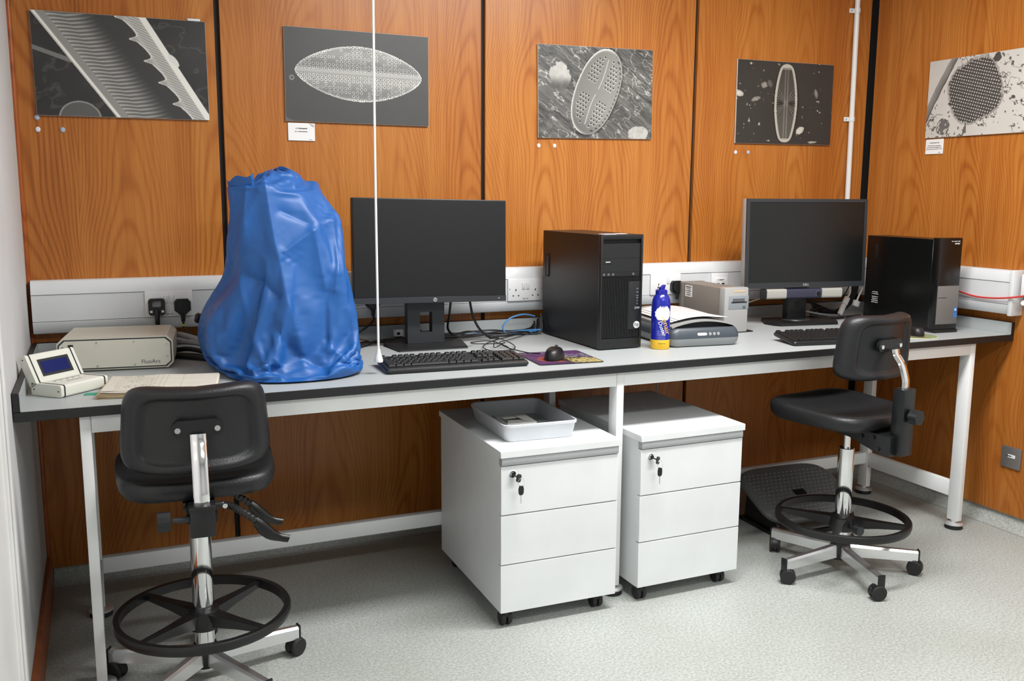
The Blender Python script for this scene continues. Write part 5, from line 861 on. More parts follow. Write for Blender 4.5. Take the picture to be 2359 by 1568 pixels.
-16,3,-9,-16,4,-9,-16,7,-5,-20,7,-1,-23,4,1,-32,-2,2,-31,-6,3,-22,-3,5,-20,0,1,-17,9,9,-16,-7,5,-13,8,11,-14,-1,12,-14,-2,14,-11,-1,17,-4,-7,17,-9,0,13,-10,9,18,-8,8,21,
-2,-3,23,-1,0,24,0,2,28,0,7,35,11,-9,29,20,-13,22,15,-9,23,9,-5,16,15,-7,18,13,-4,17,12,-1,17,12,1,15,12,4,14,12,4,12,13,6,12,13,5,11,15,5,10,15,5,10,17,4,8,18,5,8,20,6,
6,24,6,-39,1,6,-2,29,-2,-3,21,0,-3,19,0,-4,18,3,-4,15,5,-8,14,2,-10,12,-2,-12,11,-2,-14,8,-1,-16,7,-2,-16,6,0,-18,5,-1,-18,4,-2,-20,3,-1,-21,1,0,-22,1,-1,-25,0,-1,-35,-1,
0,-34,-3,1,-25,-3,0,-23,-7,2,-16,-16,-8,-13,-13,-7,-11,-15,-6,-10,-15,-4,-10,-15,-3,-8,-16,0,-8,-15,0,-6,-16,1,-5,-16,2,-4,-17,1,-2,-17,2,-1,-19,-1,-1,-19,-2,-1,-21,-4,0,
-28,-5,2,-27,4,1,-20,8,2,-17,5,6,-16,-5,5,-15,-1,7,-12,7,9,-13,3,10,-11,-7,12,-9,1,11,-10,8,14,-6,3,16,-6,-1,13,-6,8,16,-5,6,20,1,-3,22,3,-3,24,3,0,33,2,6,32,7,-2,21,11,
-7,18,12,-6,16,12,-5,14,13,-5,12,14,-5,12,13,-3,12,13,-2,12,14,-1,11,13,0,11,13,2,9,15,4,7,15,4,6,15,5,6,17,6,4,17,7,4,19,6,-39,1,1,1,24,8,1,17,5,0,16,6,-4,15,2,-7,13,-1,
-7,11,-6,-9,9,-6,-10,9,0,-12,7,2,-13,6,-3,-14,4,-5,-15,3,-4,-16,3,-2,-16,2,-2,-18,2,0,-19,0,1,-22,1,0,-29,-2,2,-28,-1,4,-19,-4,-1,-17,-6,-5,-15,-9,5,-12,-10,-2,-12,-11,
-6,-8,-12,-6,-5,-13,-5,-5,-14,-6,-4,-14,-4,-4,-14,-3,-4,-15,-4,-4,-14,-2,-2,-16,-1,-2,-16,-1,-1,-17,1,-1,-18,3,0,-23,9,1,-25,9,2,-18,-2,3,-16,-4,3,-15,-5,5,-13,-5,7,-12,
5,6,-7,11,7,-10,5,12,-7,-4,11,-8,4,7,-5,10,12,-6,7,15,-5,1,9,-5,12,16,-3,7,18,2,-2,21,2,-1,28,7,-1,28,6,1,20,5,-1,18,7,-2,15,9,-5,15,9,-3,13,10,-2,12,11,-2,9,13,-3,8,13,
-3,6,14,-2,6,13,-4,4,14,-2,4,15,-2,4,16,1,3,15,2,2,17,1,1,19,2,-13,-5,18,2,23,9,3,15,5,-5,15,-1,-7,14,1,-7,11,-4,-6,7,-10,-7,8,-10,-11,9,-2,-9,6,7,-9,6,6,-14,6,-4,-14,3,
-6,-14,4,1,-14,-1,-3,-17,-1,-7,-17,-1,-1,-20,2,4,-27,2,8,-26,-2,0,-15,-7,-13,-17,-4,5,-11,-9,-7,-13,-8,5,-14,-9,0,-10,-10,-3,-11,-10,0,-8,-10,-1,-4,-13,-3,-3,-13,-3,-1,
-14,-4,-1,-14,-3,0,-15,-3,1,-15,-5,2,-16,-2,2,-17,-2,0,-25,0,-7,-18,-8,5,-16,1,5,-15,-1,8,-12,0,2,-11,12,8,-11,-4,8,-10,4,0,-4,15,7,-8,6,13,-6,-3,13,-6,2,2,-2,15,15,-5,1,
10,-5,9,10,-4,14,19,0,0,19,3,-2,27,1,6,28,6,0,21,3,1,17,6,-2,14,10,-5,9,11,-8,8,10,-8,7,9,-9,8,13,-5,7,13,0,7,11,1,8,13,1,8,11,2,7,10,3,1,15,-2,1,16,-1,2,16,2,1,17,2,-28,
-9,27,1,20,7,-3,17,-1,-2,2,-13,-5,9,-6,-7,11,-1,-4,7,-12,-7,9,1,-8,8,4,-6,1,-10,-10,6,7,-9,5,5,-11,5,-4,-8,-1,-10,-15,3,9,-14,2,3,-15,0,-1,-17,1,2,-23,-1,-3,-21,-2,2,-9,
-7,-16,-13,-4,2,-13,-5,1,-6,-9,-10,-11,0,7,-6,-10,-6,-3,-10,-7,-9,-9,4,-6,-9,-2,-5,-11,-4,-4,-12,-2,-2,-12,-2,-3,-12,1,-4,-13,5,6,-11,-8,0,-15,6,5,-14,-9,5,-17,-8,1,-14,
1,-1,-14,8,11,-7,-8,0,-8,9,-1,-10,10,10,-3,-9,-1,-6,12,8,-6,-1,12,-6,1,12,-5,5,3,-5,11,-1,-2,13,7,-5,9,15,-3,7,15,-1,4,18,1,2,22,1,5,23,6,-6,17,3,3,14,2,6,12,7,-7,11,6,
-2,9,9,-1,-1,8,-13,2,10,-7,5,10,-3,6,10,0,5,11,-3,9,6,7,4,9,2,5,13,1,4,14,1,2,12,2,1,16,3,-50,-8,27,-1,13,-5,-3,11,-5,-4,5,-9,4,-10,-13,-2,7,-6,-7,9,-1,-4,7,0,-2,7,9,-7,
4,-2,-7,-3,-13,-5,6,2,-5,5,4,-10,1,-4,-9,-3,-10,-9,6,3,-9,1,5,-13,-1,4,-14,1,8,-14,0,9,-7,-3,-12,-11,-4,-3,-5,0,12,-7,-4,-10,-7,-4,6,-6,-6,1,-2,-6,-9,-7,-3,6,-2,-7,-4,0,
-6,-7,2,-6,-7,1,-8,-5,2,-11,-3,-9,-2,9,3,-13,-3,4,-12,-4,-3,-14,1,-1,-12,-2,7,-10,-4,-4,-9,4,2,-6,7,9,-1,-5,-5,-9,8,6,-4,-1,9,1,-3,-3,-11,11,9,1,-2,4,-2,1,5,-2,1,3,-4,9,
0,-2,12,12,-2,2,10,-1,1,12,1,-6,14,1,6,13,4,5,15,4,-6,1,-3,14,9,4,-1,11,7,-6,2,-3,13,5,7,0,4,5,-7,5,8,0,4,9,2,5,4,-3,2,6,3,1,10,1,1,10,-3,4,8,-1,1,10,4,2,12,-1,-47,-16,
-10,1,3,-7,0,5,-3,-7,10,4,-1,4,-3,4,-6,-6,-1,1,-7,-4,5,-2,-1,6,2,-3,5,2,-3,1,3,-5,-3,-7,2,8,8,-3,3,6,-4,-1,-3,-3,-3,-6,-5,6,6,-9,-1,5,-7,-1,-3,-8,-3,-2,-6,-3,-8,2,3,-4,
-7,-4,2,-4,-2,-5,-2,-4,-4,-5,-3,7,-3,-4,-6,-3,-6,-3,-1,-2,5,-4,-5,1,-4,-1,1,-3,-5,0,-2,-7,0,-3,2,6,3,2,3,-4,-6,4,0,-9,-1,2,-6,-5,2,-7,-6,1,-5,3,-2,-1,8,5,0,4,-1,-3,2,2,
-7,-4,5,2,-4,3,-3,4,5,0,6,1,3,6,2,0,-3,5,-5,2,3,-2,4,5,-1,2,6,-1,-2,6,0,-7,11,0,0,-2,0,12,4,1,3,3,0,2,6,5,2,9,-1,-7,3,2,2,-1,1,11,6,4,-1,4,2,-5,1,6,1,3,1,-4,3,1,-6,4,4,6,
0,6,4,1,3,-9,-2,9,6,0,6,-2,-41,-3,-2,0,-6,-11,1,-1,-4,5,2,6,-4,8,9,-4,3,1,8,-4,-7,-2,-3,-7,1,3,0,0,2,-1,0,2,7,-6,-1,0,3,2,-8,1,2,9,-4,1,4,0,-1,-11,-1,1,-2,-6,-5,10,-3,6,
1,2,-5,-3,1,-1,-7,1,2,-5,-2,4,5,-3,-3,6,-1,2,-6,-5,0,8,-1,0,0,1,0,-12,0,-3,-2,2,0,4,-3,-3,2,-1,-1,-1,3,-4,-4,-4,-1,-2,10,3,-2,0,2,9,-12,-1,5,0,-1,1,0,-2,-5,1,-6,-8,0,-1,
1,0,2,4,0,1,8,1,-4,-2,5,1,-10,1,-4,-2,5,5,0,-2,2,6,-1,0,8,-1,-3,1,-1,-3,-5,-2,-4,1,4,-1,-7,5,4,-1,3,-2,1,1,-2,3,-6,0,6,-1,2,7,-1,7,2,3,-2,-8,10,-6,-6,1,-1,2,-7,1,8,3,4,1,
-1,-1,1,-3,5,4,4,-3,-11,4,-1,-1,-2,4,11,6,-2,-9,-1,6,7,-8,2,3,]
_d = np.array(COVER, np.int64).reshape(60, 72, 3); _d[:, 0] = np.cumsum(_d[:, 0], 0); P = np.cumsum(_d, 1)*.0005+np.array([.7, -.5, 1.0])
def upsample(A, axis, wrap):
    n = A.shape[axis]; A = np.moveaxis(A, axis, 0); g = (lambda k: np.take(A, k % n, 0)) if wrap else (lambda k: np.take(A, np.clip(k, 0, n-1), 0)); i = np.arange(n if wrap else n-1); out = []
    for t in (0, .25, .5, .75):
        a, b_, c_, d_ = g(i-1), g(i), g(i+1), g(i+2); out.append(.5*((2*b_)+(c_-a)*t+(2*a-5*b_+4*c_-d_)*t*t+(3*b_-3*c_+d_-a)*t**3))
    r_ = np.stack(out, 1).reshape(-1, *A.shape[1:]); r_ = r_ if wrap else np.concatenate([r_, A[-1:]], 0); return np.moveaxis(r_, 0, axis)
P = upsample(upsample(P, 1, True), 0, False); NZ, NA = P.shape[:2]
CREASE = [
    (0.011, 0.016, [(0.659, 1.367), (0.67, 1.286), (0.686, 1.17), (0.701, 1.098), (0.716, 0.997), (0.741, 0.912), (0.757, 0.832), (0.764, 0.76)]),
    (0.007, 0.014, [(0.613, 1.338), (0.601, 1.198), (0.58, 1.101), (0.594, 0.997), (0.623, 0.882), (0.664, 0.777)]),
    (0.007, 0.014, [(0.799, 1.205), (0.823, 1.067), (0.837, 0.964), (0.837, 0.865), (0.83, 0.775)]),
    (0.006, 0.014, [(0.874, 1.25), (0.888, 1.148), (0.895, 1.008), (0.917, 0.802)]),
    (-0.0105, 0.0165, [(0.597, 1.08), (0.651, 1.054), (0.689, 1.016)]),
    (0.0075, 0.0135, [(0.794, 1.205), (0.711, 1.143)]),
    (-0.0075, 0.015, [(0.708, 1.264), (0.786, 1.227)]),
    (0.009, 0.0135, [(0.853, 1.232), (0.866, 1.103), (0.857, 1.028)]),
    (-0.0105, 0.015, [(0.831, 1.02), (0.827, 0.865)]),
    (-0.0105, 0.0165, [(0.69, 0.91), (0.721, 0.862), (0.756, 0.827), (0.811, 0.795)]),
    (0.009, 0.012, [(0.674, 0.833), (0.709, 0.774), (0.839, 0.769), (0.888, 0.799), (0.841, 0.85)]),
    (-0.0075, 0.0105, [(0.674, 0.833), (0.664, 0.777)]),
    (-0.0075, 0.0225, [(0.526, 0.987), (0.528, 0.919)])]
_x, _z = P[..., 0], P[..., 2]; P[..., 0] = _x+sst(.70, .52, _x)*(.024*np.exp(-((_z-1.07)/.075)**2)-.010*np.exp(-((_z-1.32)/.05)**2))
X, Y, Zw = P[..., 0], P[..., 1], P[..., 2]
du = np.roll(P, -2, 1)-np.roll(P, 2, 1); dv = np.gradient(P, axis=0); nrm = np.cross(du, dv); nrm /= np.linalg.norm(nrm, axis=-1, keepdims=True)+1e-9
nrm *= np.sign((nrm[..., :2]*(P[..., :2]-P[..., :2].mean((0, 1)))).sum(-1).mean())
def seg_d(a, z, p, q):
    vx, vz = q[0]-p[0], q[1]-p[1]; L2 = vx*vx+vz*vz+1e-12; t = np.clip(((a-p[0])*vx+(z-p[1])*vz)/L2, 0, 1); return np.hypot(a-p[0]-t*vx, z-p[1]-t*vz)
a_ = X-(Y+.6)*.185; zp = Zw-(Y+.6)*(Zw-1.3156)/2.8
front = np.clip((-.45-Y)/.08, 0, 1)*np.clip((Zw-H-.012)/.03, 0, 1)*np.clip(-nrm[..., 1]*2.5, 0, 1); disp = np.zeros_like(X)
for amp, wid, pts in CREASE:
    best = np.full(X.shape, 9.)
    for i in range(len(pts)-1): best = np.minimum(best, seg_d(a_, zp, pts[i], pts[i+1]))
    disp += amp*np.exp(-(best/wid)**1.15)
P = P+nrm*(disp*front)[..., None]
me = bpy.data.meshes.new('dust_cover'); idx = np.arange(NZ*NA).reshape(NZ, NA); nx_ = np.roll(idx, -1, 1)
q = np.stack([idx[:-1], nx_[:-1], nx_[1:], idx[1:]], -1).reshape(-1, 4)
me.from_pydata(P.reshape(-1, 3).tolist(), [], q.tolist()+[idx[-1].tolist()])
me.materials.append(MATS['nylon_blue']); me.polygons.foreach_set('use_smooth', [True]*len(me.polygons)); me.update()
bag = thing('microscope_cover', 'blue nylon dust cover draped over a microscope on the bench', 'dust cover')
link(bpy.data.objects.new('drape', me), bag)
# gathered collar flap at the upper left
b = nb(); rings = []
for i in range(15):
    s = i/14; a = R(205-120*s)
    base = Vector((.632+.052*math.cos(a), -.53-.060*math.sin(a), H+.528+.014*s)); top = Vector((.628+.060*math.cos(a), -.535-.066*math.sin(a), H+.560+.026*s+.005*math.sin(s*13)))
    mid = (base+top)/2+Vector((-.004*math.cos(s*25), -.004*math.sin(s*22), 0))
    n_ = Vector((math.cos(a), -math.sin(a), 0))*.0012
    rings.append([base-n_*6, mid-n_, top-n_, top+n_, mid+n_, base+n_*5])
obj('gathered_collar', loft(nb(), rings), 'nylon_blue', bag)
k_ = thing('focus_knob', 'small black knob showing past the left edge of the blue cover', 'knob', (.512, -.20, H+.126))
b = nb(); lathe(b, [(0, 0), (.014, 0), (.017, .004), (.017, .016), (.012, .021), (0, .021)], seg=24, M=Matrix.Rotation(R(-75), 4, 'Y')); obj('cap', b, 'plastic_black', k_)
b = nb(); cyl(b, (.002, 0, 0), (.05, .0, -.012), .008, seg=14); cyl(b, (.05, 0, -.012), (.05, 0, -.125), .010, seg=14); obj('post', b, 'plastic_black', k_)
# cables between power unit and cover
def cable(name, pts, r, m, label, group=None, cat='cable', n=8, seg=8):
    return tag(obj(name, tube(nb(), pts, r, seg, n), m), label, cat, group)
zb = H+.001
cable('sheathed_cable', [(.395, -.092, zb+.050), (.415, -.095, zb+.062), (.45, -.13, zb+.066), (.50, -.2, zb+.055), (.55, -.30, zb+.03)], .0095, 'cable_grey', 'upper thick grey cable from power unit to under blue cover', 'cables behind the power unit')
cable('sheathed_cable', [(.397, -.108, zb+.026), (.415, -.115, zb+.032), (.45, -.15, zb+.045), (.51, -.22, zb+.044), (.56, -.31, zb+.02)], .0095, 'cable_grey', 'lower thick grey cable from power unit to under blue cover', 'cables behind the power unit')
cable('power_cable', [(.39, -.14, zb+.010), (.43, -.17, zb+.022), (.47, -.20, zb+.028), (.52, -.26, zb+.022), (.57, -.33, zb+.01)], .008, 'cable_black', 'topmost black cable looping from power unit to under blue cover', 'cables behind the power unit')
cable('power_cable', [(.39, -.16, zb+.008), (.44, -.20, zb+.010), (.50, -.25, zb+.010), (.58, -.32, zb+.008)], .008, 'cable_black', 'middle black cable lying from power unit to under blue cover', 'cables behind the power unit')
cable('power_cable', [(.39, -.185, zb+.008), (.44, -.215, zb+.008), (.50, -.275, zb+.008), (.57, -.345, zb+.008)], .008, 'cable_black', 'lowest black cable lying from power unit to under blue cover', 'cables behind the power unit')
cable('plug_lead', [(.464, YT-.026, .887), (.465, YT-.028, .868), (.478, -.095, .850), (.50, -.11, .836), (.545, -.13, .825)], .004, 'cable_black', 'thin black lead from the right plug dropping behind blue cover')
b = nb(); cyl(b, (.4645, YT-.028, .878), (.4645, YT-.028, .872), .0058, seg=12); tag(obj('cable_tag', b, 'yellow_tag'), 'yellow tag round the lead of the right plug', 'cable tag')
cable('plug_lead', [(.383, YT-.028, .884), (.382, YT-.030, .86), (.375, -.085, .83), (.36, -.078, .81)], .005, 'cable_black', 'thin black lead from the left plug dropping behind power unit')
# ------------------------------------------------------------------ left monitor
t = thing('computer_monitor', 'wide black monitor with square holed stand behind the pull cord', 'monitor', (1.2645, -0.235, H), R(-1.5), 'computer monitors')
b = nb()
prism(b, [(-.128, -.122, .0005), (.118, -.122, .0005), (.145, .020, .0005), (.120, .105, .0005), (-.120, .105, .0005), (-.145, .02, .0005)], (0, 0, .009)); bmesh.ops.bevel(b, geom=b.edges[:], offset=.002, segments=2, affect='EDGES'); obj('base', b, 'bezel_black', t)
st = obj('stand_column', nb(), 'bezel_black', t); bpy.data.objects.remove(st)
b = nb(); yk = lambda x: .012-.030*(1-(x/.068)**2)*0
xs = [-.068, -.050, -.0225, .0225, .050, .068]
def face_col(x0, x1, z0, z1):
    box(b, x0, x1, -.004-.010, .022, z0, z1)
face_col(-.068, -.0225, .010, .235); face_col(.0225, .068, .010, .235); face_col(-.0225, .0225, .010, .048); face_col(-.0225, .0225, .120, .235)
bmesh.ops.remove_doubles(b, verts=b.verts[:], dist=1e-5)
obj('stand_column', b, 'bezel_grey', t)
mon = Matrix.Translation((.006, -.058, .3375)) @ Matrix.Rotation(R(0.9), 4, 'Y') @ Matrix.Rotation(R(-3), 4, 'X')
def mobj(name, bm, m, parent, M): bmesh.ops.transform(bm, matrix=M, verts=bm.verts[:]); return obj(name, bm, m, parent)
hs = mobj('housing', bx(-.276, .276, -.010, .020, -.178, .178, bev=.003), 'plastic_black', t, mon)
mobj('rear_bulge', bx(-.12, .12, .018, .055, -.11, .09, bev=.012), 'plastic_black', t, mon)
mobj('screen', bx(-.2725, .2725, -.0112, -.0100, -.156, .1745), 'screen_black', t, mon)
chn = mobj('chin', bx(-.276, .276, -.0122, -.0098, -.1785, -.1575, bev=.0008, seg=1), 'bezel_grey', t, mon)
b = nb(); cyl(b, (.01, -.0120, -.168), (.01, -.0132, -.168), .0072, seg=24); lg = mobj('logo_disc', b, 'chrome', t, mon)
o_ = text('hp', .0105, 'bezel_black', t, (0, 0, 0)); o_.matrix_local = mon @ Matrix.Translation((.01, -.0135, -.1675)) @ Matrix.Rotation(PI/2, 4, 'X')
b = nb(); cyl(b, (.248, -.0120, -.167), (.248, -.0130, -.167), .0028, seg=10); mobj('power_button', b, 'steel', t, mon)
# ------------------------------------------------------------------ pull cord
t = thing('pull_cord', 'white light pull cord with conical pull hanging in front of left monitor', 'pull cord', (0.962, -0.70, ZC))
b = nb(); tube(b, [(.0, 0, -.0005), (.001, 0, -.6), (-.001, 0, -1.1), (.0, 0, -1.645)], .0036, 8, 10); obj('cord', b, 'cord_white', t)
b = nb(); lathe(b, [(.0, -1.682), (.0125, -1.682), (.0135, -1.677), (.011, -1.668), (.0065, -1.652), (.0055, -1.644), (0, -1.644)], seg=24); obj('pull', b, 'white_gloss', t)
# ------------------------------------------------------------------ keyboards
KM = {}
def key_mesh(w, d=.0165, m='plastic_black'):
    k = (round(w, 4), d, m)
    if k not in KM:
        b = nb(); h = .0065
        loft(b, [[(-w/2, -d/2, 0), (w/2, -d/2, 0), (w/2, d/2, 0), (-w/2, d/2, 0)], [(-w/2, -d/2, .002), (w/2, -d/2, .002), (w/2, d/2, .002), (-w/2, d/2, .002)], [(-w/2+.0022, -d/2+.0022, h), (w/2-.0022, -d/2+.0022, h), (w/2-.0022, d/2-.0012, h+.0006), (-w/2+.0022, d/2-.0012, h+.0006)]])
        me = bpy.data.meshes.new('key'); bmesh.ops.recalc_face_normals(b, faces=b.faces[:]); b.to_mesh(me); b.free(); me.materials.append(MATS[m]); KM[k] = me
    return KM[k]
def keyboard(label, loc, rot, tilt, wd=.457, dp=.158):
    t = thing('keyboard', label, 'keyboard', loc, (R(tilt), 0, rot), 'keyboards')
    b = nb(); o = rrect(wd, dp, .010, 4)
    loft(b, [[(p[0]*.985, p[1]*.96, .002) for p in o], [(p[0], p[1], .007) for p in o], [(p[0], p[1], .011) for p in o], [(p[0]*.985, p[1]*.955, .0165) for p in o]])
    cs = obj('case', b, 'bezel_black', t)
    b = nb()
    for x0, x1, y0, y1 in ((-.218, .070, -.062, .038), (.080, .139, -.062, -.022), (.080, .139, -.002, .038), (.149, .219, -.062, .038), (-.218, .139, .050, .070)): box(b, x0, x1, y0, y1, .0160, .0169)
    obj('key_well', b, 'hole_black', cs)
    u_ = .019
    def key(x, y, w=1.0, h=1.0): link(bpy.data.objects.new('key', key_mesh(w*u_-.0022, h*u_-.0025)), t, (x, y, .0172))
    x0 = -.2165
    def row(y, ws, xs=x0):
        x = xs
        for w_ in ws:
            if w_ > 0: key(x+w_*u_/2, y, w_)
            x += abs(w_)*u_
    yr = [.0595, .0285, .0095, -.0095, -.0285, -.0475] ; yr = [.060, .0285, .0092, -.0101, -.0294, -.0487]
    row(yr[0], [1, -1, 1, 1, 1, 1, -.5, 1, 1, 1, 1, -.5, 1, 1, 1, 1]); row(yr[1], [1]*13+[2]); row(yr[2], [1.5]+[1]*12+[1.5]); row(yr[3], [1.75]+[1]*11+[2.25]); row(yr[4], [2.25]+[1]*10+[2.75]); row(yr[5], [1.25]*3+[6.25]+[1.25]*4)
    xn = .081
    for y in (yr[0], yr[1], yr[2]): row(y, [1, 1, 1], xn)
    row(yr[4], [-1, 1], xn); row(yr[5], [1, 1, 1], xn)
    xp = .146
    for y in (yr[1], yr[2], yr[3], yr[4]): row(y, [1, 1, 1, 1] if y in (yr[1],) else [1, 1, 1], xp)
    row(yr[5], [2, 1], xp); key(xp+3.5*u_, (yr[2]+yr[3])/2, 1, 2); key(xp+3.5*u_, (yr[4]+yr[5])/2, 1, 2)
    b = nb()
    for k in range(3): cyl(b, (.165+k*.018, .060, .0166), (.165+k*.018, .060, .0172), .002, seg=8)
    obj('status_lights', b, 'text_grey', cs)
    if tilt > 0:
        h = dp/2*2*math.sin(R(tilt))
        for s in (-1, 1): obj('foot', bx(s*.18-.015, s*.18+.015, .055, .062, .003-h*.83, .004), 'bezel_black', t)
    return t
def kb_at(flx, fly, ang, tilt, label, wd=.457, dp=.158):
    a = R(ang); cx = flx+wd/2*math.cos(a)-dp/2*math.sin(a); cy = fly+wd/2*math.sin(a)+dp/2*math.cos(a)
    return keyboard(label, (cx, cy, H+dp/2*math.sin(R(tilt))-.0008), a, tilt, wd, dp)
kb_at(.978, -.726, -3.4, 4.0, 'black keyboard in front of the left monitor, under the pull cord', .457, .168)
kb_at(2.478, -.758, -9.0, 6.5, 'black keyboard in front of the right monitor, partly behind the far stool', .445, .15)
# ------------------------------------------------------------------ mouse, mat
u, v = grid(90, 80)
def matprint(u, v):
    c = np.stack([.34+0*u, .14+0*u, .40+0*u], -1); n = fbm(u*5, v*5, 4, 2)
    c = c*(.75+.6*n)[..., None]
    d = np.hypot((u-.40)/.30, (v-.62)/.26); c = np.where((d < 1)[..., None], np.array([.78, .28, .22])*(.75+.5*fbm(u*9, v*9, 2, 5))[..., None], c)
    d = np.hypot((u-.62)/.22, (v-.72)/.2); c = np.where((d < 1)[..., None], np.array([.22, .14, .12])*(.6+1.2*n)[..., None], c)
    sp = fbm(u*28, v*28, 2, 9); m = (u > .55)*(sp > .50)*(v > .25); c = np.where(m.astype(bool)[..., None], np.stack([.80-.3*(v < .6), .78-.25*(v < .6), .55-.3*(v > .6)], -1), c)
    c = np.where(((u > .62) & (v > .66) & (sp > .36))[..., None], np.array([.85, .76, .35]), c)
    c = np.where(((np.abs(v-.1) < .012) & (u < .4) & (fbm(u*120, v*3, 1, 3) > .4))[..., None], .75, c)
    m_ = c.mean(-1, keepdims=True); return (m_+(c-m_)*.72)*.80
mp = thing('mouse_mat', 'purple printed mouse mat beside the left keyboard', 'mouse mat', (1.588, -.655, H), R(-5))
b = nb(); o = rrect(.222, .232, .010, 3); prism(b, [(p[0], p[1], .0004) for p in o], (0, 0, .0022)); obj('pad', b, 'plastic_black', mp)
vgrid('print', np.stack([(u-.5)*.214, (.5-v)*.224, np.full_like(u, .0028)], -1), matprint(u, v), 'mat_print', mp)
def mouse(label, loc, rot, sc=1):
    t = thing('computer_mouse', label, 'mouse', loc, rot, 'computer mice')
    b = nb(); rings = []
    for j in range(13):
        f = j/12; zf = .0005+.036*math.sin(f*PI/2); k = math.cos(f*PI/2)**.55 if f < 1 else .02
        rings.append([((.031*k*math.cos(a)*(1-.10*math.cos(2*a)) )*sc, (.057*k*math.sin(a)-.006*f)*sc, zf*(1-.10*max(0, math.sin(a))*k)*sc) for a in [2*PI*i/32 for i in range(32)]])
    obj('shell', loft(b, rings), 'plastic_black', t, smooth=60)
    b = nb(); cyl(b, (-.0035*sc, .026*sc, .029*sc), (.0035*sc, .026*sc, .029*sc), .0085*sc, seg=16); obj('scroll_wheel', b, 'rubber_black', t)
    return t
mouse('black mouse standing on the purple mouse mat', (1.562, -.672, H+.0032), R(-38), 1.08)
mouse('black mouse on the round green mat behind the far stool', (3.100, -.715, H+.0032), R(-20), 1.05)
t = thing('round_mat', 'round printed greenish mat under the right hand mouse', 'mouse mat', (3.085, -.742, H), 0)
b = nb(); lathe(b, [(0, .0005), (.078, .0005), (.079, .0012), (.078, .0024), (0, .0024)], seg=48); obj('disc', b, 'card_white', t)
u, v = grid(60, 40); rr_ = u*.077; aa = v*2*PI
dc = np.stack([.55+.25*fbm(u*6, np.cos(aa)*3+3, 3, 2), .58+.25*fbm(u*6, np.sin(aa)*3+3, 3, 3), .38+.2*fbm(u*5, np.cos(aa)*4+9, 3, 4)], -1); dc = dc*.8; dc = np.where((np.abs(u-.55) < .08)[..., None]*(np.sin(aa*2) > 0)[..., None], .25, dc)
vgrid('print', np.stack([rr_*np.cos(aa), rr_*np.sin(aa), np.full_like(u, .0027)], -1), dc, 'mat_print', t)
# ------------------------------------------------------------------ left tower
t = thing('computer_tower', 'tall black tower computer with ribbed front standing between the monitors', 'computer', (1.7805+.0845, -.578, H), R(0.4), 'computer towers')
w2 = .0845
b = nb(); box(b, -w2, w2, .018, .445, .004, .398, bev=.0015, seg=1); cs = obj('case', b, 'case_black', t)
# side handle on the left panel
b = nb(); o = rrect(.030, .088, .010, 4); oi = rrect(.022, .080, .007, 4)
loft(b, [[(-w2-.0002, .405+p[0], .268+p[1]) for p in o], [(-w2-.003, .405+p[0], .268+p[1]) for p in o], [(-w2-.003, .405+p[0], .268+p[1]) for p in oi], [(-w2-.0004, .405+p[0], .268+p[1]) for p in oi]], cap=False)
h_ = obj('side_handle', b, 'hole_black', t)
b = nb(); prism(b, [(-w2-.0005, .4085+p[0]*.78, .268+p[1]*.95) for p in oi], (-.001, 0, 0)); obj('latch', b, 'bezel_grey', h_)
b = nb()
fz0, fz1 = .003, .3985
# bezel frame with recessed top bay
box(b, -w2, -w2+.010, 0, .018, fz0, fz1, bev=.002); box(b, w2-.008, w2, 0, .018, fz0, fz1, bev=.002); box(b, -w2+.009, w2-.007, 0, .018, fz0, .038, bev=.002); box(b, -w2+.009, w2-.007, .001, .018, .382, fz1, bev=.002)
obj('bezel', b, 'plastic_black', t)
obj('bay_panel', bx(-w2+.0095, w2-.0075, .006, .018, .254, .368), 'bezel_black', t)
obj('top_recess', bx(-w2+.0095, w2-.0075, .014, .018, .366, .384), 'hole_black', t)
b = nb(); box(b, -w2+.0095, w2-.0075, .0052, .0062, .3175, .3185); box(b, -w2+.0095, w2-.0075, .0052, .0062, .2700, .2708); obj('bay_joints', b, 'hole_black', t)
d_ = obj('drive_tab', bx(-w2+.012, -w2+.048, .0048, .0062, .298, .312), 'hole_black', t); obj('drive_light', bx(-w2+.022, -w2+.040, .0040, .0050, .3035, .3065), 'text_light', d_)
op = obj('optical_drive', bx(-w2+.0095, w2-.030, .004, .006, .2555, .2695), 'hole_black', t)
b = nb()
for x in (-.073, -.055, -.037, .044): box(b, x, x+.008, .0032, .0042, .2585, .2660)
obj('drive_symbols', b, 'text_grey', op)
obj('grille_backing', bx(-w2+.0095, w2-.0075, .013, .018, .038, .254), 'hole_black', t)
b = nb(); n_ = 24; x0 = -w2+.011; x1 = w2-.010
for k in range(n_):
    x = x0+(x1-x0)*(k+.5)/n_
    if k < 17: box(b, x-.0018, x+.0018, .002, .014, .040, .253)
    else: box(b, x-.0018, x+.0018, .002, .014, .040, .066); box(b, x-.0018, x+.0018, .002, .014, .238, .253)
obj('grille_ribs', b, 'plastic_black', t)
cpn = obj('control_panel', bx(x0+(x1-x0)*17/n_, w2-.0075, .003, .016, .067, .237, bev=.001), 'bezel_black', t)
b = nb(); cyl(b, (.0655, .0032, .0835), (.0655, .0018, .0835), .0125, seg=28); obj('logo_disc', b, 'text_light', t)
text('hp', .0185, 'bezel_black', t, (.0655, .0014, .0845), (PI/2, 0, 0))
text('Z240', .0095, 'text_light', t, (.066, .0028, .143), (PI/2, 0, 0))
b = nb()
for k, z in enumerate((.208, .196, .184, .176)): box(b, .061, .070, .0020, .0032, z, z+.0045)
for z in (.168, .158): cyl(b, (.0655, .0032, z), (.0655, .0018, z), .0028, seg=12)
obj('ports', b, 'text_grey', cpn)
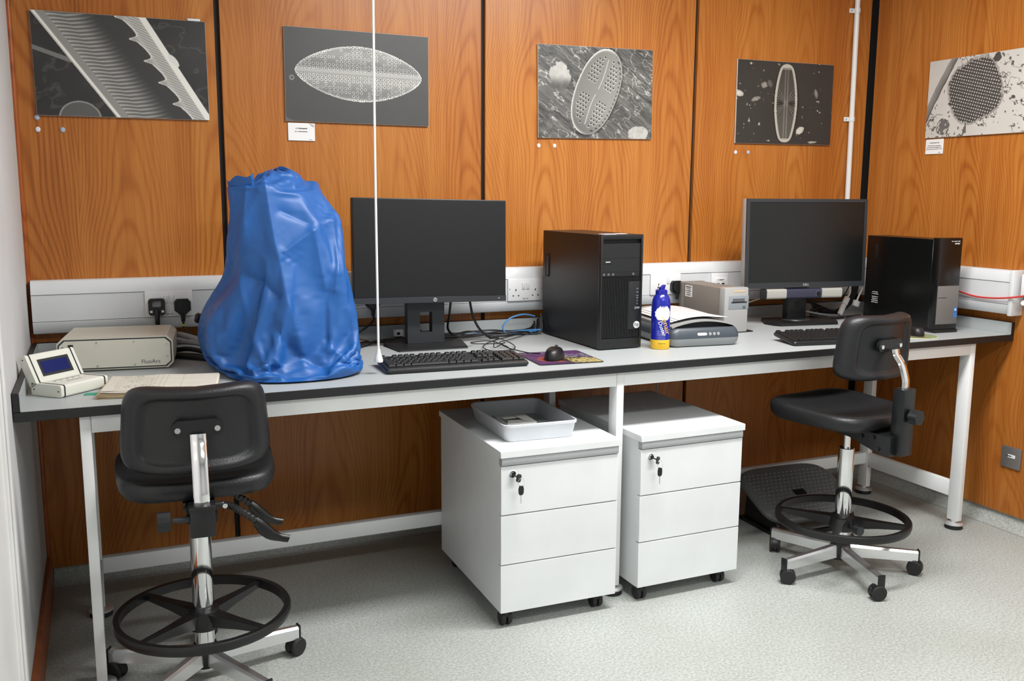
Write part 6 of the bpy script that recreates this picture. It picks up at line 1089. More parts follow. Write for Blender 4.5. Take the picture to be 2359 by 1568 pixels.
for x0_, x1_, y0_, y1_ in ((-.055, -.005, .03, .075), (.01, .05, .05, .085)): obj('paper_label', bx(x0_, x1_, y0_, y1_, .3982, .3988), 'paper_white', t)
b = nb()
for x in (-.065, .065):
    for y in (.05, .40): cyl(b, (x, y, .0005), (x, y, .0045), .012, seg=12)
obj('rubber_feet', b, 'rubber_black', t)
# ------------------------------------------------------------------ cables between monitor and tower
g_ = 'cables between left monitor and tower'
cable('video_cable', [(1.36, -.245, .945), (1.362, -.22, .88), (1.375, -.17, .825), (1.42, -.13, .79), (1.48, -.11, .786)], .0045, 'cable_black', 'left of two black cables drooping from the left monitor', g_)
cable('video_cable', [(1.43, -.245, .945), (1.445, -.24, .88), (1.48, -.22, .825), (1.53, -.20, .788), (1.57, -.185, .787)], .0045, 'cable_black', 'right of two black cables drooping from the left monitor', g_)
obj_ = cable('power_lead', [(1.245, -.175, .93), (1.245, -.165, .86), (1.28, -.16, .815), (1.33, -.165, .80), (1.40, -.14, .786)], .0045, 'cable_black', 'black lead showing through the hole of the left monitor stand', g_)
cable('network_cable', [(1.76, -.10, .845), (1.70, -.12, .857), (1.64, -.13, .845), (1.612, -.13, .815), (1.63, -.13, .790), (1.70, -.12, .787), (1.765, -.13, .79)], .0032, 'cable_blue', 'blue network cable looping out beside the tower', g_)
cable('network_cable', [(1.47, -.09, .7865), (1.55, -.085, .787), (1.63, -.10, .789), (1.70, -.125, .795), (1.76, -.16, .80)], .0032, 'cable_blue', 'blue network cable lying on the bench behind the black cables', g_)
random.seed(3)
for k in range(6):
    y0 = -.06-.02*k; pts = [(1.33-.02*k, y0, .786+.002*k)]
    for j in range(1, 6): pts.append((1.33+.085*j, y0+random.uniform(-.025, .02), .7855+.003*((k+j) % 4)))
    pts.append((1.765, y0+random.uniform(-.02, .02), .80+.012*k))
    cable('signal_cable', pts, .0035, 'cable_black', ('rearmost', 'second', 'third', 'fourth', 'fifth', 'front')[k] + ' black cable of the bundle lying between left monitor and tower', 'black cables lying between monitor and tower')
cable('keyboard_lead', [(1.36, -.585, .789), (1.40, -.52, .786), (1.50, -.45, .785), (1.46, -.38, .805), (1.40, -.35, .80), (1.43, -.30, .786), (1.52, -.33, .786), (1.50, -.40, .80), (1.45, -.43, .79), (1.49, -.36, .81), (1.54, -.38, .79), (1.51, -.46, .786), (1.43, -.47, .786), (1.42, -.40, .79), (1.50, -.28, .787), (1.60, -.2, .786), (1.72, -.13, .79)], .0018, 'cable_black', 'thin black keyboard lead coiled in loops behind the left keyboard', g_, n=10)
cable('mouse_lead', [(1.533, -.625, .795), (1.52, -.58, .790), (1.515, -.50, .7855), (1.50, -.42, .787), (1.50, -.36, .795), (1.55, -.30, .79), (1.66, -.2, .787), (1.74, -.14, .79)], .0018, 'cable_black', 'thin black mouse lead running back from the purple mat', g_)
cable('signal_cable', [(1.0, -.12, .7865), (1.08, -.14, .7865), (1.16, -.13, .787), (1.28, -.08, .79), (1.36, -.07, .787)], .0042, 'cable_black', 'black cable lying behind the pull cord', g_)
cable('signal_cable', [(.96, -.30, .787), (1.0, -.27, .79), (1.06, -.20, .792), (1.13, -.13, .79), (1.2, -.1, .787)], .0042, 'cable_black', 'black cable curving out from under the blue cover', g_)
cable('plug_lead', [(1.118, YT-.026, .875), (1.118, YT-.03, .86), (1.10, -.07, .835), (1.06, -.075, .81), (1.04, -.09, .789)], .004, 'cable_black', 'thin black lead hanging from the plug under the left monitor')
t = thing('desk_mouse_puck', 'small black and silver gadget between blue cover and monitor base', 'gadget', (1.03, -.16, H), R(25))
b = nb(); lathe(b, [(0, .0005), (.045, .0005), (.048, .006), (.040, .014), (0, .016)], seg=28, M=Matrix.Scale(1.3, 4, (1, 0, 0))); obj('body', b, 'plastic_black', t)
b = nb(); lathe(b, [(0, .012), (.030, .0165), (.022, .022), (0, .024)], seg=24, M=Matrix.Scale(1.4, 4, (1, 0, 0))); obj('cover', b, 'steel', t)
t = thing('adapter_block', 'small white plug adapter on the bench behind the left monitor stand', 'adapter', (1.215, -.075, H), R(4)); obj('body', bx(-.017, .017, -.010, .010, .012, .036, bev=.002), 'socket_white', t); obj('stub', bx(-.012, .012, -.008, .008, .0005, .012), 'plastic_black', t); obj('ports', bx(-.010, .002, -.0108, -.0098, .018, .028), 'hole_black', t)
# ------------------------------------------------------------------ spray can
t = thing('spray_can', 'blue and yellow air duster spray can in front of the flatbed scanner', 'spray can', (2.006, -.612, H), R(18))
r_ = .0335
b = nb(); lathe(b, [(0, .0006), (r_*.95, .0006), (r_, .003), (r_, .034)], seg=40); obj('yellow_band', b, 'can_yellow', t)
b = nb(); lathe(b, [(r_, .034), (r_, .036), (r_*.985, .038), (r_*.985, .158), (r_*.93, .172), (r_*.80, .184), (r_*.60, .192), (0, .193)], seg=40); obj('body', b, 'can_blue', t)
cp = nb(); lathe(cp, [(r_*.50, .190), (r_*.62, .192), (r_*.62, .205), (r_*.50, .208), (0, .208)], seg=28); cpo = obj('cap', cp, 'can_blue', t)
b = nb(); prism(b, [(-.012, -.006, .206), (.010, -.006, .206), (.016, -.006, .224), (.008, -.006, .222), (-.006, -.006, .214)], (0, .012, 0)); obj('trigger', b, 'can_blue', cpo)
b = nb(); cyl(b, (-.006, 0, .213), (-.024, -.004, .219), .0016, seg=8); cyl(b, (-.024, -.004, .219), (-.026, -.004, .213), .0016, seg=8); obj('nozzle', b, 'plastic_black', cpo)
# printed wrap on the visible face
FA = R(-140)
def wrap_text(s, size, m, ang, z, rz, name='lettering'):
    o = text(s, size, m, t, (0, 0, 0)); me = o.data; n = len(me.vertices); co = np.empty(n*3, np.float32); me.vertices.foreach_get('co', co); co = co.reshape(-1, 3)
    c_, s_ = math.cos(rz), math.sin(rz); X = co[:, 0]*c_-co[:, 1]*s_; Z = co[:, 0]*s_+co[:, 1]*c_; rr = r_*.985+.0006; a = ang+X/rr
    me.vertices.foreach_set('co', np.stack([rr*np.cos(a), rr*np.sin(a), z+Z], -1).astype(np.float32).reshape(-1)); me.update(); return o
FA = R(-136)
wrap_text('kenair', .029, 'can_yellow', FA+.50, .088, R(-72)); wrap_text('Air Duster', .019, 'can_white', FA-.06, .088, R(-70)); 
for k in range(3): wrap_text('------------', .008, 'can_white', FA+.05, .066-.006*k, 0, 'fine_print')
for k in range(5): wrap_text('-------------', .006, 'text_light', FA+.08, .050-.0045*k, 0, 'fine_print')
wrap_text('kenro', .011, 'text_dark', FA+.15, .022, 0)
for k in range(2): wrap_text('---------------', .005, 'text_dark', FA+.15, .014-.004*k, 0, 'fine_print')
# plain white patch where the label picture sits
b = nb(); nA = 22; rows = []
for j in range(11):
    f = j/10; z = .104+.046*f; hw = .92*math.sin(PI*(.12+.80*f))**.6
    hw *= 1+.07*math.sin(j*2.4); rr = r_*.985+.0005
    rows.append([(rr*math.cos(FA+.20+hw*(2*i/(nA-1)-1)), rr*math.sin(FA+.20+hw*(2*i/(nA-1)-1)), z+.004*math.sin(i*1.3)*(j == 10)) for i in range(nA)])
loft(b, rows, cap=False, closed=False); obj('white_patch', b, 'mascot_white', t)
# ------------------------------------------------------------------ flatbed scanner
t = thing('flatbed_scanner', 'silver and slate flatbed scanner with papers on its lid', 'scanner', (2.202, -.432, H), R(-5.5))
o = rrect(.285, .425, .030, 5)
b = nb(); loft(b, [[(p[0]*.93, p[1]*.96, .003) for p in o], [(p[0]*.985, p[1]*.985, .012) for p in o], [(p[0], p[1], .030) for p in o]]); obj('lower_body', b, 'scanner_silver', t)
b = nb(); loft(b, [[(p[0], p[1], .030) for p in o], [(p[0]*.995, p[1]*.995, .045) for p in o], [(p[0]*.95, p[1]*.965, .060) for p in o], [(p[0]*.90, p[1]*.94, .066) for p in o]]); ub = obj('upper_body', b, 'scanner_slate', t)
# arched lid: higher in the middle across x
b = nb(); rings = []
for i in range(17):
    s = i/16; x = -.128+.256*s; zc = .066+.022*math.sin(PI*s)**.8; y0 = -.192; 
    rings.append([(x, y0, zc), (x, y0, zc+.006), (x, .205, zc+.012), (x, .205, zc)])
obj('lid', loft(nb(), rings), 'scanner_lid', t)
b = nb(); rings = [[(-.120+.24*i/16, -.175, .0600), (-.120+.24*i/16, -.175, .0655+.0215*math.sin(PI*i/16)**.8), (-.120+.24*i/16, .2, .0655+.0215*math.sin(PI*i/16)**.8), (-.120+.24*i/16, .2, .0600)] for i in range(17)]
obj('lid_underside', loft(nb(), rings), 'plastic_black', t)
fy = -.2115
b = nb(); o2 = rrect(.038, .0095, .0046, 5); prism(b, [(-.018+p[0], fy+.003, .0455+p[1]) for p in o2], (0, -.004, 0)); obj('start_button', b, 'socket_white', ub)
for k in range(3):
    b = nb(); cyl(b, (.014+k*.0165, fy+.004, .0455), (.014+k*.0165, fy-.001, .0455), .0056, seg=16); obj('button', b, 'drive_silver', ub)
dashes(ub, .082, fy+.0008, .047, .040, .004, 6, 'text_grey')
sh = thing('paper_stack', 'printed white sheets lying curved on the scanner lid', 'papers', (2.202, -.432, H), R(-5.5))
def sheet(u, v):
    g = np.full(u.shape, .86); ln = (np.mod(v, .021) < .009) & (v > .08) & (v < .93) & (u > .08) & (u < .92) & (fbm(u*90, np.floor(v/.021)*5.1, 2, 3) > .40) & (fbm(u*7, np.floor(v/.021)*2.3, 1, 5) > .25)
    return gray(np.where(ln, .62, g), (1, .985, .985))
for k in range(3):
    u, v = grid(90, 110); X = -.118+.012*k+u*.210; Y = -.165-.006*k+v*.297; s = np.clip((X+.128)/.256, 0, 1); Z = .0780+.012*(Y+.192)/.4*.6+.0205*np.sin(PI*s)**.8+.0016*k+.0005 + .007*sst(.7, 1, u)*sst(.5, 0, v)*(k == 2)+.002
    vgrid('sheet', np.stack([X, Y, Z], -1), sheet(u, 1-v), 'paper_print', sh)
# ------------------------------------------------------------------ slide scanner box
t = thing('slide_scanner', 'upright grey slide scanner with silver front behind the flatbed scanner', 'slide scanner', (2.484, -.405, H), R(-1))
w2 = .055
obj('body', bx(-w2+.002, w2-.002, .030, .305, .006, .176, bev=.003), 'drive_taupe', t); obj('rear_cap', bx(-w2, w2, .282, .315, .004, .178, bev=.006), 'drive_taupe', t)
fr = obj('front_bezel', bx(-w2-.001, w2+.001, -.006, .032, .003, .179, bev=.005), 'drive_silver', t)
obj('slot_panel', bx(-w2+.018, w2+.0016, -.0072, .002, .094, .147, bev=.001), 'drive_slot', fr)
obj('slot', bx(-w2+.036, w2-.018, -.0078, -.0066, .124, .136), 'text_grey', fr); obj('slot_mouth', bx(-w2+.030, w2-.008, -.0082, -.0074, .119, .1235), 'hole_black', fr)
obj('eject_button', bx(w2-.026, w2-.014, -.0084, -.0070, .096, .106), 'text_grey', fr)
obj('badge', bx(-w2+.040, w2-.016, -.0070, -.0058, .162, .168), 'paper_aged', fr)
lb = obj('sticker', bx(-w2+.0008, -w2+.0016, .222, .272, .120, .167), 'paper_white', t)
for k in range(5): dashes(lb, 0, 0, 0, .036-.006*(k % 2), .004 if k else .006, 11+k, 'text_dark', M=Matrix.Translation((-w2+.0007, .247, .160-.008*k)) @ Matrix.Rotation(-PI/2, 4, 'Z'))
obj('stand_foot', bx(-w2-.02, w2+.035, .0, .10, .0005, .0045, bev=.001), 'plastic_black', t)
b = nb()
for x in (-.03, .03):
    for y in (.15, .28): cyl(b, (x, y, .0005), (x, y, .0065), .008, seg=10)
obj('rubber_feet', b, 'rubber_black', t)
# ------------------------------------------------------------------ right monitor with sound bar
t = thing('computer_monitor', 'black monitor with grey sound bar clipped below, beside the far stool', 'monitor', (2.925, -.245, H), R(-8.5), 'computer monitors')
b = nb(); prism(b, [(-.150, -.085, .0005), (-.130, -.105, .0005), (.135, -.105, .0005), (.165, -.055, .0005), (.145, .085, .0005), (-.115, .085, .0005), (-.165, -.030, .0005)], (0, 0, .012)); bmesh.ops.bevel(b, geom=b.edges[:], offset=.002, segments=2, affect='EDGES'); obj('base', b, 'plastic_black', t)
obj('base_collar', lathe(nb(), [(0, .012), (.062, .012), (.060, .016), (0, .016)], M=Matrix.Translation((0, .005, 0))), 'bezel_grey', t)
obj('stand_column', bx(-.050, .042, -.012, .030, .014, .30, bev=.006), 'plastic_black', t)
b = nb(); cyl(b, (0, -.0122, .075), (0, -.0128, .075), .016, seg=20); obj('cable_hole', b, 'hole_black', t)
mon = Matrix.Translation((-.004, -.052, .3385)) @ Matrix.Rotation(R(-2), 4, 'X')
MX, MZ = .283, .1825
mobj('housing', bx(-MX, MX, -.004, .030, -MZ, MZ, bev=.004), 'drive_silver', t, mon)
mobj('rear_bulge', bx(-.15, .15, .028, .060, -.12, .10, bev=.012), 'plastic_black', t, mon)
b = nb()
for a in ((-MX, MX, MZ-.013, MZ), (-MX, MX, -MZ, -MZ+.022), (-MX, -MX+.014, -MZ+.022, MZ-.013), (MX-.014, MX, -MZ+.022, MZ-.013)): box(b, a[0], a[1], -.0105, -.0035, a[2], a[3])
mobj('bezel', b, 'bezel_grey', t, mon)
mobj('screen', bx(-MX+.0135, MX-.0135, -.0075, -.0045, -MZ+.0215, MZ-.0125), 'screen_semigloss', t, mon)
o_ = text('DELL', .0125, 'text_light', t, (0, 0, 0)); o_.matrix_local = mon @ Matrix.Translation((0, -.0110, -MZ+.011)) @ Matrix.Rotation(PI/2, 4, 'X')
t = thing('sound_bar', 'grey and navy speaker bar clipped under the right monitor', 'speaker', (2.925, -.245, H), R(-8.5))
zb0, zb1 = .110, .1515; yb0 = -.075
b = nb(); o = rrect(.032, zb1-zb0, .010, 4); prism(b, [(-.095, yb0+.016+p[0], (zb0+zb1)/2+p[1]) for p in o], (.165, 0, 0)); obj('centre_body', b, 'speaker_navy', t)
for x0, x1 in ((-.188, -.096), (.071, .168)):
    b = nb(); prism(b, [(x0, yb0+.016+p[0], (zb0+zb1)/2+p[1]) for p in o], (x1-x0, 0, 0)); obj('speaker_grille', b, 'speaker_cloth', t)
b = nb(); o3 = rrect(.034, zb1-zb0+.002, .010, 4); prism(b, [(-.202, yb0+.018+p[0], (zb0+zb1)/2+p[1]) for p in o3], (.014, 0, 0)); obj('end_cap', b, 'plastic_black', t)
b = nb(); cyl(b, (.055, yb0+.004, .130), (.055, yb0-.006, .130), .0085, seg=20); obj('volume_knob', b, 'plastic_black', t)
b = nb()
for k in range(7): a = R(-120+k*40); cyl(b, (.055+.013*math.sin(a), yb0+.002, .130+.013*math.cos(a)), (.055+.013*math.sin(a), yb0-.0012, .130+.013*math.cos(a)), .0009, seg=6)
obj('dial_marks', b, 'text_light', t)
obj('bracket', bx(-.03, .03, yb0+.030, yb0+.034, .140, .152), 'plastic_black', t)
# ------------------------------------------------------------------ right tower
t = thing('computer_tower', 'slim glossy black desktop tower with grey lower front at right end', 'computer', (3.222+.054, -.708, H), R(-4.5), 'computer towers')
w2 = .055
obj('case', bx(-w2, w2, .035, .412, .006, .368, bev=.0015, seg=1), 'dell_black', t)
b = nb(); box(b, -w2-.0005, w2+.0005, .0, .036, .012, .374, bev=.002); fb = obj('front_bezel', b, 'dell_black', t)
gp = obj('grey_panel', bx(-w2+.004, w2-.001, -.002, .004, .034, .186, bev=.001), 'dell_grey', t)
obj('panel_joint', bx(-w2+.006, -w2+.050, -.0026, -.0018, .139, .1405), 'hole_black', gp)
obj('foot_base', bx(-w2-.004, w2+.004, -.006, .40, .0006, .013, bev=.004), 'plastic_black', t)
s_ = obj('processor_sticker', bx(w2-.022, w2-.004, -.0028, -.0018, .082, .100), 'sticker_blue', gp); obj('windows_sticker', bx(w2-.022, w2-.004, -.0028, -.0018, .060, .080), 'sticker_blue', gp)
b = nb(); cyl(b, (w2-.013, -.003, .091), (w2-.013, -.0034, .091), .005, seg=14); obj('sticker_oval', b, 'text_light', gp)
dashes(fb, .022, -.0006, .361, .044, .004, 21, 'text_light'); dashes(fb, .030, -.0006, .352, .026, .006, 22, 'text_light')
for k in range(6): dashes(t, 0, 0, 0, .040 if k % 3 else .034, .004, 30+k, 'text_light', M=Matrix.Translation((-w2-.0003, .345, .130-.008*k-(.004 if k > 1 else 0))) @ Matrix.Rotation(-PI/2, 4, 'Z'))
obj('side_latch', bx(-w2-.0008, -w2+.0005, .345, .362, .275, .335, bev=.0004), 'hole_black', t)
# ------------------------------------------------------------------ cables at the right
g_ = 'cables between right monitor and right tower'
cable('power_lead', [(2.545, -.15, .787), (2.62, -.12, .79), (2.70, -.09, .81), (2.78, -.075, .845), (2.86, -.09, .87)], .0032, 'cable_white', 'pale cable rising from the bench behind the right monitor stand', g_)
cable('power_lead', [(2.72, -.06, .802), (2.745, -.055, .832), (2.765, -.058, .862)], .0035, 'cable_black', 'short black lead dropping behind the right monitor stand', g_)
random.seed(11)
for k, nm in enumerate(('outermost black', 'second black', 'middle black', 'fourth black', 'innermost black')):
    pts = [(3.05+.010*k, -.135, .885-.003*k), (3.085+.006*k, -.145, .860-.008*k), (3.13+.006*k, -.16, .835-.010*k), (3.19+.006*k, -.18, .815-.005*k), (3.235+.007*k, -.20, .835), (3.258+.008*k, -.205, .88), (3.272+.009*k, -.205, .945)]
    cable('signal_cable', pts, .0036, 'cable_black', nm + ' cable drooping in the bundle between right monitor and tower', 'black cables drooping by the right monitor')
cable('signal_cable', [(3.10, -.14, .862), (3.16, -.16, .852), (3.21, -.18, .858), (3.245, -.19, .89), (3.262, -.2, .94)], .0026, 'cable_black', 'thin black cable slung above the bundle beside the right tower', 'black cables drooping by the right monitor')
b = nb(); P = []
for k in range(56): a = k*.68; P.append((3.11+.045*math.cos(a)+.0006*k, -.165+.008*math.sin(k*.9), .808+.013*math.sin(a)+.008*math.sin(k*.21)))
tag(obj('coiled_lead', tube(b, P, .0026, 6, 3), 'cable_black'), 'coil of black lead on the bench beside the right monitor stand', 'cable', g_)
cable('power_lead', [(2.99, -.16, .825), (3.05, -.19, .812), (3.12, -.21, .800), (3.2, -.215, .795), (3.30, -.21, .797)], .005, 'cable_grey', 'grey cable lying below the coil beside the right tower', g_)
cable('power_lead', [(3.04, -.20, .800), (3.12, -.235, .789), (3.2, -.235, .788), (3.30, -.23, .79)], .005, 'cable_black', 'black cable lying on the bench beside the right tower', g_)
t = thing('cable_connector', 'long white connector standing in the cables left of the right tower', 'connector', (3.185, -.225, .800), (0, R(34), R(10)))
b = nb(); box(b, -.011, .011, -.007, .007, 0, .052, bev=.003); obj('body', b, 'socket_white', t); b = nb(); box(b, -.012, .012, -.008, .008, .053, .090, bev=.003); obj('plug', b, 'socket_white', t); b = nb(); tube(b, [(0, 0, .088), (0, 0, .115), (-.02, 0, .14)], .0045, n=4); obj('lead', b, 'cable_white', t)
t = thing('cable_connector', 'small white connector block tucked beside the right tower', 'connector', (3.262, -.235, .835), (0, R(20), 0)); obj('body', bx(-.014, .014, -.009, .009, 0, .026, bev=.003), 'socket_white', t); b = nb(); tube(b, [(0, 0, .024), (.002, 0, .05), (.01, 0, .09)], .004, n=4); obj('lead', b, 'cable_white', t)
cable('keyboard_lead', [(2.86, -.665, .80), (2.90, -.60, .805), (2.95, -.52, .83), (3.0, -.45, .825), (3.06, -.40, .795), (3.15, -.33, .787)], .002, 'cable_black', 'thin black keyboard lead arching behind the far stool', g_)
cable('network_cable', [(W-.066, -.30, .945), (W-.071, -.44, .953), (W-.069, -.52, .955), (W-.068, -.60, .938), (W-.068, -.70, .921), (W-.070, -.78, .921), (W-.075, -.86, .930), (W-.070, -.93, .945), (W-.050, -.97, .96)], .0036, 'cable_red', 'red network cable slung across the trunking on the right wall')
# ------------------------------------------------------------------ drawer pedestals
def pedestal(label, x, y, rot):
    t = thing('drawer_pedestal', label, 'drawer unit', (x, y, 0), rot, 'drawer pedestals')
    w_, d_ = .400, .572
    obj('body', bx(.004, w_-.004, .020, d_, .0495, .540, bev=.001, seg=1), 'cabinet_white', t)
    obj('top_panel', bx(-.002, w_+.004, -.006, d_+.004, .5405, .5625, bev=.0015, seg=1), 'cabinet_white', t)
    obj('handle_rail', bx(.002, w_-.002, -.004, .019, .5165, .5398, bev=.003), 'cabinet_rail', t)
    zs = (.0500, .2050, .3620, .5160)
    for k in range(3):
        dr = obj('drawer_front', bx(.002, w_-.002, .0, .0185, zs[k]+.0018, zs[k+1]-.0018, bev=.0008, seg=1), 'cabinet_white', t)
        if k == 2:
            lk = nb(); cyl(lk, (.038, .0, .489), (.038, -.004, .489), .0105, seg=24); cyl(lk, (.038, -.004, .489), (.038, -.008, .489), .007, seg=20); obj('lock', lk, 'chrome', dr)
            b = nb(); o = rrect(.022, .024, .007, 4); M = Matrix.Translation((.046, -.030, .484)) @ Matrix.Rotation(R(35), 4, 'Z') @ Matrix.Rotation(R(20), 4, 'Y')
            prism(b, [(p[0], -.002, p[1]) for p in o], (0, .004, 0), M=M); cyl(b, (.038, -.008, .489), (.043, -.024, .486), .0022, seg=8); obj('key', b, 'plastic_black', dr)
            b = nb(); P = [(.052+.010*math.cos(a), -.034, .472+.012*math.sin(a)) for a in [2*PI*i/18 for i in range(19)]]; tube(b, P, .0008, 6, 1); obj('key_ring', b, 'chrome', dr)
            b = nb(); o = [(-.006, .014), (-.009, .004), (-.0085, -.008), (-.005, -.014), (.005, -.014), (.0085, -.008), (.009, .004), (.006, .014)]; M = Matrix.Translation((.052, -.034, .447)) @ Matrix.Rotation(R(15), 4, 'Z'); prism(b, [(p[0], -.002, p[1]) for p in o], (0, .004, 0), M=M)
            sp = obj('spare_key', b, 'plastic_black', dr); b = nb(); box(b, -.0025, .0025, -.0006, .0006, -.040, -.013, M=M); obj('key_blade', b, 'zinc', sp)
    for cx, cy in ((.030, .030), (w_-.05, .040), (.045, d_-.06), (w_-.05, d_-.06)):
        b = nb(); cyl(b, (cx, cy, .030), (cx, cy, .0494), .013, seg=14); box(b, cx-.016, cx+.016, cy-.012, cy+.018, .026, .040, bev=.004); ca = obj('caster', b, 'plastic_black', t)
        for s in (-1, 1):
            b = nb(); lathe(b, [(0, -.007), (.020, -.007), (.0225, -.003), (.0225, .003), (.020, .007), (0, .007)], seg=24, M=Matrix.Translation((cx+s*.010, cy+.004, .0230)) @ Matrix.Rotation(PI/2, 4, 'Y')); obj('wheel', b, 'rubber_black', ca)
    return t
pedestal('white three drawer pedestal under the bench, left of the middle leg, tray on top', 1.271, -.9065, R(-1.2))
pedestal('white three drawer pedestal under the bench, right of the middle leg', 1.7545, -.9075, R(0.3))
# tray on the first pedestal
t = thing('storage_tray', 'shallow translucent grey plastic tray on the left drawer pedestal', 'tray', (1.449, -.668, .563), R(-3))
b = nb(); o = rrect(.250, .345, .025, 5); sc = lambda k, z, d=0: [(p[0]*k-0, p[1]*(1-(1-k)*.72), z) for p in o]
loft(b, [sc(.90, .0005), sc(.91, .003), sc(.97, .042), sc(.975, .046), sc(1.0, .046), sc(1.0, .0535), sc(.982, .0555), sc(.962, .0535), sc(.955, .040), sc(.89, .0045)]); obj('tub', b, 'tray_plastic', t)
t = thing('card_box', 'small open white card box inside the plastic tray', 'box', (1.408, -.706, .5682), R(-3)); b = nb(); w_, d_, h_ = .050, .060, .036
box(b, -w_, w_, -d_, -d_+.001, 0, h_); box(b, -w_, w_, d_-.001, d_, 0, h_); box(b, -w_, -w_+.001, -d_, d_, 0, h_); box(b, w_-.001, w_, -d_, d_, 0, h_); box(b, -w_, w_, -d_, d_, 0, .001); obj('carton', b, 'card_white', t, smooth=0)
b = nb(); prism(b, [(-w_, -d_, h_), (w_*.95, -d_, h_), (w_*.55, -d_*.1, h_-.003), (-w_*.55, -d_*.1, h_-.003)], (0, 0, .0008)); prism(b, [(-w_, d_, h_), (w_, d_, h_), (w_*.6, d_*.25, h_-.002), (-w_*.6, d_*.25, h_-.002)], (0, 0, .0008)); prism(b, [(w_, -d_, h_), (w_, d_, h_), (w_*.2, d_*.5, h_+.001), (w_*.3, -d_*.5, h_+.001)], (0, 0, .0008)); obj('flaps', b, 'card_white', t, smooth=0)
# ------------------------------------------------------------------ footrest
t = thing('footrest', 'dark grey tilted footrest with studded surface under the right bench', 'footrest', (2.765, -.500, 0), R(-2))
tilt = Matrix.Translation((0, 0, .128)) @ Matrix.Rotation(R(25), 4, 'X')
o = []
for i in range(48):
    a = 2*PI*i/48; c_, s_ = math.cos(a), math.sin(a); o.append((.225*math.copysign(abs(c_)**.42, c_), .150*math.copysign(abs(s_)**.42, s_)+.012*(1-abs(c_)**2)*(1 if s_ > 0 else 0)))
b = nb(); loft(b, [[(p[0]*k, p[1]*k2, z) for p in o] for k, k2, z in ((.93, .93, -.022), (.99, .99, -.018), (1, 1, -.006), (.985, .98, .0), (.955, .94, .003))]); bmesh.ops.transform(b, matrix=tilt, verts=b.verts[:]); pf = obj('platform', b, 'footrest_grey', t)
b = nb(); random.seed(1)
for i in range(19):
    for j in range(13):
        x = -.19+.38*i/18+(.010 if j % 2 else -.0); y = -.118+.236*j/12
        if abs(x) < .028 and abs(y+.01) < .02 or abs(x) > .195: continue
        M = tilt @ Matrix.Translation((x, y, .003)); lathe(b, [(.0062, 0), (.0040, .0022), (0, .0028)], seg=8, M=M)
sd = obj('studs', b, 'footrest_grey', pf); sd['kind'] = 'stuff'
b = bx(-.028, .028, -.022, .010, .0031, .0036); bmesh.ops.transform(b, matrix=tilt, verts=b.verts[:]); obj('badge', b, 'plastic_black', pf)
b = nb(); box(b, -.20, .20, -.140, -.125, .0, .016); box(b, -.20, .20, .10, .115, .0, .016); box(b, -.20, -.185, -.140, .115, 0, .014); box(b, .185, .20, -.140, .115, 0, .014); obj('base_frame', b, 'metal_black', t)
for s in (-1, 1):
    b = nb(); prism(b, [(s*.185, -.12, .012), (s*.185, .10, .012), (s*.185, .09, .140), (s*.185, -.10, .058)], (.012, 0, 0))
    obj('support', b, 'metal_black', t)
# ------------------------------------------------------------------ cables hanging under the bench
g_ = 'cables under the bench'
cable('hanging_cable', [(2.58, -.12, .735), (2.585, -.10, .64), (2.65, -.09, .575), (2.73, -.09, .60), (2.76, -.10, .735)], .004, 'cable_brown', 'large dark cable loop hanging under the bench, nearest the pedestals', g_)
cable('hanging_cable', [(2.83, -.12, .735), (2.88, -.10, .665), (2.97, -.10, .65), (3.03, -.11, .735)], .004, 'cable_brown', 'shallow dark cable loop hanging under the bench behind the far stool', g_)
cable('hanging_cable', [(3.0, -.09, .735), (3.0, -.08, .66), (3.05, -.08, .60), (3.10, -.09, .735)], .004, 'cable_brown', 'narrow dark cable loop hanging under the bench behind the far stool', g_)
cable('hanging_cable', [(2.30, -.10, .735), (2.32, -.09, .66), (2.335, -.09, .575), (2.33, -.1, .4)], .003, 'cable_grey', 'thin pale cable hanging under the bench behind the right pedestal', g_)
cable('hanging_cable', [(2.16, -.09, .735), (2.165, -.09, .66), (2.165, -.09, .4)], .0025, 'cable_brown', 'thin dark cable hanging straight behind the right pedestal', g_)
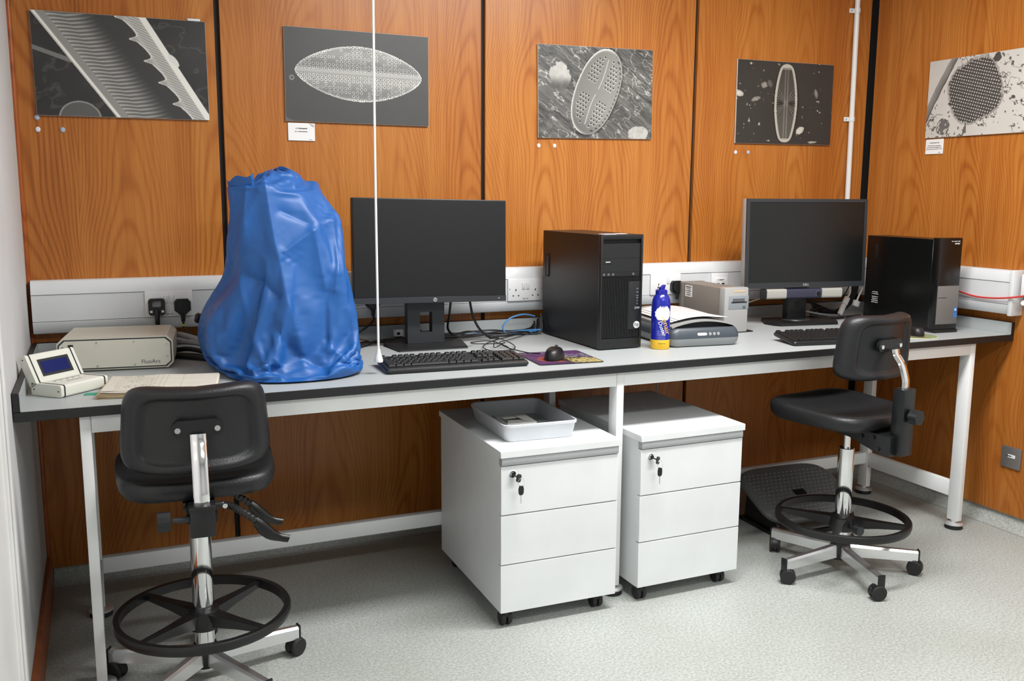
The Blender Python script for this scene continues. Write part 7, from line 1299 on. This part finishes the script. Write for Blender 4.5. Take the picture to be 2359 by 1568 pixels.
# ------------------------------------------------------------------ laboratory stools
def cushion(bm, outline, prof, bend):
    """outline(s,a) -> (p,q); prof list of (scale, depth); bend(p,q,depth)->xyz"""
    n = 64; rings = []
    for k, dpt in prof: rings.append([bend(*outline(k, 2*PI*i/n), dpt) for i in range(n)])
    return loft(bm, rings)
def superell(w, h, e, taper=0):
    def f(k, a):
        c_, s_ = math.cos(a), math.sin(a); p = math.copysign(abs(c_)**e, c_); q = math.copysign(abs(s_)**e, s_)
        return k*p*w/2*(1-taper*q*k), k*q*h/2
    return f
def stool(label, x, y, rot, seat_z, legs0, ring_rot, back_z, knob, levers, col_top, ring_z, bracket):
    t = thing('laboratory_stool', label, 'stool', (x, y, 0), rot, 'laboratory stools')
    # base
    b = nb(); lathe(b, [(0, .045), (.028, .045), (.034, .055), (.036, .090), (.030, .110), (.0, .110)], seg=28); obj('hub', b, 'plastic_black', t)
    for k in range(5):
        a = R(legs0+72*k); M = Matrix.Rotation(a, 4, 'Z')
        b = nb(); o = [(-.013, 0), (.013, 0), (.013, .030), (.008, .037), (-.008, .037), (-.013, .030)]
        rings = [[(xx, p[0]*ww, z0+p[1]*hh) for p in o] for xx, z0, ww, hh in ((.028, .056, 1.15, 1.20), (.12, .0535, 1.0, 1.10), (.262, .050, .88, 1.0))]
        loft(b, rings); bmesh.ops.transform(b, matrix=M, verts=b.verts[:]); lg = obj('leg', b, 'leg_chrome', t, smooth=25)
        b = nb(); box(b, .262, .268, -.0125, .0125, .046, .090, bev=.002, M=M); obj('end_cap', b, 'plastic_black', lg)
        ca = R(legs0+72*k+35*math.sin(k*2.1+legs0)); Mc = M @ Matrix.Translation((.252, 0, 0)) @ Matrix.Rotation(ca, 4, 'Z')
        b = nb(); cyl(b, (0, 0, .040), (0, 0, .054), .008, seg=12)
        n = 12; arc = [(.004+.0265*math.cos(R(q)), .0275+.0265*math.sin(R(q))) for q in range(-10, 191, 20)]
        prism(b, [(p[0], -.008, p[1]) for p in arc]+[(-.02, -.008, .03)], (0, .016, 0)); bmesh.ops.transform(b, matrix=Mc, verts=b.verts[:]); cs_ = obj('caster', b, 'plastic_black', t)
        for s in (-1, 1):
            b = nb(); lathe(b, [(0, -.0075), (.020, -.0075), (.0255, -.004), (.0262, 0), (.0255, .004), (.0225, .0065), (0, .0065)], seg=28, M=Mc @ Matrix.Translation((.004, s*.0125, .0268)) @ Matrix.Rotation(-s*PI/2, 4, 'X')); obj('wheel', b, 'rubber_black', cs_)
    # column
    b = nb(); lathe(b, [(0, .105), (.0255, .105), (.0255, .225), (.0275, .230), (.0275, col_top), (.0255, col_top+.002), (0, col_top+.002)], seg=32); obj('column', b, 'chrome', t)
    b = nb(); lathe(b, [(0, col_top), (.013, col_top), (.013, seat_z-.075), (0, seat_z-.075)], seg=20); obj('piston', b, 'chrome', t)
    # foot ring
    b = nb(); n = 72; Rr = .220; sec = [(-.008, -.0125), (.006, -.0125), (.009, -.004), (.009, .008), (.006, .0125), (-.008, .0125)]
    vs = [[b.verts.new(((Rr+s[0])*math.cos(2*PI*i/n), (Rr+s[0])*math.sin(2*PI*i/n), ring_z+s[1])) for s in sec] for i in range(n)]
    for i in range(n):
        for j in range(6): b.faces.new((vs[i][j], vs[i][(j+1) % 6], vs[(i+1) % n][(j+1) % 6], vs[(i+1) % n][j]))
    fr = obj('foot_ring', b, 'plastic_black', t)
    b = nb(); lathe(b, [(.0285, ring_z-.040), (.040, ring_z-.040), (.044, ring_z-.020), (.040, ring_z+.010), (.030, ring_z+.016), (.0285, ring_z+.016)], seg=28); obj('ring_hub', b, 'plastic_black', fr)
    for k in range(4):
        M = Matrix.Rotation(R(ring_rot+90*k), 4, 'Z'); b = nb()
        loft(b, [[(xx, -ww, zz+hh), (xx, ww, zz+hh), (xx, ww*.5, zz-hh), (xx, -ww*.5, zz-hh)] for xx, ww, zz, hh in ((.036, .020, ring_z-.012, .020), (.12, .013, ring_z-.006, .013), (.214, .009, ring_z-.001, .008))]); bmesh.ops.transform(b, matrix=M, verts=b.verts[:]); obj('spoke', b, 'plastic_black', fr)
    kd = Vector((math.cos(R(knob[2])), math.sin(R(knob[2])), 0)); b = nb(); cyl(b, kd*.04+Vector((0, 0, ring_z-.020)), kd*.068+Vector((0, 0, ring_z-.020)), .006, seg=10); cyl(b, kd*.066+Vector((0, 0, ring_z-.020)), kd*.090+Vector((0, 0, ring_z-.020)), .0165, seg=10); obj('clamp_knob', b, 'bezel_grey', fr)
    # seat
    b = nb(); so = superell(.40, .385, .45, -.06)
    def sb(p, q, dz): return (p, q+.03, seat_z+dz-.012*(1-min(1, (p/.2)**2+(q/.2)**2))*(dz > -.02)+.006*(q/.19)*(dz > -.03))
    cushion(b, so, ((.02, -.058), (.80, -.058), (.93, -.052), (.985, -.036), (1, -.018), (.985, -.004), (.94, .003), (.86, .002), (.70, -.002), (.4, -.004), (.02, -.004)), sb); obj('seat', b, 'pu_black', t, smooth=80)
    # mechanism and back bracket
    b = nb(); zb = seat_z-.058; yb_ = -.235 if levers else -.198
    if levers: prism(b, [(-.035, .12, zb-.002), (-.035, .09, zb-.022), (-.035, -.12, zb-.022), (-.035, -.20, zb-.026), (-.035, -.235, zb-.026), (-.035, -.235, zb-.005)], (.070, 0, 0))
    else: prism(b, [(-.055, .14, zb-.002), (-.055, .10, zb-.024), (-.055, -.05, zb-.036), (-.055, yb_+.03, zb-.068), (-.055, yb_-.012, zb-.070), (-.055, yb_-.012, zb-.005), (-.055, -.15, zb-.002)], (.110, 0, 0))
    mc = obj('seat_plate', b, 'metal_black', t)
    for yy, zz_ in ((.02, zb-.016), (-.10, zb-.022), (-.145, zb-.016), (-.165, zb-.052)):
        if levers and yy < -.15: continue
        b = nb(); sx_ = .0348 if levers else .0548; zq = zb-.015 if levers else zz_
        cyl(b, (-sx_, yy, zq), (-sx_-.006, yy, zq), .0072, seg=6); obj('bolt', b, 'metal_black', mc)
    obj('back_bracket', bx(-.029, .029, yb_-.036, yb_+.010, bracket[0], bracket[1], bev=.003), 'metal_black', t); zt = bracket[1]
    if levers: obj('bracket_collar', bx(-.031, .031, yb_-.038, yb_+.012, zt-.006, zt+.006, bev=.003), 'plastic_black', t)
    # chrome back bar, pressed flat at the top
    yt = yb_+.036
    b = nb(); ribbon(b, [(0, yb_-.014, zt-.03), (0, yb_-.014, zt+.012), (0, yb_-.012, zt+.25*(back_z-zt)), (0, yb_+.004, zt+.6*(back_z-zt)), (0, yt-.010, back_z-.022), (0, yt-.004, back_z-.002)], (.037, 0, 0), .012); obj('back_bar', b, 'chrome', t, smooth=50)
    # backrest
    b = nb(); bo = superell(.352 if levers else .330, .222, .40, .055)
    def bb(p, q, dy): return (p, yb_+.086-dy+.052*(p/.17)**2-.004*(q/.11), back_z+q+.016*((p/.17)**2-.35)*max(0, q/.11))
    cushion(b, bo, ((.02, .026), (.66, .026), (.72, .027), (.76, .034), (.80, .040), (.88, .042), (.95, .036), (.99, .022), (1, .006), (.99, -.006), (.95, -.014), (.86, -.018), (.6, -.018), (.02, -.018)), bb); bk = obj('backrest', b, 'pu_black', t, smooth=70)
    b = nb(); o = rrect(.122, .040, .019, 6); yq = yb_+.086-.0255; prism(b, [(p[0], yq+.0, back_z+.006+p[1]+.006*math.cos(p[0]*26)) for p in o], (0, -.012, 0)); bp = obj('back_plate', b, 'metal_black', t)
    for s in (-1, 1):
        b = nb(); cyl(b, (s*.046, yq-.0118, back_z+.006), (s*.046, yq-.0155, back_z+.006), .0070, seg=14); obj('screw', b, 'chrome', bp)
    # knob
    kd2 = Vector(knob[0]); kp = Vector((0, yb_-.013, knob[1])); kr = .030 if abs(kd2.x) > .5 else .024
    b = nb(); cyl(b, kp+kd2*kr, kp+kd2*(knob[3]-.004), .007, seg=12); kb_ = obj('knob_shaft', b, 'bezel_grey', t)
    b = nb(); n = 24; u_, v_ = frame_of(kd2); prism(b, [kp+kd2*knob[3]+(u_*math.cos(2*PI*i/n)+v_*math.sin(2*PI*i/n))*(.022+.003*(i % 4 < 2)) for i in range(n)], kd2*.030); obj('knob', b, 'bezel_black', kb_)
    if levers:
        for k, (yy, zz_, dx, dz) in enumerate(((yb_-.008, .572, .0, .0), (yb_+.12, .572, .005, .005))):
            b = nb(); pts = [(.030, yy, zz_), (.055, yy, zz_-.002), (.085, yy-.002, zz_-.018), (.130, yy-.005, zz_-.055)]
            tube(b, pts, .0085, 10, 12, rfun=lambda s, i: 1.0+(.16 if i % 2 else -.10)*(s > .25)); lv = obj('lever', b, 'plastic_black', t)
            b = nb(); rings = []
            for j in range(9):
                f = j/8; c0 = Vector((.122+.078*f, yy-.005, zz_-.050-.055*f-.012*math.sin(f*PI))); hw = .010+.010*math.sin(PI*min(1, f*1.25+.1))*(1-.75*f); rings.append([c0+Vector((.4*hw*math.cos(a), .9*hw*math.sin(a)*.8, .9*hw*math.cos(a))) for a in [2*PI*i/14 for i in range(14)]])
            obj('paddle', loft(b, rings), 'dell_black', lv, smooth=60)
            b = nb(); cyl(b, (.052, yy-.008, zz_), (.052, yy-.016, zz_), .006, seg=12); obj('pivot_bolt', b, 'chrome', lv)
    return t
stool('black padded stool with levers seen from behind, in front of the blue cover', .420, -.862, R(-3), .612, 83+3, 42, .742, ((-1, 0, 0), .545, 50, .072), True, .485, .196, (.503, .574))
stool('black padded stool by the right monitor, showing its side and back', 2.566, -.952, R(8), .600, 32, 32, .822, ((0, -1, 0), .610, 262, .032), False, .448, .192, (.474, .697))
